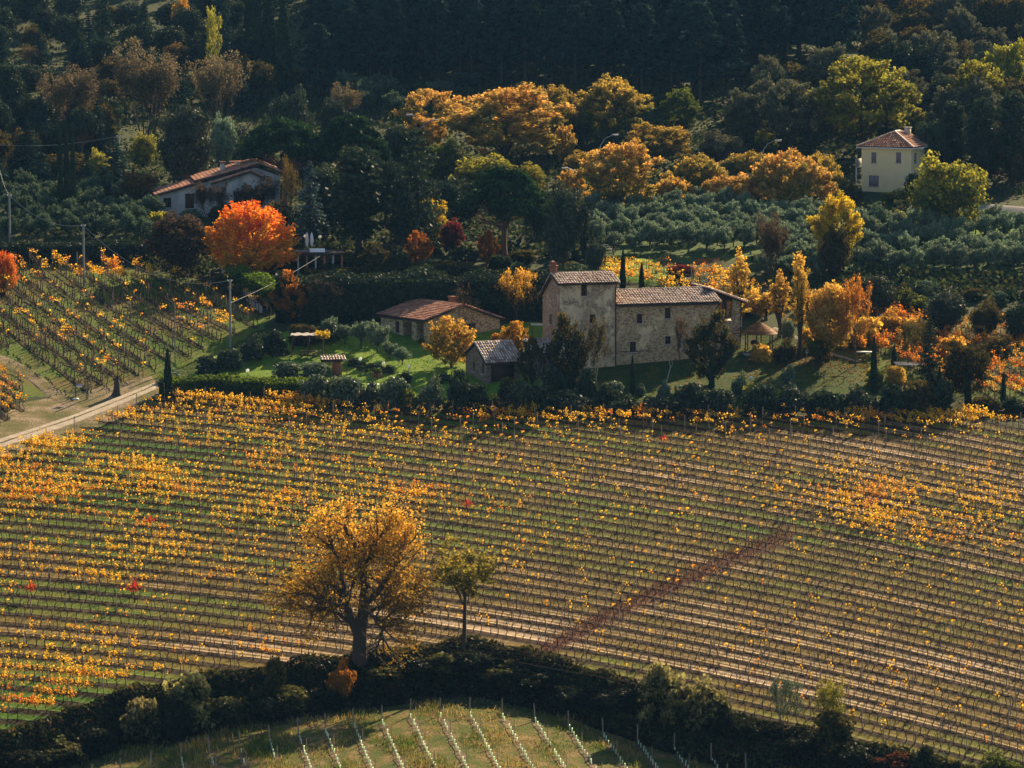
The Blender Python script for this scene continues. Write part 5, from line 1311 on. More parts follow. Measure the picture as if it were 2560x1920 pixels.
gb = [ # shrubs of the garden edge
 (790, 1012, 930, 90, 'silver', 'dark bush with pale leafy top, leftmost past the clipped hedge'),
 (868, 1016, 925, 110, 'silver', 'wide dark bush with pale top in front of the garden oven'),
 (925, 1020, 950, 70, 'oak', 'dark round bush left of the gap in the garden shrubs'),
 (985, 1025, 935, 95, 'silver', 'dark bush with silvery tips right of the gap'),
 (1020, 1030, 960, 60, 'green', 'green bush between two silvery bushes'),
 (1078, 1030, 938, 80, 'silver', 'silvery leafed bush below the golden maple'),
 (1145, 1035, 918, 85, 'dark', 'tall dark bush left of the outbuilding'),
 (1192, 1035, 945, 70, 'dark', 'dark bush under the outbuilding gable'),
 (1245, 1038, 985, 60, 'brown', 'low brown green bush in front of the garage door'),
 (1295, 1035, 945, 90, 'oak', 'large dark bush right of the outbuilding'),
 (1360, 1038, 950, 100, 'dark', 'broad dark bush below the white bare shrub'),
 (1430, 1035, 975, 110, 'oak', 'low dark bush below the tower trees'),
 (1510, 1030, 955, 80, 'dark', 'dark bush under the slender tree'),
 (1530, 995, 945, 66, 'silver', 'pale leaved laurel bush left of the front cypress'),
 (1560, 1038, 985, 110, 'dark', 'low dark bush at the foot of the front cypress'),
 (1600, 990, 955, 34, 'silver', 'small pale bush just right of the front cypress'),
 (1650, 1040, 980, 110, 'oak', 'dark bush in front of the white birch trunk'),
 (1660, 995, 950, 40, 'olive', 'small grey bush beside the white birch trunk'),
 (1735, 1040, 950, 110, 'dark', 'dark rounded bush below the wing, left of a pair'),
 (1800, 1042, 958, 90, 'oak', 'dark rounded bush below the wing, right of a pair'),
 (1850, 1000, 925, 50, 'silver', 'pale leaved bush left of the lawn lamp'),
 (1878, 1010, 952, 46, 'ygreen', 'yellow green bush beneath the lawn lamp'),
 (1905, 1042, 945, 110, 'dark', 'dark bush below the right lawn, first of four'),
 (1985, 1042, 960, 110, 'oak', 'dark bush below the right lawn, second of four'),
 (1975, 985, 905, 40, 'silver', 'thin pale shrub on the right lawn edge'),
 (2070, 1042, 965, 110, 'dark', 'dark bush below the right lawn, third of four'),
 (2150, 1042, 960, 110, 'oak', 'dark bush below the right lawn, fourth of four'),
 (2230, 1045, 955, 110, 'dark', 'dark bush right of the tall right cypress'),
 (2300, 1040, 935, 110, 'brown', 'brown green bush below the white pergola'),
 (2345, 1035, 950, 90, 'dark', 'dark bush below the dark conifer'),
 (2185, 968, 915, 60, 'ygreen', 'yellowish bush at the foot of the tall right cypress'),
 (2240, 960, 905, 60, 'gold', 'golden bush left of the small right cypress'),
 (430, 950, 915, 50, 'olive', 'low grey green bush right of the track cypress'),
 (520, 935, 885, 80, 'oak', 'dark green bush below the concrete pole, left of a pair'),
 (572, 925, 862, 74, 'oak', 'dark green bush below the concrete pole, right of a pair'),
 (630, 905, 835, 80, 'oak', 'tall dark bush right of the concrete pole'),
 (690, 890, 820, 80, 'dark', 'dark bush left of the garden pergola'),
 (760, 860, 800, 90, 'brown', 'brown bush behind the garden pergola'),
 (820, 855, 800, 80, 'silver', 'pale leaved bush behind the pergola canopy'),
 (720, 945, 900, 90, 'silver', 'wispy pale shrub left of the lamp on the lawn'),
 (790, 950, 895, 90, 'olive', 'grey flowering shrub in front of the pergola'),
 (1010, 960, 925, 50, 'brown', 'brown shrub at the edge of the lit lawn'),
 (1240, 870, 830, 50, 'rust', 'small orange shrub beside the cottage'),
]
for u, vb, vt, w, mt, lb in gb: plant('shrub', u, vb, vt, w, mt, 'bush', lb, 'bush')
for u, vb, lb in ((882, 918, 'clipped dark dome bush, leftmost of the row by the terrace'), (905, 926, 'clipped dark dome bush just right of the garden oven'), (926, 930, 'clipped dark dome bush, second from the right'), (946, 933, 'clipped dark dome bush with lamp behind it'), (970, 935, 'clipped dark dome bush, rightmost of the row by the terrace'), (1110, 958, 'clipped dark dome bush alone below the golden maple')):
    plant('dome', u, vb, vb-26, 30 if u < 1000 else 44, 'oak', 'topiary_bush', lb, 'topiary bush')

T = [
 # around the farmhouse
 ('maple', 1128, 920, 780, 142, 'gold', 'maple', 'rounded golden orange maple in front of the cottage gable', 'tree'),
 ('bare', 1160, 885, 655, 105, 'purple', 'bare_tree', 'bare purple brown tree whose trunk crosses the cottage gable', 'tree'),
 ('airy', 1292, 815, 668, 112, 'amber', 'small_tree', 'thin tree with yellow leaves between cottage and tower', 'tree'),
 ('maple', 1285, 890, 795, 96, 'amber', 'small_tree', 'bushy orange brown tree left of the tower foot', 'tree'),
 ('maple', 1420, 985, 770, 118, 'brown', 'garden_tree', 'dark tree with amber top hiding the lower tower front', 'tree'),
 ('maple', 1330, 965, 835, 90, 'russet', 'garden_tree', 'reddish brown bush tree right of the outbuilding roof', 'tree'),
 ('airy', 1490, 985, 790, 84, 'brown', 'slender_tree', 'slender pale trunked tree in front of the drainpipe corner', 'tree'),
 ('ghost', 1352, 975, 880, 84, 'purple', 'bare_shrub', 'bare shrub with whitish branches right of the outbuilding', 'tree'),
 ('maple', 1778, 962, 764, 146, 'brown', 'garden_tree', 'dense dark tree with orange tips at the right end of the wing', 'tree'),
 ('airy', 1700, 930, 790, 50, 'purple', 'bare_tree', 'pale half bare tree against the wing wall', 'tree'),
 ('cypress', 1581, 992, 886, 16, 'cypress', 'cypress', 'narrow cypress in front of the middle of the wing', 'tree'),
 ('cypress', 1779, 985, 868, 17, 'cypress', 'cypress', 'thin dark cypress before the dense tree at the wing end', 'tree'),
 ('cypress', 420, 1002, 868, 24, 'cypress', 'cypress', 'lone cypress where the dirt track meets the hedge', 'tree'),
 ('cypress', 2184, 985, 838, 19, 'cypress', 'cypress', 'tallest narrow cypress on the right lawn', 'tree'),
 ('cypress', 2235, 918, 860, 15, 'cypress', 'cypress', 'small narrow cypress before the orange vines', 'tree'),
 ('cypress', 2348, 1010, 915, 18, 'cypress', 'cypress', 'cypress hidden against the dark conifers at right', 'tree'),
 ('cypress', 2420, 1018, 930, 18, 'cypress', 'cypress', 'cypress below the far right conifer', 'tree'),
 ('cypress', 2508, 1014, 928, 16, 'cypress', 'cypress', 'rightmost narrow cypress above the vineyard edge', 'tree'),
 ('cypress', 1557, 726, 622, 17, 'cypress', 'cypress', 'tall cypress just right of the tower roof', 'tree'),
 ('cypress', 1604, 724, 655, 15, 'cypress', 'cypress', 'middle one of three cypresses above the wing roof', 'tree'),
 ('cypress', 1668, 722, 685, 10, 'cypress', 'cypress', 'smallest cypress above the wing roof', 'tree'),
 ('cypress', 1870, 790, 745, 22, 'cypress', 'cypress', 'small dark cypress left of the gazebo roof', 'tree'),
 ('goldcol', 1847, 835, 598, 82, 'gold', 'poplar', 'tall golden poplar rising behind the wing end', 'tree'),
 ('goldcol', 1998, 898, 590, 80, 'gold', 'poplar', 'tallest golden poplar standing right of the gazebo', 'tree'),
 ('goldcol', 1948, 845, 658, 84, 'gold', 'poplar', 'broader golden poplar between the two tall ones', 'tree'),
 ('broad', 2072, 905, 678, 152, 'gold', 'autumn_tree', 'broad orange autumn tree right of the tall poplars', 'tree'),
 ('goldcol', 1915, 800, 720, 80, 'gold', 'poplar', 'low golden tree right behind the gazebo', 'tree'),
 ('airy', 2138, 918, 690, 96, 'rust', 'tall_tree', 'half bare dark trunked tree with rusty leaves right of the orange tree', 'tree'),
 ('broad', 1970, 868, 790, 46, 'olive', 'small_tree', 'small grey green tree right beside the gazebo', 'tree'),
 ('broad', 2050, 905, 830, 90, 'green', 'small_tree', 'dark green bush tree under the broad orange tree', 'tree'),
 ('broad', 2185, 800, 672, 132, 'oak', 'holm_oak', 'dark rounded oak right of the half bare tree', 'tree'),
 ('broad', 2362, 838, 716, 140, 'oak', 'holm_oak', 'dome shaped dark oak above the right vineyard', 'tree'),
 ('broad', 2465, 850, 742, 110, 'brown', 'holm_oak', 'brownish oak with yellow climber right of the dome oak', 'tree'),
 ('broad', 2550, 860, 745, 110, 'dark', 'holm_oak', 'dark oak at the right edge above the vineyard', 'tree'),
 ('broad', 2455, 850, 775, 66, 'ygreen', 'small_tree', 'yellow green small tree before the brownish oak', 'tree'),
 ('fir', 2322, 985, 780, 92, 'dark', 'conifer', 'dark conifer standing in front of the right vineyard', 'tree'),
 ('broad', 2415, 1010, 835, 130, 'brown', 'dark_tree', 'wide dark brown tree right of the dark conifer', 'tree'),
 ('broad', 2545, 850, 800, 70, 'green', 'small_tree', 'green bush at the right edge of the vineyard slope', 'tree'),
 ('airy', 2270, 930, 800, 80, 'brown', 'thin_tree', 'thin brown tree above the white pergola', 'tree'),
 ('broad', 2090, 712, 555, 96, 'brown', 'mixed_tree', 'green lower tree below the bright yellow crown', 'tree'),
 ('avenue', 2092, 690, 468, 168, 'yellow', 'yellow_tree', 'bright yellow topped tree below the yellow house', 'tree'),
 ('broad', 2372, 598, 372, 214, 'ygreen', 'walnut_tree', 'large rounded green tree right of the yellow house', 'tree'),
 ('bareplume', 1926, 720, 528, 128, 'purple', 'bare_tree', 'mauve brown bare tree behind the tall poplars', 'tree'),
 ('bare', 1785, 690, 640, 180, 'crimson', 'red_thicket', 'dark red thicket behind the wing', 'tree'),
 ('broad', 1700, 700, 655, 90, 'crimson', 'red_thicket', 'low crimson thicket left of the golden poplar', 'tree'),
 ('bare', 1640, 690, 620, 110, 'purple', 'bare_thicket', 'bare brown thicket on the slope above the cypresses', 'tree'),
 # middle left
 ('flame', 628, 694, 512, 262, 'flame', 'cherry_tree', 'big flaming orange red cherry tree below the white house', 'tree'),
 ('flame', 10, 735, 632, 80, 'flame', 'cherry_tree', 'orange red tree cut by the left edge', 'tree'),
 ('broad', 455, 690, 520, 200, 'purple', 'bare_tree', 'dark bare thicket left of the flaming cherry', 'tree'),
 ('bareplume', 520, 565, 455, 120, 'purple', 'bare_tree', 'bare grey tree against the white house wall', 'tree'),
 ('bareplume', 650, 560, 440, 130, 'purple', 'bare_tree', 'bare tree with few leaves before the house porch', 'tree'),
 ('airy', 722, 600, 395, 64, 'russet', 'thin_tree', 'thin tan leaved tree right of the white house', 'tree'),
 ('fir', 775, 612, 402, 130, 'spruce', 'blue_spruce', 'blue spruce right of the white house', 'tree'),
 ('column', 898, 640, 314, 180, 'dark', 'tall_evergreen', 'tallest dark evergreen in the middle left group', 'tree'),
 ('column', 1003, 640, 405, 88, 'dark', 'tall_evergreen', 'narrow dark evergreen right of the tallest one', 'tree'),
 ('cedar', 1046, 620, 312, 180, 'dark', 'cedar', 'bluish spreading cedar left of the big umbrella pine', 'tree'),
 ('umbrella', 1262, 655, 408, 240, 'pine', 'umbrella_pine', 'big umbrella pine with forked trunk above the hedge', 'tree'),
 ('umbrella', 712, 520, 292, 220, 'pine', 'umbrella_pine', 'broad flat umbrella pine left of the tallest evergreen', 'tree'),
 ('umbrella', 880, 520, 278, 190, 'pine', 'umbrella_pine', 'umbrella pine joining its neighbour behind the tallest evergreen', 'tree'),
 ('broad', 725, 420, 206, 118, 'oak', 'holm_oak', 'round topped dark oak above the umbrella pines', 'tree'),
 ('broad', 833, 400, 226, 84, 'oak', 'holm_oak', 'smaller round oak right of the round topped one', 'tree'),
 ('broad', 1412, 672, 445, 122, 'oak', 'magnolia', 'tall dark rounded evergreen right of the umbrella pine', 'tree'),
 ('column', 1462, 672, 470, 34, 'dark', 'evergreen', 'thin dark evergreen flank right of the rounded evergreen', 'tree'),
 ('broad', 1488, 702, 590, 60, 'oak', 'holm_oak', 'small dark rounded tree above the tower roof', 'tree'),
 ('broad', 1082, 600, 484, 92, 'yellow', 'yellow_tree', 'small yellow tree left of the umbrella pine', 'tree'),
 ('broad', 1128, 640, 540, 78, 'crimson', 'plum_tree', 'dark crimson plum tree under the small yellow tree', 'tree'),
 ('maple', 1048, 670, 570, 80, 'rust', 'small_tree', 'rusty small tree left of the crimson plum', 'tree'),
 ('maple', 1218, 660, 568, 70, 'rust', 'small_tree', 'rusty orange small tree left of the umbrella pine trunks', 'tree'),
 ('maple', 1160, 670, 610, 90, 'dark', 'dark_bush', 'dark bush under the crimson plum tree', 'tree'),
 ('maple', 940, 690, 600, 100, 'brown', 'dark_bush', 'brownish bush beside the terrace restaurant', 'tree'),
 ('maple', 1000, 690, 610, 70, 'dark', 'dark_bush', 'dark bush right of the terrace restaurant', 'tree'),
 ('maple', 730, 805, 668, 110, 'rust', 'orange_tree', 'rusty orange tree left end of the tall hedge', 'tree'),
 ('bare', 808, 815, 680, 130, 'purple', 'bare_tree', 'dark bare tree right of the rusty orange tree', 'tree'),
 ('broad', 870, 585, 470, 120, 'dark', 'dark_tree', 'dark tree filling the foot of the tallest evergreen', 'tree'),
 # far left
 ('broad', 345, 530, 415, 118, 'russet', 'round_tree', 'rounded orange green tree left of the white house', 'tree'),
 ('broad', 362, 430, 325, 82, 'ygreen', 'small_tree', 'green yellow tree above the rounded orange green one', 'tree'),
 ('broad', 250, 480, 365, 78, 'ygreen', 'small_tree', 'yellow green tree left of the wooden pole', 'tree'),
 ('broad', 465, 500, 232, 172, 'oak', 'great_oak', 'massive dark holm oak behind the white house', 'tree'),
 ('broad', 560, 440, 275, 90, 'olive', 'grey_tree', 'silvery tree at the right shoulder of the massive oak', 'tree'),
 ('cypress', 152, 545, 305, 17, 'cypress', 'cypress', 'left one of three tall cypresses in the dark left wood', 'tree'),
 ('cypress', 168, 545, 300, 17, 'cypress', 'cypress', 'middle one of three tall cypresses in the dark left wood', 'tree'),
 ('cypress', 184, 545, 312, 17, 'cypress', 'cypress', 'right one of three tall cypresses in the dark left wood', 'tree'),
 ('umbrella', 205, 420, 268, 110, 'dark', 'umbrella_pine', 'small dark umbrella pine in the left wood', 'tree'),
 ('bareplume', 190, 380, 162, 200, 'plume', 'round_tree', 'wide rounded tan tree on the upper left', 'tree'),
 ('bareplume', 365, 380, 96, 196, 'plume', 'poplar', 'tallest tan bare poplar on the upper left', 'tree'),
 ('bareplume', 545, 350, 130, 180, 'plume', 'poplar', 'tan poplar clump right of the tallest one', 'tree'),
 ('airy', 530, 260, 20, 70, 'ygreen', 'larch', 'tall yellow green larch on the upper left', 'tree'),
 ('broad', 455, 120, -20, 60, 'amber', 'small_tree', 'golden tree at the top left between firs', 'tree'),
 ('broad', 445, 200, 95, 90, 'russet', 'small_tree', 'dim reddish tree left of the larch', 'tree'),
 ('fir', 362, 130, 0, 66, 'cypress', 'fir', 'dark pointed fir against the top left meadow', 'tree'),
 ('fir', 265, 120, -60, 66, 'cypress', 'fir', 'dark fir cut by the top edge at left', 'tree'),
 ('fir', 195, 200, 50, 96, 'cypress', 'fir', 'broad dark fir at upper left', 'tree'),
 ('fir', 560, 180, -60, 100, 'wood', 'fir', 'layered dark fir right of the larch', 'tree'),
 ('cypress', 622, 170, -70, 26, 'cypress', 'cypress', 'first of the tall cypresses at the top', 'tree'),
 ('cypress', 645, 175, -80, 28, 'cypress', 'cypress', 'second of the tall cypresses at the top', 'tree'),
 ('cypress', 672, 178, -70, 36, 'cypress', 'cypress', 'third and thickest of the tall cypresses at the top', 'tree'),
 ('cypress', 710, 235, 0, 44, 'cypress', 'cypress', 'tall broad cypress standing forward of the top cypresses', 'tree'),
 ('broad', 650, 125, 78, 32, 'yellow', 'small_tree', 'tiny yellow tree before the top cypresses', 'tree'),
 ('broad', 745, 230, 165, 60, 'russet', 'small_tree', 'small russet tree at the foot of the broad cypress', 'tree'),
 ('broad', 806, 225, 170, 40, 'russet', 'small_tree', 'small round russet tree at the edge of the pine wood', 'tree'),
 ('broad', 640, 250, 150, 110, 'russet', 'small_tree', 'russet tree above the round topped oak', 'tree'),
 ('bareplume', 860, 330, 205, 90, 'plume', 'poplar', 'pale thin poplar right of the round oaks', 'tree'),
 ('bareplume', 80, 190, 110, 80, 'plume', 'bare_tree', 'faint tan tree near the upper left edge', 'tree'),
 ('broad', 1190, 195, 150, 60, 'russet', 'small_tree', 'dim russet tree below the pine wood', 'tree'),
 ('broad', 1160, 215, 175, 130, 'olived', 'grey_tree', 'dim grey green tree behind the orange avenue', 'tree'),
 # the orange trees of the avenue
 ('avenue', 1078, 372, 205, 220, 'avenue', 'avenue_tree', 'orange tree at the left end of the avenue', 'tree'),
 ('avenue', 1065, 400, 280, 115, 'avenue', 'avenue_tree', 'small orange tree in front of the left end of the avenue', 'tree'),
 ('avenue', 1370, 380, 192, 197, 'avgreen', 'avenue_tree', 'orange topped tree behind the biggest avenue tree', 'tree'),
 ('avenue', 1262, 425, 200, 382, 'avenue', 'avenue_tree', 'biggest orange tree of the avenue', 'tree'),
 ('avenue', 1410, 420, 300, 69, 'avenue', 'avenue_tree', 'small orange clump at the right flank of the biggest avenue tree', 'tree'),
 ('avenue', 1538, 360, 182, 231, 'avgreen', 'avenue_tree', 'green tree with orange crown right of the biggest avenue tree', 'tree'),
 ('avenue', 1700, 350, 205, 130, 'green', 'avenue_tree', 'green tree right of the orange crowned one, by the road lamp', 'tree'),
 ('avenue', 1548, 545, 338, 243, 'avenue', 'avenue_tree', 'large orange tree in the middle of the lower row', 'tree'),
 ('avenue', 1432, 530, 410, 92, 'avenue', 'avenue_tree', 'small orange tree left of the lower row', 'tree'),
 ('avelow', 1740, 500, 375, 174, 'avgreen', 'avenue_tree', 'dull orange tree between the two large lower ones', 'tree'),
 ('avelow', 1688, 520, 432, 139, 'avenue', 'avenue_tree', 'low orange tree under the dull one', 'tree'),
 ('avelow', 1812, 525, 430, 150, 'avenue', 'avenue_tree', 'low orange tree left of the wide right one', 'tree'),
 ('avelow', 1960, 530, 362, 266, 'avenue', 'avenue_tree', 'wide orange tree at the right end of the lower row', 'tree'),
 ('avelow', 1870, 470, 370, 174, 'avgreen', 'avenue_tree', 'green and orange tree behind the wide right one', 'tree'),
 ('avelow', 2050, 500, 372, 127, 'avgreen', 'avenue_tree', 'green tree with orange side left of the yellow house', 'tree'),
 ('avenue', 1640, 430, 300, 208, 'avgreen', 'avenue_tree', 'brown green tree behind the large orange one', 'tree'),
 ('broad', 1215, 500, 378, 190, 'ygreen', 'field_tree', 'yellow green tree just behind the big umbrella pine', 'tree'),
 ('broad', 1915, 380, 322, 70, 'ygreen', 'small_tree', 'small yellow green tree under the road lamp', 'tree'),
 # upper right
 ('avenue', 2155, 395, 112, 330, 'ygreen', 'great_tree', 'great yellow green tree left above the yellow house', 'tree'),
 ('avenue', 2270, 345, 250, 100, 'ygreen', 'side_tree', 'smaller yellow green tree at the right foot of the great tree', 'tree'),
 ('avenue', 1975, 385, 178, 200, 'grey', 'grey_tree', 'grey green tree left of the great yellow green tree', 'tree'),
 ('avenue', 1860, 370, 215, 130, 'grey', 'grey_tree', 'dim grey green tree above the avenue', 'tree'),
 ('column', 2380, 455, 215, 100, 'dark', 'tall_evergreen', 'dark evergreen right behind the yellow house', 'tree'),
 ('column', 2450, 470, 200, 110, 'dark', 'tall_evergreen', 'dark evergreen second behind the yellow house', 'tree'),
 ('column', 2530, 470, 180, 110, 'dark', 'tall_evergreen', 'dark evergreen at the right edge', 'tree'),
 ('broad', 2330, 460, 280, 110, 'dark', 'dark_tree', 'dark tree at the right side of the yellow house', 'tree'),
 ('broad', 2550, 470, 320, 90, 'russet', 'round_tree', 'dull russet round tree at the right edge', 'tree'),
 ('broad', 2480, 455, 340, 80, 'crimson', 'small_tree', 'reddish tree in the dark wood right of the house', 'tree'),
 ('avenue', 2440, 330, 130, 170, 'ygreen', 'wood_tree', 'yellow green wood tree above the dark evergreens', 'tree'),
 ('avenue', 2520, 300, 90, 150, 'ygreen', 'wood_tree', 'yellow green wood tree at the upper right edge', 'tree'),
 ('avenue', 2330, 230, 60, 160, 'grey', 'wood_tree', 'grey green wood tree at upper right', 'tree'),
 ('avenue', 2400, 160, 20, 150, 'grey', 'wood_tree', 'dull green wood tree near the top right', 'tree'),
 ('avenue', 2215, 180, 58, 100, 'grey', 'wood_tree', 'rounded grey green tree above the great tree', 'tree'),
 ('avenue', 2500, 110, -10, 130, 'russet', 'wood_tree', 'russet tree in the top right corner', 'tree'),
 ('avenue', 2290, 110, -20, 120, 'russet', 'wood_tree', 'dull russet tree at the top right', 'tree'),
 ('broad', 2200, 640, 580, 100, 'olive', 'olive_tree', 'grey green tree below the stone gate posts', 'tree'),
 ('broad', 2250, 585, 520, 60, 'ygreen', 'small_tree', 'yellow green bush beside the stone gate posts', 'tree'),
 ('broad', 2190, 600, 500, 80, 'olived', 'dark_bush', 'grey green bush in front of the yellow house', 'tree'),
 ('broad', 2090, 500, 440, 60, 'oak', 'dark_bush', 'dark bush at the left foot of the yellow house', 'tree'),
]
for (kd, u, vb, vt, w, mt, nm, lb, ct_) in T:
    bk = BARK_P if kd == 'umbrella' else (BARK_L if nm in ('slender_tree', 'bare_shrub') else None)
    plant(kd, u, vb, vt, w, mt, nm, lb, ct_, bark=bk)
E = [
 ('broad', 815, 575, 400, 130, 'dark', 'dark tree filling between blue spruce and tallest evergreen'), ('broad', 965, 560, 372, 130, 'dark', 'dark tree behind the cedar at its left'), ('broad', 1118, 575, 430, 120, 'dark', 'dark tree behind the small yellow tree'),
 ('broad', 1175, 560, 440, 110, 'oak', 'dark oak at the left flank of the big umbrella pine'), ('broad', 1345, 610, 470, 90, 'dark', 'dark tree between umbrella pine and tall rounded evergreen'), ('broad', 640, 450, 320, 120, 'dark', 'dark tree above the roof of the white house'),
 ('broad', 585, 420, 300, 110, 'oak', 'dark oak behind the silvery tree'), ('broad', 1100, 470, 340, 120, 'green', 'mid green tree below the left end of the avenue'), ('broad', 1000, 440, 300, 130, 'dark', 'dark tree left below the avenue'),
 ('broad', 1320, 500, 400, 110, 'ygreen', 'yellow green tree under the biggest avenue tree'), ('broad', 1450, 470, 370, 110, 'avgreen', 'brown green tree between the two orange groups'), ('broad', 760, 470, 330, 130, 'dark', 'dark tree under the flat umbrella pines'),
 ('broad', 1440, 380, 260, 120, 'green', 'green tree behind the gap of the avenue'), ('broad', 1800, 430, 320, 130, 'grey', 'grey green tree in the middle behind the lower orange row'), ('broad', 1100, 250, 195, 110, 'olived', 'grey tree above the left end of the avenue'),
 ('shrub', 1905, 905, 850, 60, 'gold', 'golden bush at the foot of the gazebo'), ('shrub', 1960, 905, 845, 70, 'brown', 'brown bush right of the gazebo floor'), ('shrub', 2025, 875, 815, 80, 'gold', 'golden bush between the poplar trunks'),
 ('shrub', 1820, 800, 735, 80, 'gold', 'golden bush seen behind the loggia'), ('shrub', 1885, 790, 725, 90, 'gold', 'golden bush behind the gazebo roof'), ('shrub', 2110, 870, 800, 90, 'amber', 'amber bush below the broad orange tree'),
 ('shrub', 2160, 860, 780, 100, 'gold', 'golden bush right of the half bare tree trunk'), ('shrub', 2220, 840, 770, 100, 'amber', 'amber bush under the dark rounded oak'), ('shrub', 2290, 860, 790, 90, 'gold', 'golden bush left of the dark conifer'),
 ('shrub', 2380, 900, 830, 90, 'amber', 'amber bush between conifer and dark brown tree'), ('shrub', 2280, 790, 720, 100, 'green', 'green bush between the two dark oaks'), ('shrub', 2130, 790, 720, 100, 'grey', 'grey bush behind the half bare tree'),
 ('shrub', 2050, 780, 715, 110, 'grey', 'grey green bush behind the tallest poplar'), ('shrub', 2480, 900, 840, 100, 'brown', 'brown bush in the middle of the right vineyard edge'), ('shrub', 2350, 985, 940, 80, 'dark', 'dark bush at the foot of the dark conifer'),
 ('shrub', 2465, 1030, 985, 90, 'brown', 'brown bush near the right end of the vineyard edge'), ('shrub', 2540, 1030, 990, 90, 'dark', 'dark bush at the far right end of the vineyard edge'), ('shrub', 480, 570, 520, 90, 'olived', 'dull bush below the white house windows'),
 ('shrub', 400, 580, 520, 80, 'ygreen', 'yellow green bush at the left end of the white house'), ('shrub', 560, 545, 505, 80, 'brown', 'brown bush against the white house wall'), ('shrub', 690, 590, 500, 80, 'brown', 'brown bush at the right end of the white house'),
 ('shrub', 2130, 500, 455, 60, 'brown', 'brown bush at the left corner of the yellow house'), ('shrub', 2240, 505, 470, 80, 'ygreen', 'flowery bush under the yellow house front'), ('shrub', 2280, 495, 430, 60, 'dark', 'dark bush at the right corner of the yellow house'),
 ('shrub', 1275, 1010, 930, 60, 'brown', 'brown bush against the outbuilding door'), ('shrub', 1395, 990, 900, 90, 'dark', 'tall dark bush before the lean-to roof'), ('shrub', 1465, 1000, 915, 70, 'dark', 'tall dark bush left of the slender tree'),
 ('shrub', 655, 985, 935, 80, 'green', 'low green bush behind the clipped hedge'), ('shrub', 560, 975, 935, 70, 'grass', 'bright green bush behind the clipped hedge'), ('shrub', 1015, 800, 745, 90, 'olived', 'grey bush between hedge and cottage roof'),
]
for kd, u, vb, vt, w, mt, lb in E: plant(kd, u, vb, vt, w, mt, 'bush' if kd == 'shrub' else 'background_tree', lb, 'bush' if kd == 'shrub' else 'tree')
# fallen leaves on the lawns and along the garden edge
rg = np.random.default_rng(61); n = 5200
u = np.r_[rg.uniform(1860, 2200, n//2), rg.uniform(460, 2300, n-n//2)]; v = np.r_[rg.normal(900, 28, n//2), rg.uniform(870, 1010, n-n//2)]; X, Y, Z = hit(u, v, ground, 395, 440)
v_, f_ = leaves(np.stack([X, Y, Z+.14], -1), .16, 2.5, 1., None, rg); bf = MB(); bf.add(v_, f_, 0, rg.random(n), rg.random(n)); tag(bf.obj('fallen_leaves', M['rust']), kind='stuff')
rg = np.random.default_rng(62); n = 60000
u = rg.uniform(440, 2300, n); v = rg.uniform(830, 1010, n); X, Y, Z = hit(u, v, ground, 395, 450); ok = noise2(X*.8, Y*.8, 3)+rg.normal(0, .3, n) > -.1
bf = MB(); X = X[ok]; Y = Y[ok]; blades(bf, X, Y+0, rg.uniform(.12, .3, len(X)), .07, rg, np.clip(.25*rg.random(len(X)), 0, 1)); tag(bf.obj('lawn_grass', leaf_mat('lawn_grass_blades', (.08, .15, .015), (.18, .22, .03), (.10, .16, .02), .45, .0)), kind='stuff')
rg = np.random.default_rng(66)
for i in range(64):
    u = 690+820*rg.random(); v = 640+rg.random()*65 if u < 1500 else 690
    if i > 44: u, v = 2060+520*rg.random(), 735+rg.random()*60
    plant('shrub', u, v, v-rg.uniform(26, 48), rg.uniform(50, 90), ['dark', 'scrub', 'brown', 'olived'][int(rg.integers(0, 4))], 'bush', 'dark bush in the thicket '+('behind the tall hedge under the pines' if i <= 44 else 'between the olive slope and the right vineyard'), 'bush', 'bushes of the thicket '+('behind the tall hedge' if i <= 44 else 'above the right vineyard'))
# white birch pole, leaning
X, Y, Z = place(1664, 985); b = MB(); b.tube([(X, Y, Z-.2), (X+.1, Y, Z+1.3), (X+.5, Y, Z+2.8), (X+.25, Y, Z+4.1)], [.09, .08, .06, .03], 6); b.tube([(X+.48, Y, Z+2.7), (X+.75, Y, Z+3.2), (X+.55, Y, Z+3.6)], [.035, .03, .015], 5)
tag(b.obj('birch_snag', BARK_L), 'bare whitish leaning birch trunk on the shaded lawn before the wing', 'tree')

# olives: groves and the garden
rg = np.random.default_rng(31); ol = []
for gu0, gu1, gv0, gv1, du, dv in ((1490, 1900, 548, 650, 46, 21), (2150, 2600, 590, 700, 48, 24), (20, 390, 505, 625, 50, 25), (1760, 1900, 470, 540, 46, 24), (1915, 2095, 560, 700, 46, 23), (860, 1010, 250, 300, 50, 22)):
    for r_i, v in enumerate(np.arange(gv0, gv1, dv)):
        for u in np.arange(gu0+(r_i % 2)*du/2, gu1, du): ol.append((u+rg.normal(0, 6), v+rg.normal(0, 4)))
grp = lambda u, v: ('left', 'in the dim grove above the left vineyard') if u < 420 else (('top', 'in the bluish grove under the pine wood') if v < 320 else (('mid', 'in the grove behind the farmhouse') if u < 2120 else ('right', 'in the grove on the right slope')))
for u, v in ol:
    g_, wh_ = grp(u, v)
    plant('olive', u, v, v-rg.uniform(60, 84), rg.uniform(66, 88), 'olive' if g_ in ('mid', 'right') else 'olived', 'olive_tree', 'grey green olive tree '+wh_, 'olive tree', 'olive trees '+wh_)
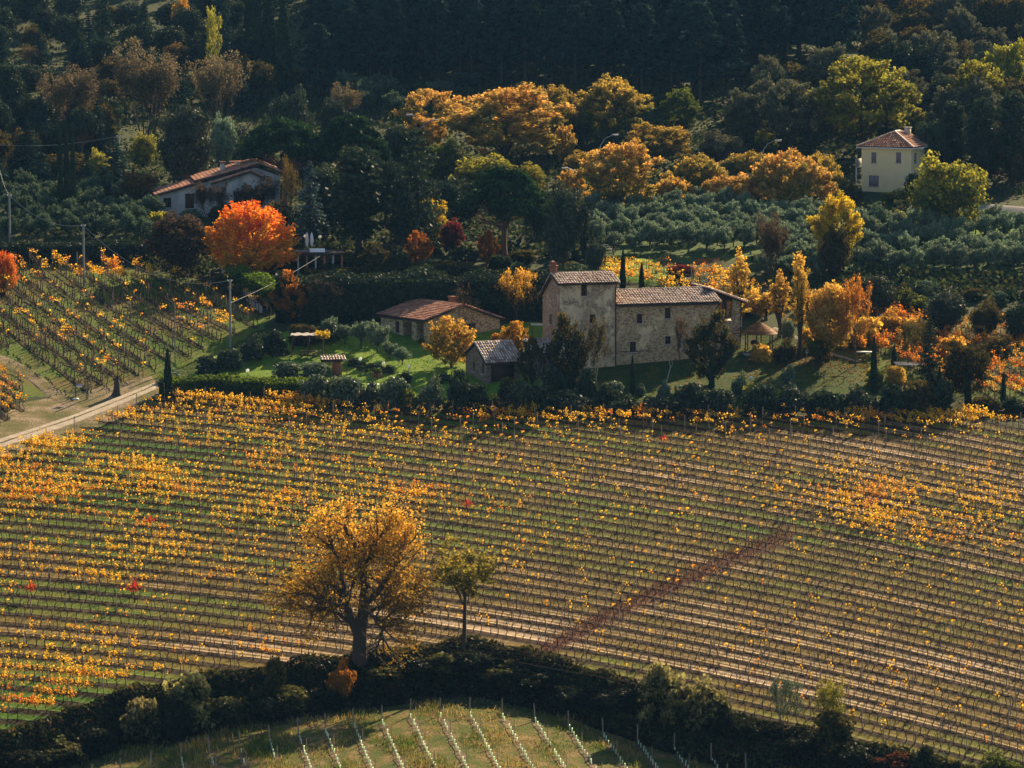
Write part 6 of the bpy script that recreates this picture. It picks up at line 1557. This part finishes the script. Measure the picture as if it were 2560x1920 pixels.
for u, vb, vt, w, lb in ((905, 872, 795, 74, 'grey green olive tree left of the cottage, first of two close together'), (944, 884, 800, 80, 'olive tree touching the left end of the cottage'), (1004, 915, 862, 66, 'small drooping olive tree on the lit lawn below the cottage'), (975, 898, 850, 50, 'smallest olive tree below the cottage porch'), (862, 862, 805, 66, 'olive tree behind the garden pergola'), (825, 850, 790, 60, 'olive tree against the tall hedge, leftmost in the garden')):
    plant('olive', u, vb, vt, w, 'olive', 'olive_tree', lb, 'olive tree')

# the pine wood on the upper hill, every tree a thing
rg = np.random.default_rng(41)
for v in np.arange(262, -28, -19):
    for u in np.arange(640, 2640, 74):
        uu = u+rg.normal(0, 18); vv = v+rg.normal(0, 6)
        lim = 235-14*math.sin(uu/170)+(20 if uu > 1750 else 0)
        if vv > lim or (uu < 790 and vv > -20) or (uu > 2150 and vv > 60): continue
        if uu > 1850 and vv > 190: continue
        X, Y, Z = place(uu, vv)
        k = F/Y; hh = rg.uniform(11, 16); ww = rg.uniform(5, 7.5)
        plant('woodpine', uu, vv, vv-hh*k, ww*k, 'wood', 'pine_tree', 'dark blue green pine in the dense wood on the upper hillside', 'pine', 'pines of the upper wood', at=(X, Y, Z))
# background trees of the left and right woods behind the named ones
mixw = [('dark', 'dark evergreen tree in the shaded wood on the upper left', 'broad'), ('brown', 'dark brown green tree in the shaded wood on the upper left', 'broad'), ('wood', 'dark fir in the shaded wood on the upper left', 'fir')]
for v in np.arange(500, -30, -42):
    for u in np.arange(-80, 660, 88):
        uu = u+rg.normal(0, 20); vv = v+rg.normal(0, 8)
        if (vv > 430 and uu > 330) or (300 < uu < 700 and 300 < vv): continue
        if 180 < uu < 460 and -10 < vv < 70: continue
        j = int(rg.choice(3, p=[.5, .15, .35])); mt, lb, kd = mixw[j]; X, Y, Z = place(uu, vv); k = F/Y
        plant(kd, uu, vv, vv-rg.uniform(5, 9)*k, rg.uniform(5, 8)*k, mt, 'wood_tree', lb, 'tree', 'trees of the upper left wood: '+mt, at=(X, Y, Z))
mixr = [('grey', 'dull grey green tree in the mixed wood at upper right', 'avenue'), ('dark', 'dark tree in the mixed wood at upper right', 'broad'), ('brown', 'brownish tree in the mixed wood at upper right', 'broad')]
for v in np.arange(440, -30, -40):
    for u in np.arange(1820, 2680, 92):
        uu = u+rg.normal(0, 20); vv = v+rg.normal(0, 8)
        if uu < 2150 and (vv < 250 or vv > 380): continue
        if 2110 < uu < 2330 and vv > 330: continue
        if vv > 250 and uu < 1880: continue
        j = int(rg.choice(3, p=[.45, .3, .25])); mt, lb, kd = mixr[j]; X, Y, Z = place(uu, vv); k = F/Y
        plant(kd, uu, vv, vv-rg.uniform(6, 10)*k, rg.uniform(6, 9)*k, mt, 'wood_tree', lb, 'tree', 'trees of the upper right wood: '+mt, at=(X, Y, Z))

# the wood goes on over the hill: one mass
rg = np.random.default_rng(43); n = 420; u = rg.uniform(-900, 3500, n); v = rg.uniform(-420, -30, n)
X, Y, Z = hit(u, v, ground, 500, 1100); C = np.stack([X, Y, Z], -1)
t = rg.uniform(.15, 1, (n, 150)); a_ = rg.uniform(0, 6.28, (n, 150)); r_ = 3.4*(1.12-t)**.7*rg.uniform(.4, 1, (n, 150)); hh = rg.uniform(9, 15, (n, 1))
P = C[:, None]+np.stack([r_*np.cos(a_), r_*np.sin(a_), t*hh], -1); P = P.reshape(-1, 3)
v_, f_ = leaves(P, 1.0, .2, 1., None, rg); bf = MB(); bf.add(v_, f_, 0, rg.random(len(P)), rg.uniform(0, 1, len(P))); tag(bf.obj('woods_beyond', M['wood']), kind='stuff')

# low undergrowth between them
rg = np.random.default_rng(51); n = 8200
u = rg.uniform(-120, 2680, n); v = np.where(rg.random(n) < .25, rg.uniform(-120, 200, n), rg.uniform(200, 770, n))
X, Y, Z = hit(u, v, ground, 420, 900)
excl = inpoly(u, v, [(-200, 610), (0, 655), (240, 655), (480, 690), (700, 790), (700, 900), (-200, 1100)]) | inpoly(u, v, [(1480, 620), (1900, 640), (1960, 770), (1480, 770)]) | inpoly(u, v, [(2080, 740), (2700, 760), (2700, 1000), (2080, 900)])
excl |= inpoly(u, v, [(380, 500), (720, 500), (720, 590), (380, 590)]) | inpoly(u, v, [(2120, 440), (2330, 440), (2330, 520), (2120, 520)]) | inpoly(u, v, [(180, 10), (460, 10), (460, 110), (180, 110)]) | inpoly(u, v, [(700, 650), (1500, 650), (1500, 800), (700, 800)]) | inpoly(u, v, [(2430, 500), (2700, 500), (2700, 640), (2420, 620)])
grassy = inpoly(u, v, [(-100, 480), (400, 500), (400, 640), (-100, 640)]) | inpoly(u, v, [(1480, 520), (2700, 560), (2700, 700), (1480, 660)])
keepm = ~excl & ~(grassy & (rg.random(n) < .75))
C = np.stack([X, Y, Z], -1)[keepm]; k = 15; m_ = len(C); hgt = rg.uniform(.4, 1.9, m_)
P = (C[:, None]+rg.normal(0, 1, (m_, k, 3))*np.array([1.3, 1.3, 0])); P[..., 2] += rg.uniform(0, 1, (m_, k))*hgt[:, None]; P = P.reshape(-1, 3)
v_, f_ = leaves(P, .42, .2, 1., None, rg); bf = MB(); bf.add(v_, f_, 0, rg.random(len(P)), np.repeat(rg.uniform(0, 1, m_), k)); tag(bf.obj('undergrowth', M['scrub']), kind='stuff')
# ------------------------------------------------------------------ small things of the place
def thing(name, u, v, label, cat, rz=0., group=None):
    X, Y, Z = place(u, v); return empty(name, (X, Y, Z), rz, label, cat, group)
def part(par, name, mat, fn, smooth=False):
    b = MB(); fn(b); return b.obj(name, mat, par, smooth)
# globe lamps in the gardens
for u, vg, lb in ((619, 926, 'white globe garden lamp at the left end of the lit lawn'), (729, 907, 'white globe garden lamp among pale shrubs, second from the left'), (841, 889, 'white globe garden lamp above the garden oven'), (901, 897, 'white globe garden lamp in the middle of the lawn, right of the oven'), (959, 908, 'white globe garden lamp above the clipped domes'), (1022, 916, 'white globe garden lamp below the small drooping olive'),
                  (1330, 756, 'white globe lamp by the tall hedge left of the tower'), (1877, 944, 'white globe lamp between bushes below the gazebo'), (2017, 879, 'white globe lamp at the foot of the tallest poplar'), (763, 590, 'white globe lamp on the restaurant terrace, left one'), (800, 592, 'white globe lamp on the restaurant terrace, right one')):
    r = thing('garden_lamp', u, vg+(27 if vg > 700 else 48), lb, 'lamp'); h = (27 if vg > 700 else 48)*(r.location.y/F)
    part(r, 'post', STEEL, lambda b: b.tube([(0, 0, -.2), (0, 0, h-.1)], .035, 6))
    part(r, 'globe', GLOBE, lambda b: b.ball((0, 0, h), .19, 12, 8), True)
# street lamps
for u, vh, vb, s_, lb in ((1538, 337, 470, 1, 'street lamp with white head over the lower orange tree'), (1945, 351, 470, 1, 'street lamp with white head above the wide right orange tree'), (1088, 300, 420, 1, 'street lamp head showing at the left end of the avenue'), (2300, 371, 480, 1, 'curved street lamp in front of the yellow house'),
                          (1412, 420, 520, -1, 'street lamp head beside the small orange tree of the lower row'), (1023, 287, 400, -1, 'dark street lamp above the umbrella pines')):
    off = 42*s_; r = thing('street_lamp', u-off, vb, lb, 'street lamp'); k = r.location.y/F; h = (vb-vh)*k; a_ = off*k
    part(r, 'pole', STEEL, lambda b: b.tube([(0, 0, -.2), (0, 0, h*.35), (.02*s_, 0, h*.62), (a_*.12, 0, h*.8), (a_*.38, 0, h*.93), (a_*.85, 0, h)], [.09, .085, .075, .065, .055, .05], 7), True)
    part(r, 'lamp_head', WHITE, lambda b: (b.box((a_, 0, h+.03), (.85, .3, .14)), b.box((a_+.1*s_, 0, h-.07), (.55, .22, .08))))
r = thing('street_lamp', 1710, 352, 'upright lamp post with small head between green trees', 'street lamp'); h = 84*(r.location.y/F)
part(r, 'pole', STEEL, lambda b: b.tube([(0, 0, -.2), (0, 0, h)], [.09, .06], 6)); part(r, 'lamp_head', WHITE, lambda b: (b.ball((0, 0, h+.05), .25, 10, 6, 0, .6), b.box((.25, 0, h+.05), (.5, .12, .08))))
# utility poles and their wires
poles = {}
for key, u, vb, vt, lb in (('a', 25, 620, 485, 'grey concrete utility pole at the left edge of the olive grove'), ('b', 210, 718, 560, 'grey concrete utility pole at the top of the left vineyard'), ('c', 576, 868, 697, 'tall grey concrete utility pole at the right end of the left vineyard'), ('d', 298, 455, 338, 'thin pale utility pole in the dark left wood')):
    r = thing('utility_pole', u, vb, lb, 'pole'); h = (vb-vt)*(r.location.y/F); poles[key] = (r, h)
    part(r, 'shaft', POLE, lambda b: b.tube([(0, 0, -.4), (0, 0, h)], [.15, .095], 8), True)
    part(r, 'insulator', WHITE, lambda b: (b.tube([(-.22, 0, h-.2), (.22, 0, h-.2)], .03, 5), b.ball((-.22, 0, h-.1), .07, 6, 4), b.ball((.22, 0, h-.1), .07, 6, 4)))
r = thing('vineyard_stake', 438, 915, 'tall brown wooden stake in the left vineyard', 'pole'); part(r, 'shaft', WOOD_W, lambda b: b.tube([(0, 0, -.3), (0, 0, 160*(r.location.y/F))], [.08, .06], 6))
def top(k): r, h = poles[k]; return np.array(r.location)+np.array([0, 0, h-.1])
def span(p, q, sag, lb):
    t = np.linspace(0, 1, 26)[:, None]; P = p*(1-t)+q*t; P[:, 2] -= sag*4*(t[:, 0]*(1-t[:, 0])); b = MB(); b.tube(P, .028, 4); tag(b.obj('power_line', WIRE), lb, 'cable')
span(top('a'), top('b'), 1.3, 'sagging cable over the olive grove to the vineyard pole')
span(top('b'), top('c'), 2.6, 'long sagging cable over the left vineyard')
span(top('a')+np.array([0, 0, 0]), np.array([-66., 500., top('a')[2]+2]), .5, 'cable leaving the picture at the left edge')
X, Y, Z = place(1000, 700); c_ = top('c')
span(c_+np.array([0, 0, -2.5]), np.array(place(800, 760))+np.array([0, 0, 5.5]), .3, 'cable from the concrete pole towards the cottage hedge')
X, Y, Z = place(330, 880); span(c_+np.array([0, 0, -2.6]), np.array(place(380, 900))+np.array([0, 0, 4.0]), .2, 'thin low cable crossing the left vineyard')
span(top('d'), np.array(place(-60, 470))+np.array([0, 0, 6]), .8, 'faint cable in the dark left wood')
# gazebo
r = thing('gazebo', 1897, 884, 'open gazebo with rust coloured conical roof on slim brown posts', 'gazebo'); k = r.location.y/F; R_ = 36*k; he_ = 52*k
for i in range(6):
    a_ = i*math.pi/3+.3; part(r, 'post', WOOD_D, lambda b: b.tube([(R_*math.cos(a_), R_*math.sin(a_), -.3), (R_*math.cos(a_), R_*math.sin(a_), he_)], .07, 5))
def cone(b):
    n = 18
    for j in range(6):
        t0, t1 = j/6, (j+1)/6+.02; r0, r1 = (R_+.45)*(1-t0), (R_+.45)*(1-min(1, t1)); z0_, z1_ = he_+30*k*t0**.85, he_+30*k*min(1, t1)**.85
        V = [(rr*math.cos(2*math.pi*i/n), rr*math.sin(2*math.pi*i/n), zz) for rr, zz in ((r0+.06, z0_-.02), (r1, z1_)) for i in range(n)]
        b.add(V, [(i, (i+1) % n, n+(i+1) % n, n+i) for i in range(n)], 0, np.random.default_rng(j).random(n))
part(r, 'roof', leaf_mat('rust_leaf_covered_thatch', (.24, .10, .035), (.40, .17, .05), (.14, .07, .03), .25), cone)
for i in range(6):
    a_ = i*math.pi/3+.3; c_ = a_+math.pi/3; part(r, 'beam', WOOD_D, lambda b: b.tube([(R_*math.cos(a_), R_*math.sin(a_), he_-.05), (R_*math.cos(c_), R_*math.sin(c_), he_-.05)], .07, 4))
part(r, 'floor', CONC, lambda b: b.tube([(0, 0, -.1), (0, 0, .08), (0, 0, .081)], [R_+.3, R_+.3, .01], 12))
r2 = thing('garden_grill', 1890, 879, 'dark covered grill standing inside the gazebo', 'grill')
part(r2, 'stand', BRICK, lambda b: b.box((.3, 0, .4), (1.1, .6, .8))); part(r2, 'cover', METAL, lambda b: b.ball((-.2, 0, 1.0), .42, 10, 6, 0, .8), True)
# pergola with pale canopy in the left garden
r = thing('pergola', 770, 893, 'garden pergola with a pale sagging canopy and yellow climber', 'pergola'); k = r.location.y/F; w_, h_ = 88*k, 50*k
for sx in (-.45, 0, .42):
    for y_ in (0, 2.4): part(r, 'post', WOOD_D, lambda b: b.tube([(sx*w_, y_, -.3), (sx*w_, y_, h_)], .07, 5))
for y_ in (0, 2.4): part(r, 'beam', WOOD_D, lambda b: b.box((0, y_, h_+.04), (w_, .1, .12)))
for i in range(7): part(r, 'slat', WOOD_D, lambda b: b.box((-w_*.45+i*w_*.15, 1.2, h_+.14), (.07, 3., .08)))
def canopy(b):
    nx_, ny_ = 12, 5; V = []
    for j in range(ny_):
        for i in range(nx_): V.append((-w_*.5+w_*.82*i/(nx_-1), 2.8*j/(ny_-1)-.2, h_+.24+.1*math.sin(i*1.9)*math.sin(j*1.3+.4)))
    b.add(V, [(j*nx_+i, j*nx_+i+1, (j+1)*nx_+i+1, (j+1)*nx_+i) for j in range(ny_-1) for i in range(nx_-1)])
part(r, 'canopy', plain('faded_canvas', (.26, .25, .24), .9), canopy)
def climber(b):
    rg = np.random.default_rng(2); P = np.stack([rg.uniform(w_*.2, w_*.6, 420), rg.uniform(-.3, 2.8, 420), h_+.2+rg.normal(0, .15, 420)], -1); v, f = leaves(P, .2, .2, 1, None, rg); b.add(v, f, 0, rg.random(420), .7)
part(r, 'climber', M['yellow'], climber)
r = thing('garden_table', 772, 897, 'dark garden table with benches under the pale canopy', 'table')
part(r, 'table_top', WOOD_D, lambda b: b.box((0, .6, .75), (1.8, .8, .06))); 
for s_ in (-1, 1):
    part(r, 'leg', WOOD_D, lambda b: b.box((s_*.75, .6, .36), (.08, .6, .74))); part(r, 'bench', WOOD_D, lambda b: b.box((0, .6+s_*.7, .42), (1.8, .3, .06)))
# brick garden oven with little tiled roof
r = thing('garden_oven', 842, 938, 'brick garden oven with small grey tiled roof among the bushes', 'oven', .25)
part(r, 'brick_body', BRICK, lambda b: (b.box((0, 0, .75), (.9, 1.1, 1.9))))
part(r, 'pillar', BRICK, lambda b: b.box((-1.3, -.2, .7), (.3, .3, 1.8)))
part(r, 'roof_deck', T_UND, lambda b: b.poly_prism([(-1.9, -.9, 1.55), (.9, -.9, 1.55), (.9, .1, 2.0), (-1.9, .1, 2.0)], (0, 0, .08)))
s_ = np.array([0, 1.0, .45]); l_ = np.linalg.norm(s_); tiles('roof_tiles', r, T_OLD, np.array([-1.9, -.92, 1.65]), (1, 0, 0), 2.8, s_/l_, l_, seed=71)
# terracotta pots and white slab table on the terrace
for u, v, lb in ((936, 944, 'red clay pot in front of the clipped domes, left one'), (948, 946, 'red clay pot in front of the clipped domes, right one'), (1055, 868, 'red clay pot with plant at the cottage porch step')):
    r = thing('flower_pot', u, v, lb, 'flower pot'); part(r, 'pot', TERRA, lambda b: b.tube([(0, 0, 0), (0, 0, .35), (0, 0, .5), (0, 0, .52)], [.2, .3, .36, .02], 10)); plant('dome', u, v, v-18, 16, 'green', 'potted_plant', 'small green plant growing in the '+lb.replace('red clay pot ', 'pot ').replace(' with plant', ''), 'plant', at=(r.location.x, r.location.y, r.location.z+.4))
r = thing('garden_table', 937, 978, 'low white garden table in the gap between the bushes', 'table'); part(r, 'table_top', WHITE, lambda b: b.box((0, 0, .72), (1.6, .9, .06)))
for sx in (-.65, .65):
    for sy in (-.35, .35): part(r, 'leg', WHITE, lambda b: b.box((sx, sy, .34), (.06, .06, .7)))
# awning by the tower
r = thing('awning', 1343, 846, 'small flat awning on one thin post left of the tower', 'awning'); k = r.location.y/F
part(r, 'awning_top', CONC, lambda b: b.box((.1, .6, 34*k), (1.6, 1.6, .09)))
for x_, y_ in ((-.55, -.1), (-.55, 1.3), (.8, 1.3)): part(r, 'post', WOOD_D, lambda b: b.tube([(x_, y_, -.2), (x_, y_, 34*k)], .045, 5))
# white tables and pergola on the right
r = thing('garden_table', 2163, 898, 'white topped garden table left of the tall right cypress', 'table'); part(r, 'table_top', WHITE, lambda b: b.box((0, 0, .8), (1.9, .9, .07)))
for sx in (-.7, .7): part(r, 'leg', WOOD_D, lambda b: b.box((sx, 0, .38), (.1, .6, .8)))
r = thing('white_pergola', 2272, 935, 'low white pergola top on dark posts in front of the conifer', 'pergola'); k = r.location.y/F
for i in range(6): part(r, 'slat', CONC, lambda b: b.box((0, i*.55-1.3, 26*k), (70*k, .12, .07)))
for sx in (-32, 0, 32): part(r, 'post', WOOD_D, lambda b: b.tube([(sx*k, -1.2, -.3), (sx*k, -1.2, 26*k)], .06, 5))
# rail fence below the garden
r = thing('rail_fence', 745, 1008, 'weathered one rail wooden fence along the upper vineyard edge', 'fence'); o0 = np.array(r.location)
FP = [(745, 1008), (794, 1012), (843, 1017), (892, 1020), (941, 1024), (1010, 1028), (1058, 1030), (1108, 1033), (1160, 1035), (1216, 1036), (1273, 1038), (1333, 1038)]
Q = [np.array(place(*p))-o0 for p in FP]
for q in Q: part(r, 'post', WOOD_W, lambda b: b.tube([q+(0, 0, -.2), q+(0, 0, 1.35)], .055, 5))
for a_, c_ in zip(Q[:-1], Q[1:]): part(r, 'rail', WOOD_W, lambda b: b.tube([a_+(0, 0, 1.3), c_+(0, 0, 1.3)], .045, 5))
r = thing('rail_fence', 1980, 958, 'dark low rail fence at the right lawn edge', 'fence'); o0 = np.array(r.location); Q = [np.array(place(*p))-o0 for p in [(1980, 960), (2020, 961), (2060, 960), (2110, 958)]]
for q in Q: part(r, 'post', WOOD_D, lambda b: b.tube([q+(0, 0, -.2), q+(0, 0, .8)], .045, 5))
for a_, c_ in zip(Q[:-1], Q[1:]): part(r, 'rail', WOOD_D, lambda b: b.tube([a_+(0, 0, .75), c_+(0, 0, .75)], .035, 5))
# info sign in the left field
r = thing('info_sign', 205, 1000, 'small blue and white sign board on a dark frame beside the left vineyard', 'sign', .1)
BLUE = plain('sign_blue', (.04, .12, .45), .5, .1, 2.)
part(r, 'board', WHITE, lambda b: b.box((-.25, 0, 1.5), (.62, .04, .34))); part(r, 'blue_band', BLUE, lambda b: b.box((-.25, -.025, 1.6), (.6, .01, .12)))
for x_ in (-.65, .45, .62): part(r, 'post', plain('dark_green_post', (.03, .06, .04), .7), lambda b: b.tube([(x_, 0, -.2), (x_, 0, 2.3 if x_ > 0 else 1.75)], .06, 5))
r = thing('manhole_slab', 189, 1000, 'small white slab on the grass beside the sign', 'slab'); part(r, 'slab', WHITE, lambda b: b.box((0, 0, .12), (.6, .45, .12))); part(r, 'rim', CONC, lambda b: b.box((0, 0, .02), (.8, .6, .12)))
# old leaning stump
r = thing('tree_stump', 292, 990, 'short dead grey tree stump with roots beside the track', 'tree stump')
part(r, 'stump', BARK, lambda b: (b.tube([(0, 0, -.2), (0, 0, .4), (.05, 0, 1.2), (-.05, 0, 1.9)], [.8, .42, .32, .26], 8), b.tube([(0, 0, 1.4), (.35, .1, 2.2)], [.15, .08], 5), b.tube([(0, 0, 1.3), (-.4, 0, 2.0)], [.13, .07], 5)), True)
# restaurant terrace
r = thing('terrace_pavilion', 800, 688, 'low terrace pavilion with flat brown roof and dark openings right of the cherry tree', 'pavilion', R(6)); k = r.location.y/F
part(r, 'flat_roof', METAL, lambda b: b.box((0, 2., 54*k), (125*k, 5, .22))); part(r, 'back_wall', W_SIDE, lambda b: b.box((0, 4.2, 24*k), (118*k, .2, 56*k)))
for i in range(6): part(r, 'post', TERRA if i % 2 else CONC, lambda b: b.box((-55*k+i*22*k, -.2, 24*k), (.22, .22, 56*k)))
part(r, 'counter', CONC, lambda b: b.box((-20*k, 1.2, .5), (50*k, .5, 1.0))); part(r, 'railing', WOOD_D, lambda b: (b.box((30*k, -.2, 1.0), (50*k, .06, .08)), b.box((30*k, -.2, .5), (50*k, .05, .06))))
for dx_, lb in ((-34, 'folded white parasol on the pavilion roof terrace, left one'), (-22, 'folded white parasol on the pavilion roof terrace, right one')):
    q = empty('parasol', (r.location.x+dx_*k, r.location.y+1.5, r.location.z+54*k+.1), 0, lb, 'parasol')
    part(q, 'pole', STEEL, lambda b: b.tube([(0, 0, 0), (0, 0, 2.3)], .03, 5)); part(q, 'folded_canopy', WHITE, lambda b: b.tube([(0, 0, .7), (0, 0, 1.2), (0, 0, 2.0), (0, 0, 2.35)], [.12, .22, .16, .02], 8), True)
q = empty('skylight', (r.location.x-6*k, r.location.y-.1, r.location.z+54*k+.18), .1, 'tilted white skylight panel on the pavilion roof', 'skylight'); part(q, 'panel', WHITE, lambda b: b.poly_prism([(-.9, 0, 0), (.9, 0, 0), (.9, .8, .35), (-.9, .8, .35)], (0, 0, .06))); part(q, 'frame', STEEL, lambda b: b.box((0, .85, .15), (1.9, .06, .3)))
for u, v, lb in ((792, 700, 'pale garden chair in front of the pavilion, left one'), (812, 700, 'pale garden chair in front of the pavilion, right one')):
    q = thing('garden_chair', u, v, lb, 'chair', random.uniform(-.5, .5)); part(q, 'seat', WHITE, lambda b: b.box((0, 0, .45), (.5, .5, .05))); part(q, 'backrest', WHITE, lambda b: b.box((0, .25, .75), (.5, .05, .6)))
    for sx in (-.2, .2):
        for sy in (-.2, .2): part(q, 'leg', WHITE, lambda b: b.box((sx, sy, .21), (.05, .05, .44)))
# parked cars hidden behind the cherry tree: glints of white bodywork
def car(u, v, rz, mat, label):
    r = thing('parked_car', u, v, label, 'car', rz)
    def body(b):
        prof_ = [(-2.0, .35), (-2.05, .75), (-1.9, .95), (-1.1, 1.02), (-.55, 1.42), (.75, 1.45), (1.45, 1.02), (1.95, .92), (2.05, .6), (2.0, .35)]
        b.poly_prism([(x, -.82, z) for x, z in prof_], (0, 1.64, 0))
    part(r, 'body', mat, body)
    part(r, 'windows', DARKG, lambda b: b.poly_prism([(-.95, -.835, 1.02), (-.5, -.835, 1.36), (.7, -.835, 1.38), (1.25, -.835, 1.02)], (0, 1.67, 0)))
    for x in (-1.25, 1.25):
        for y in (-.75, .75):
            wh_ = part(r, 'wheel', METAL, lambda b: b.tube([(x, y-.1, .32), (x, y+.1, .32)], .32, 12)); part(wh_, 'rim', STEEL, lambda b: b.tube([(x, y-.12, .32), (x, y+.12, .32)], .17, 8))
car(598, 690, .2, WHITE, 'white car parked under the left side of the cherry tree')
car(660, 688, .1, plain('red_car_paint', (.35, .04, .03), .3, .05, 2., .6), 'red car parked under the cherry tree beside the white one')
# gate posts, guard rail, retaining wall, tubular frames
r = thing('stone_gateway', 2206, 562, 'row of four pale stone gate pillars below the yellow house', 'gate'); k = r.location.y/F
for x_ in (-12, -4, 6, 13): part(r, 'pillar', CONC, lambda b: b.box((x_*k, 0, 13*k), (.22, .22, 30*k)))
part(r, 'crossbar', CONC, lambda b: b.box((0, .25, 12*k), (26*k, .05, .06)))
r = thing('guard_rail', 2450, 540, 'grey road guard rail at the right edge above the grass slope', 'guard rail'); o0 = np.array(r.location); Q = [np.array(place(*p))-o0 for p in [(2445, 536), (2480, 540), (2520, 545), (2560, 549), (2610, 553)]]
for q in Q: part(r, 'post', STEEL, lambda b: b.box(q+(0, 0, .35), (.12, .12, .9)))
for a_, c_ in zip(Q[:-1], Q[1:]): part(r, 'rail', STEEL, lambda b: b.poly_prism([a_+(0, -.1, .55), c_+(0, -.1, .55), c_+(0, -.1, .85), a_+(0, -.1, .85)], (0, .05, 0)))
r = thing('retaining_wall', 600, 745, 'low pale stone retaining wall beside the clipped hedge', 'wall'); o0 = np.array(r.location); Q = [np.array(place(*p))-o0 for p in [(578, 712), (600, 735), (625, 760), (650, 785)]]
for a_, c_ in zip(Q[:-1], Q[1:]): part(r, 'wall_panel', CONC, lambda b: b.poly_prism([a_+(0, 0, -.4), c_+(0, 0, -.4), c_+(0, 0, .9), a_+(0, 0, .9)], (.25, .1, 0)))
r = thing('arch_frame', 1528, 582, 'white tubular arch frame in the olive grove', 'frame')
for y_ in (0, 2.5): part(r, 'arch', WHITE, lambda b: b.tube([(-1.4, y_, -.1), (-1.3, y_, .7), (-.6, y_, 1.25), (0, y_, 1.45), (.6, y_, 1.25), (1.5, y_, 1.0)], .035, 5))
part(r, 'ridge_bar', WHITE, lambda b: b.tube([(0, 0, 1.45), (0, 2.5, 1.45)], .03, 5))
r = thing('white_bench', 1522, 632, 'white slatted garden bench behind the small dark oak', 'bench')
for z_ in (.45, .7, .95): part(r, 'slat', WHITE, lambda b: b.box((0, 0 if z_ < .5 else .25, z_), (1.9, .3 if z_ < .5 else .05, .06)))
for sx in (-.85, .85): part(r, 'leg', WHITE, lambda b: b.box((sx, .1, .45), (.07, .35, .95)))

# ------------------------------------------------------------------ the hazy air of the valley
HAZE = True
if HAZE:
    m, t, out = new_mat('valley_haze'); pv = N(t, 'ShaderNodeVolumePrincipled'); pv.inputs['Density'].default_value = .00004; pv.inputs['Color'].default_value = (.2, .5, 1, 1); pv.inputs['Anisotropy'].default_value = .1
    t.links.new(pv.outputs[0], out.inputs['Volume'])
    b = MB(); zb_ = float(GZ.min())-2; b.box((0, 610, (95+zb_)/2), (1000, 1260, 95-zb_)); o = b.obj('haze', m); tag(o, kind='stuff'); o.display_type = 'WIRE'
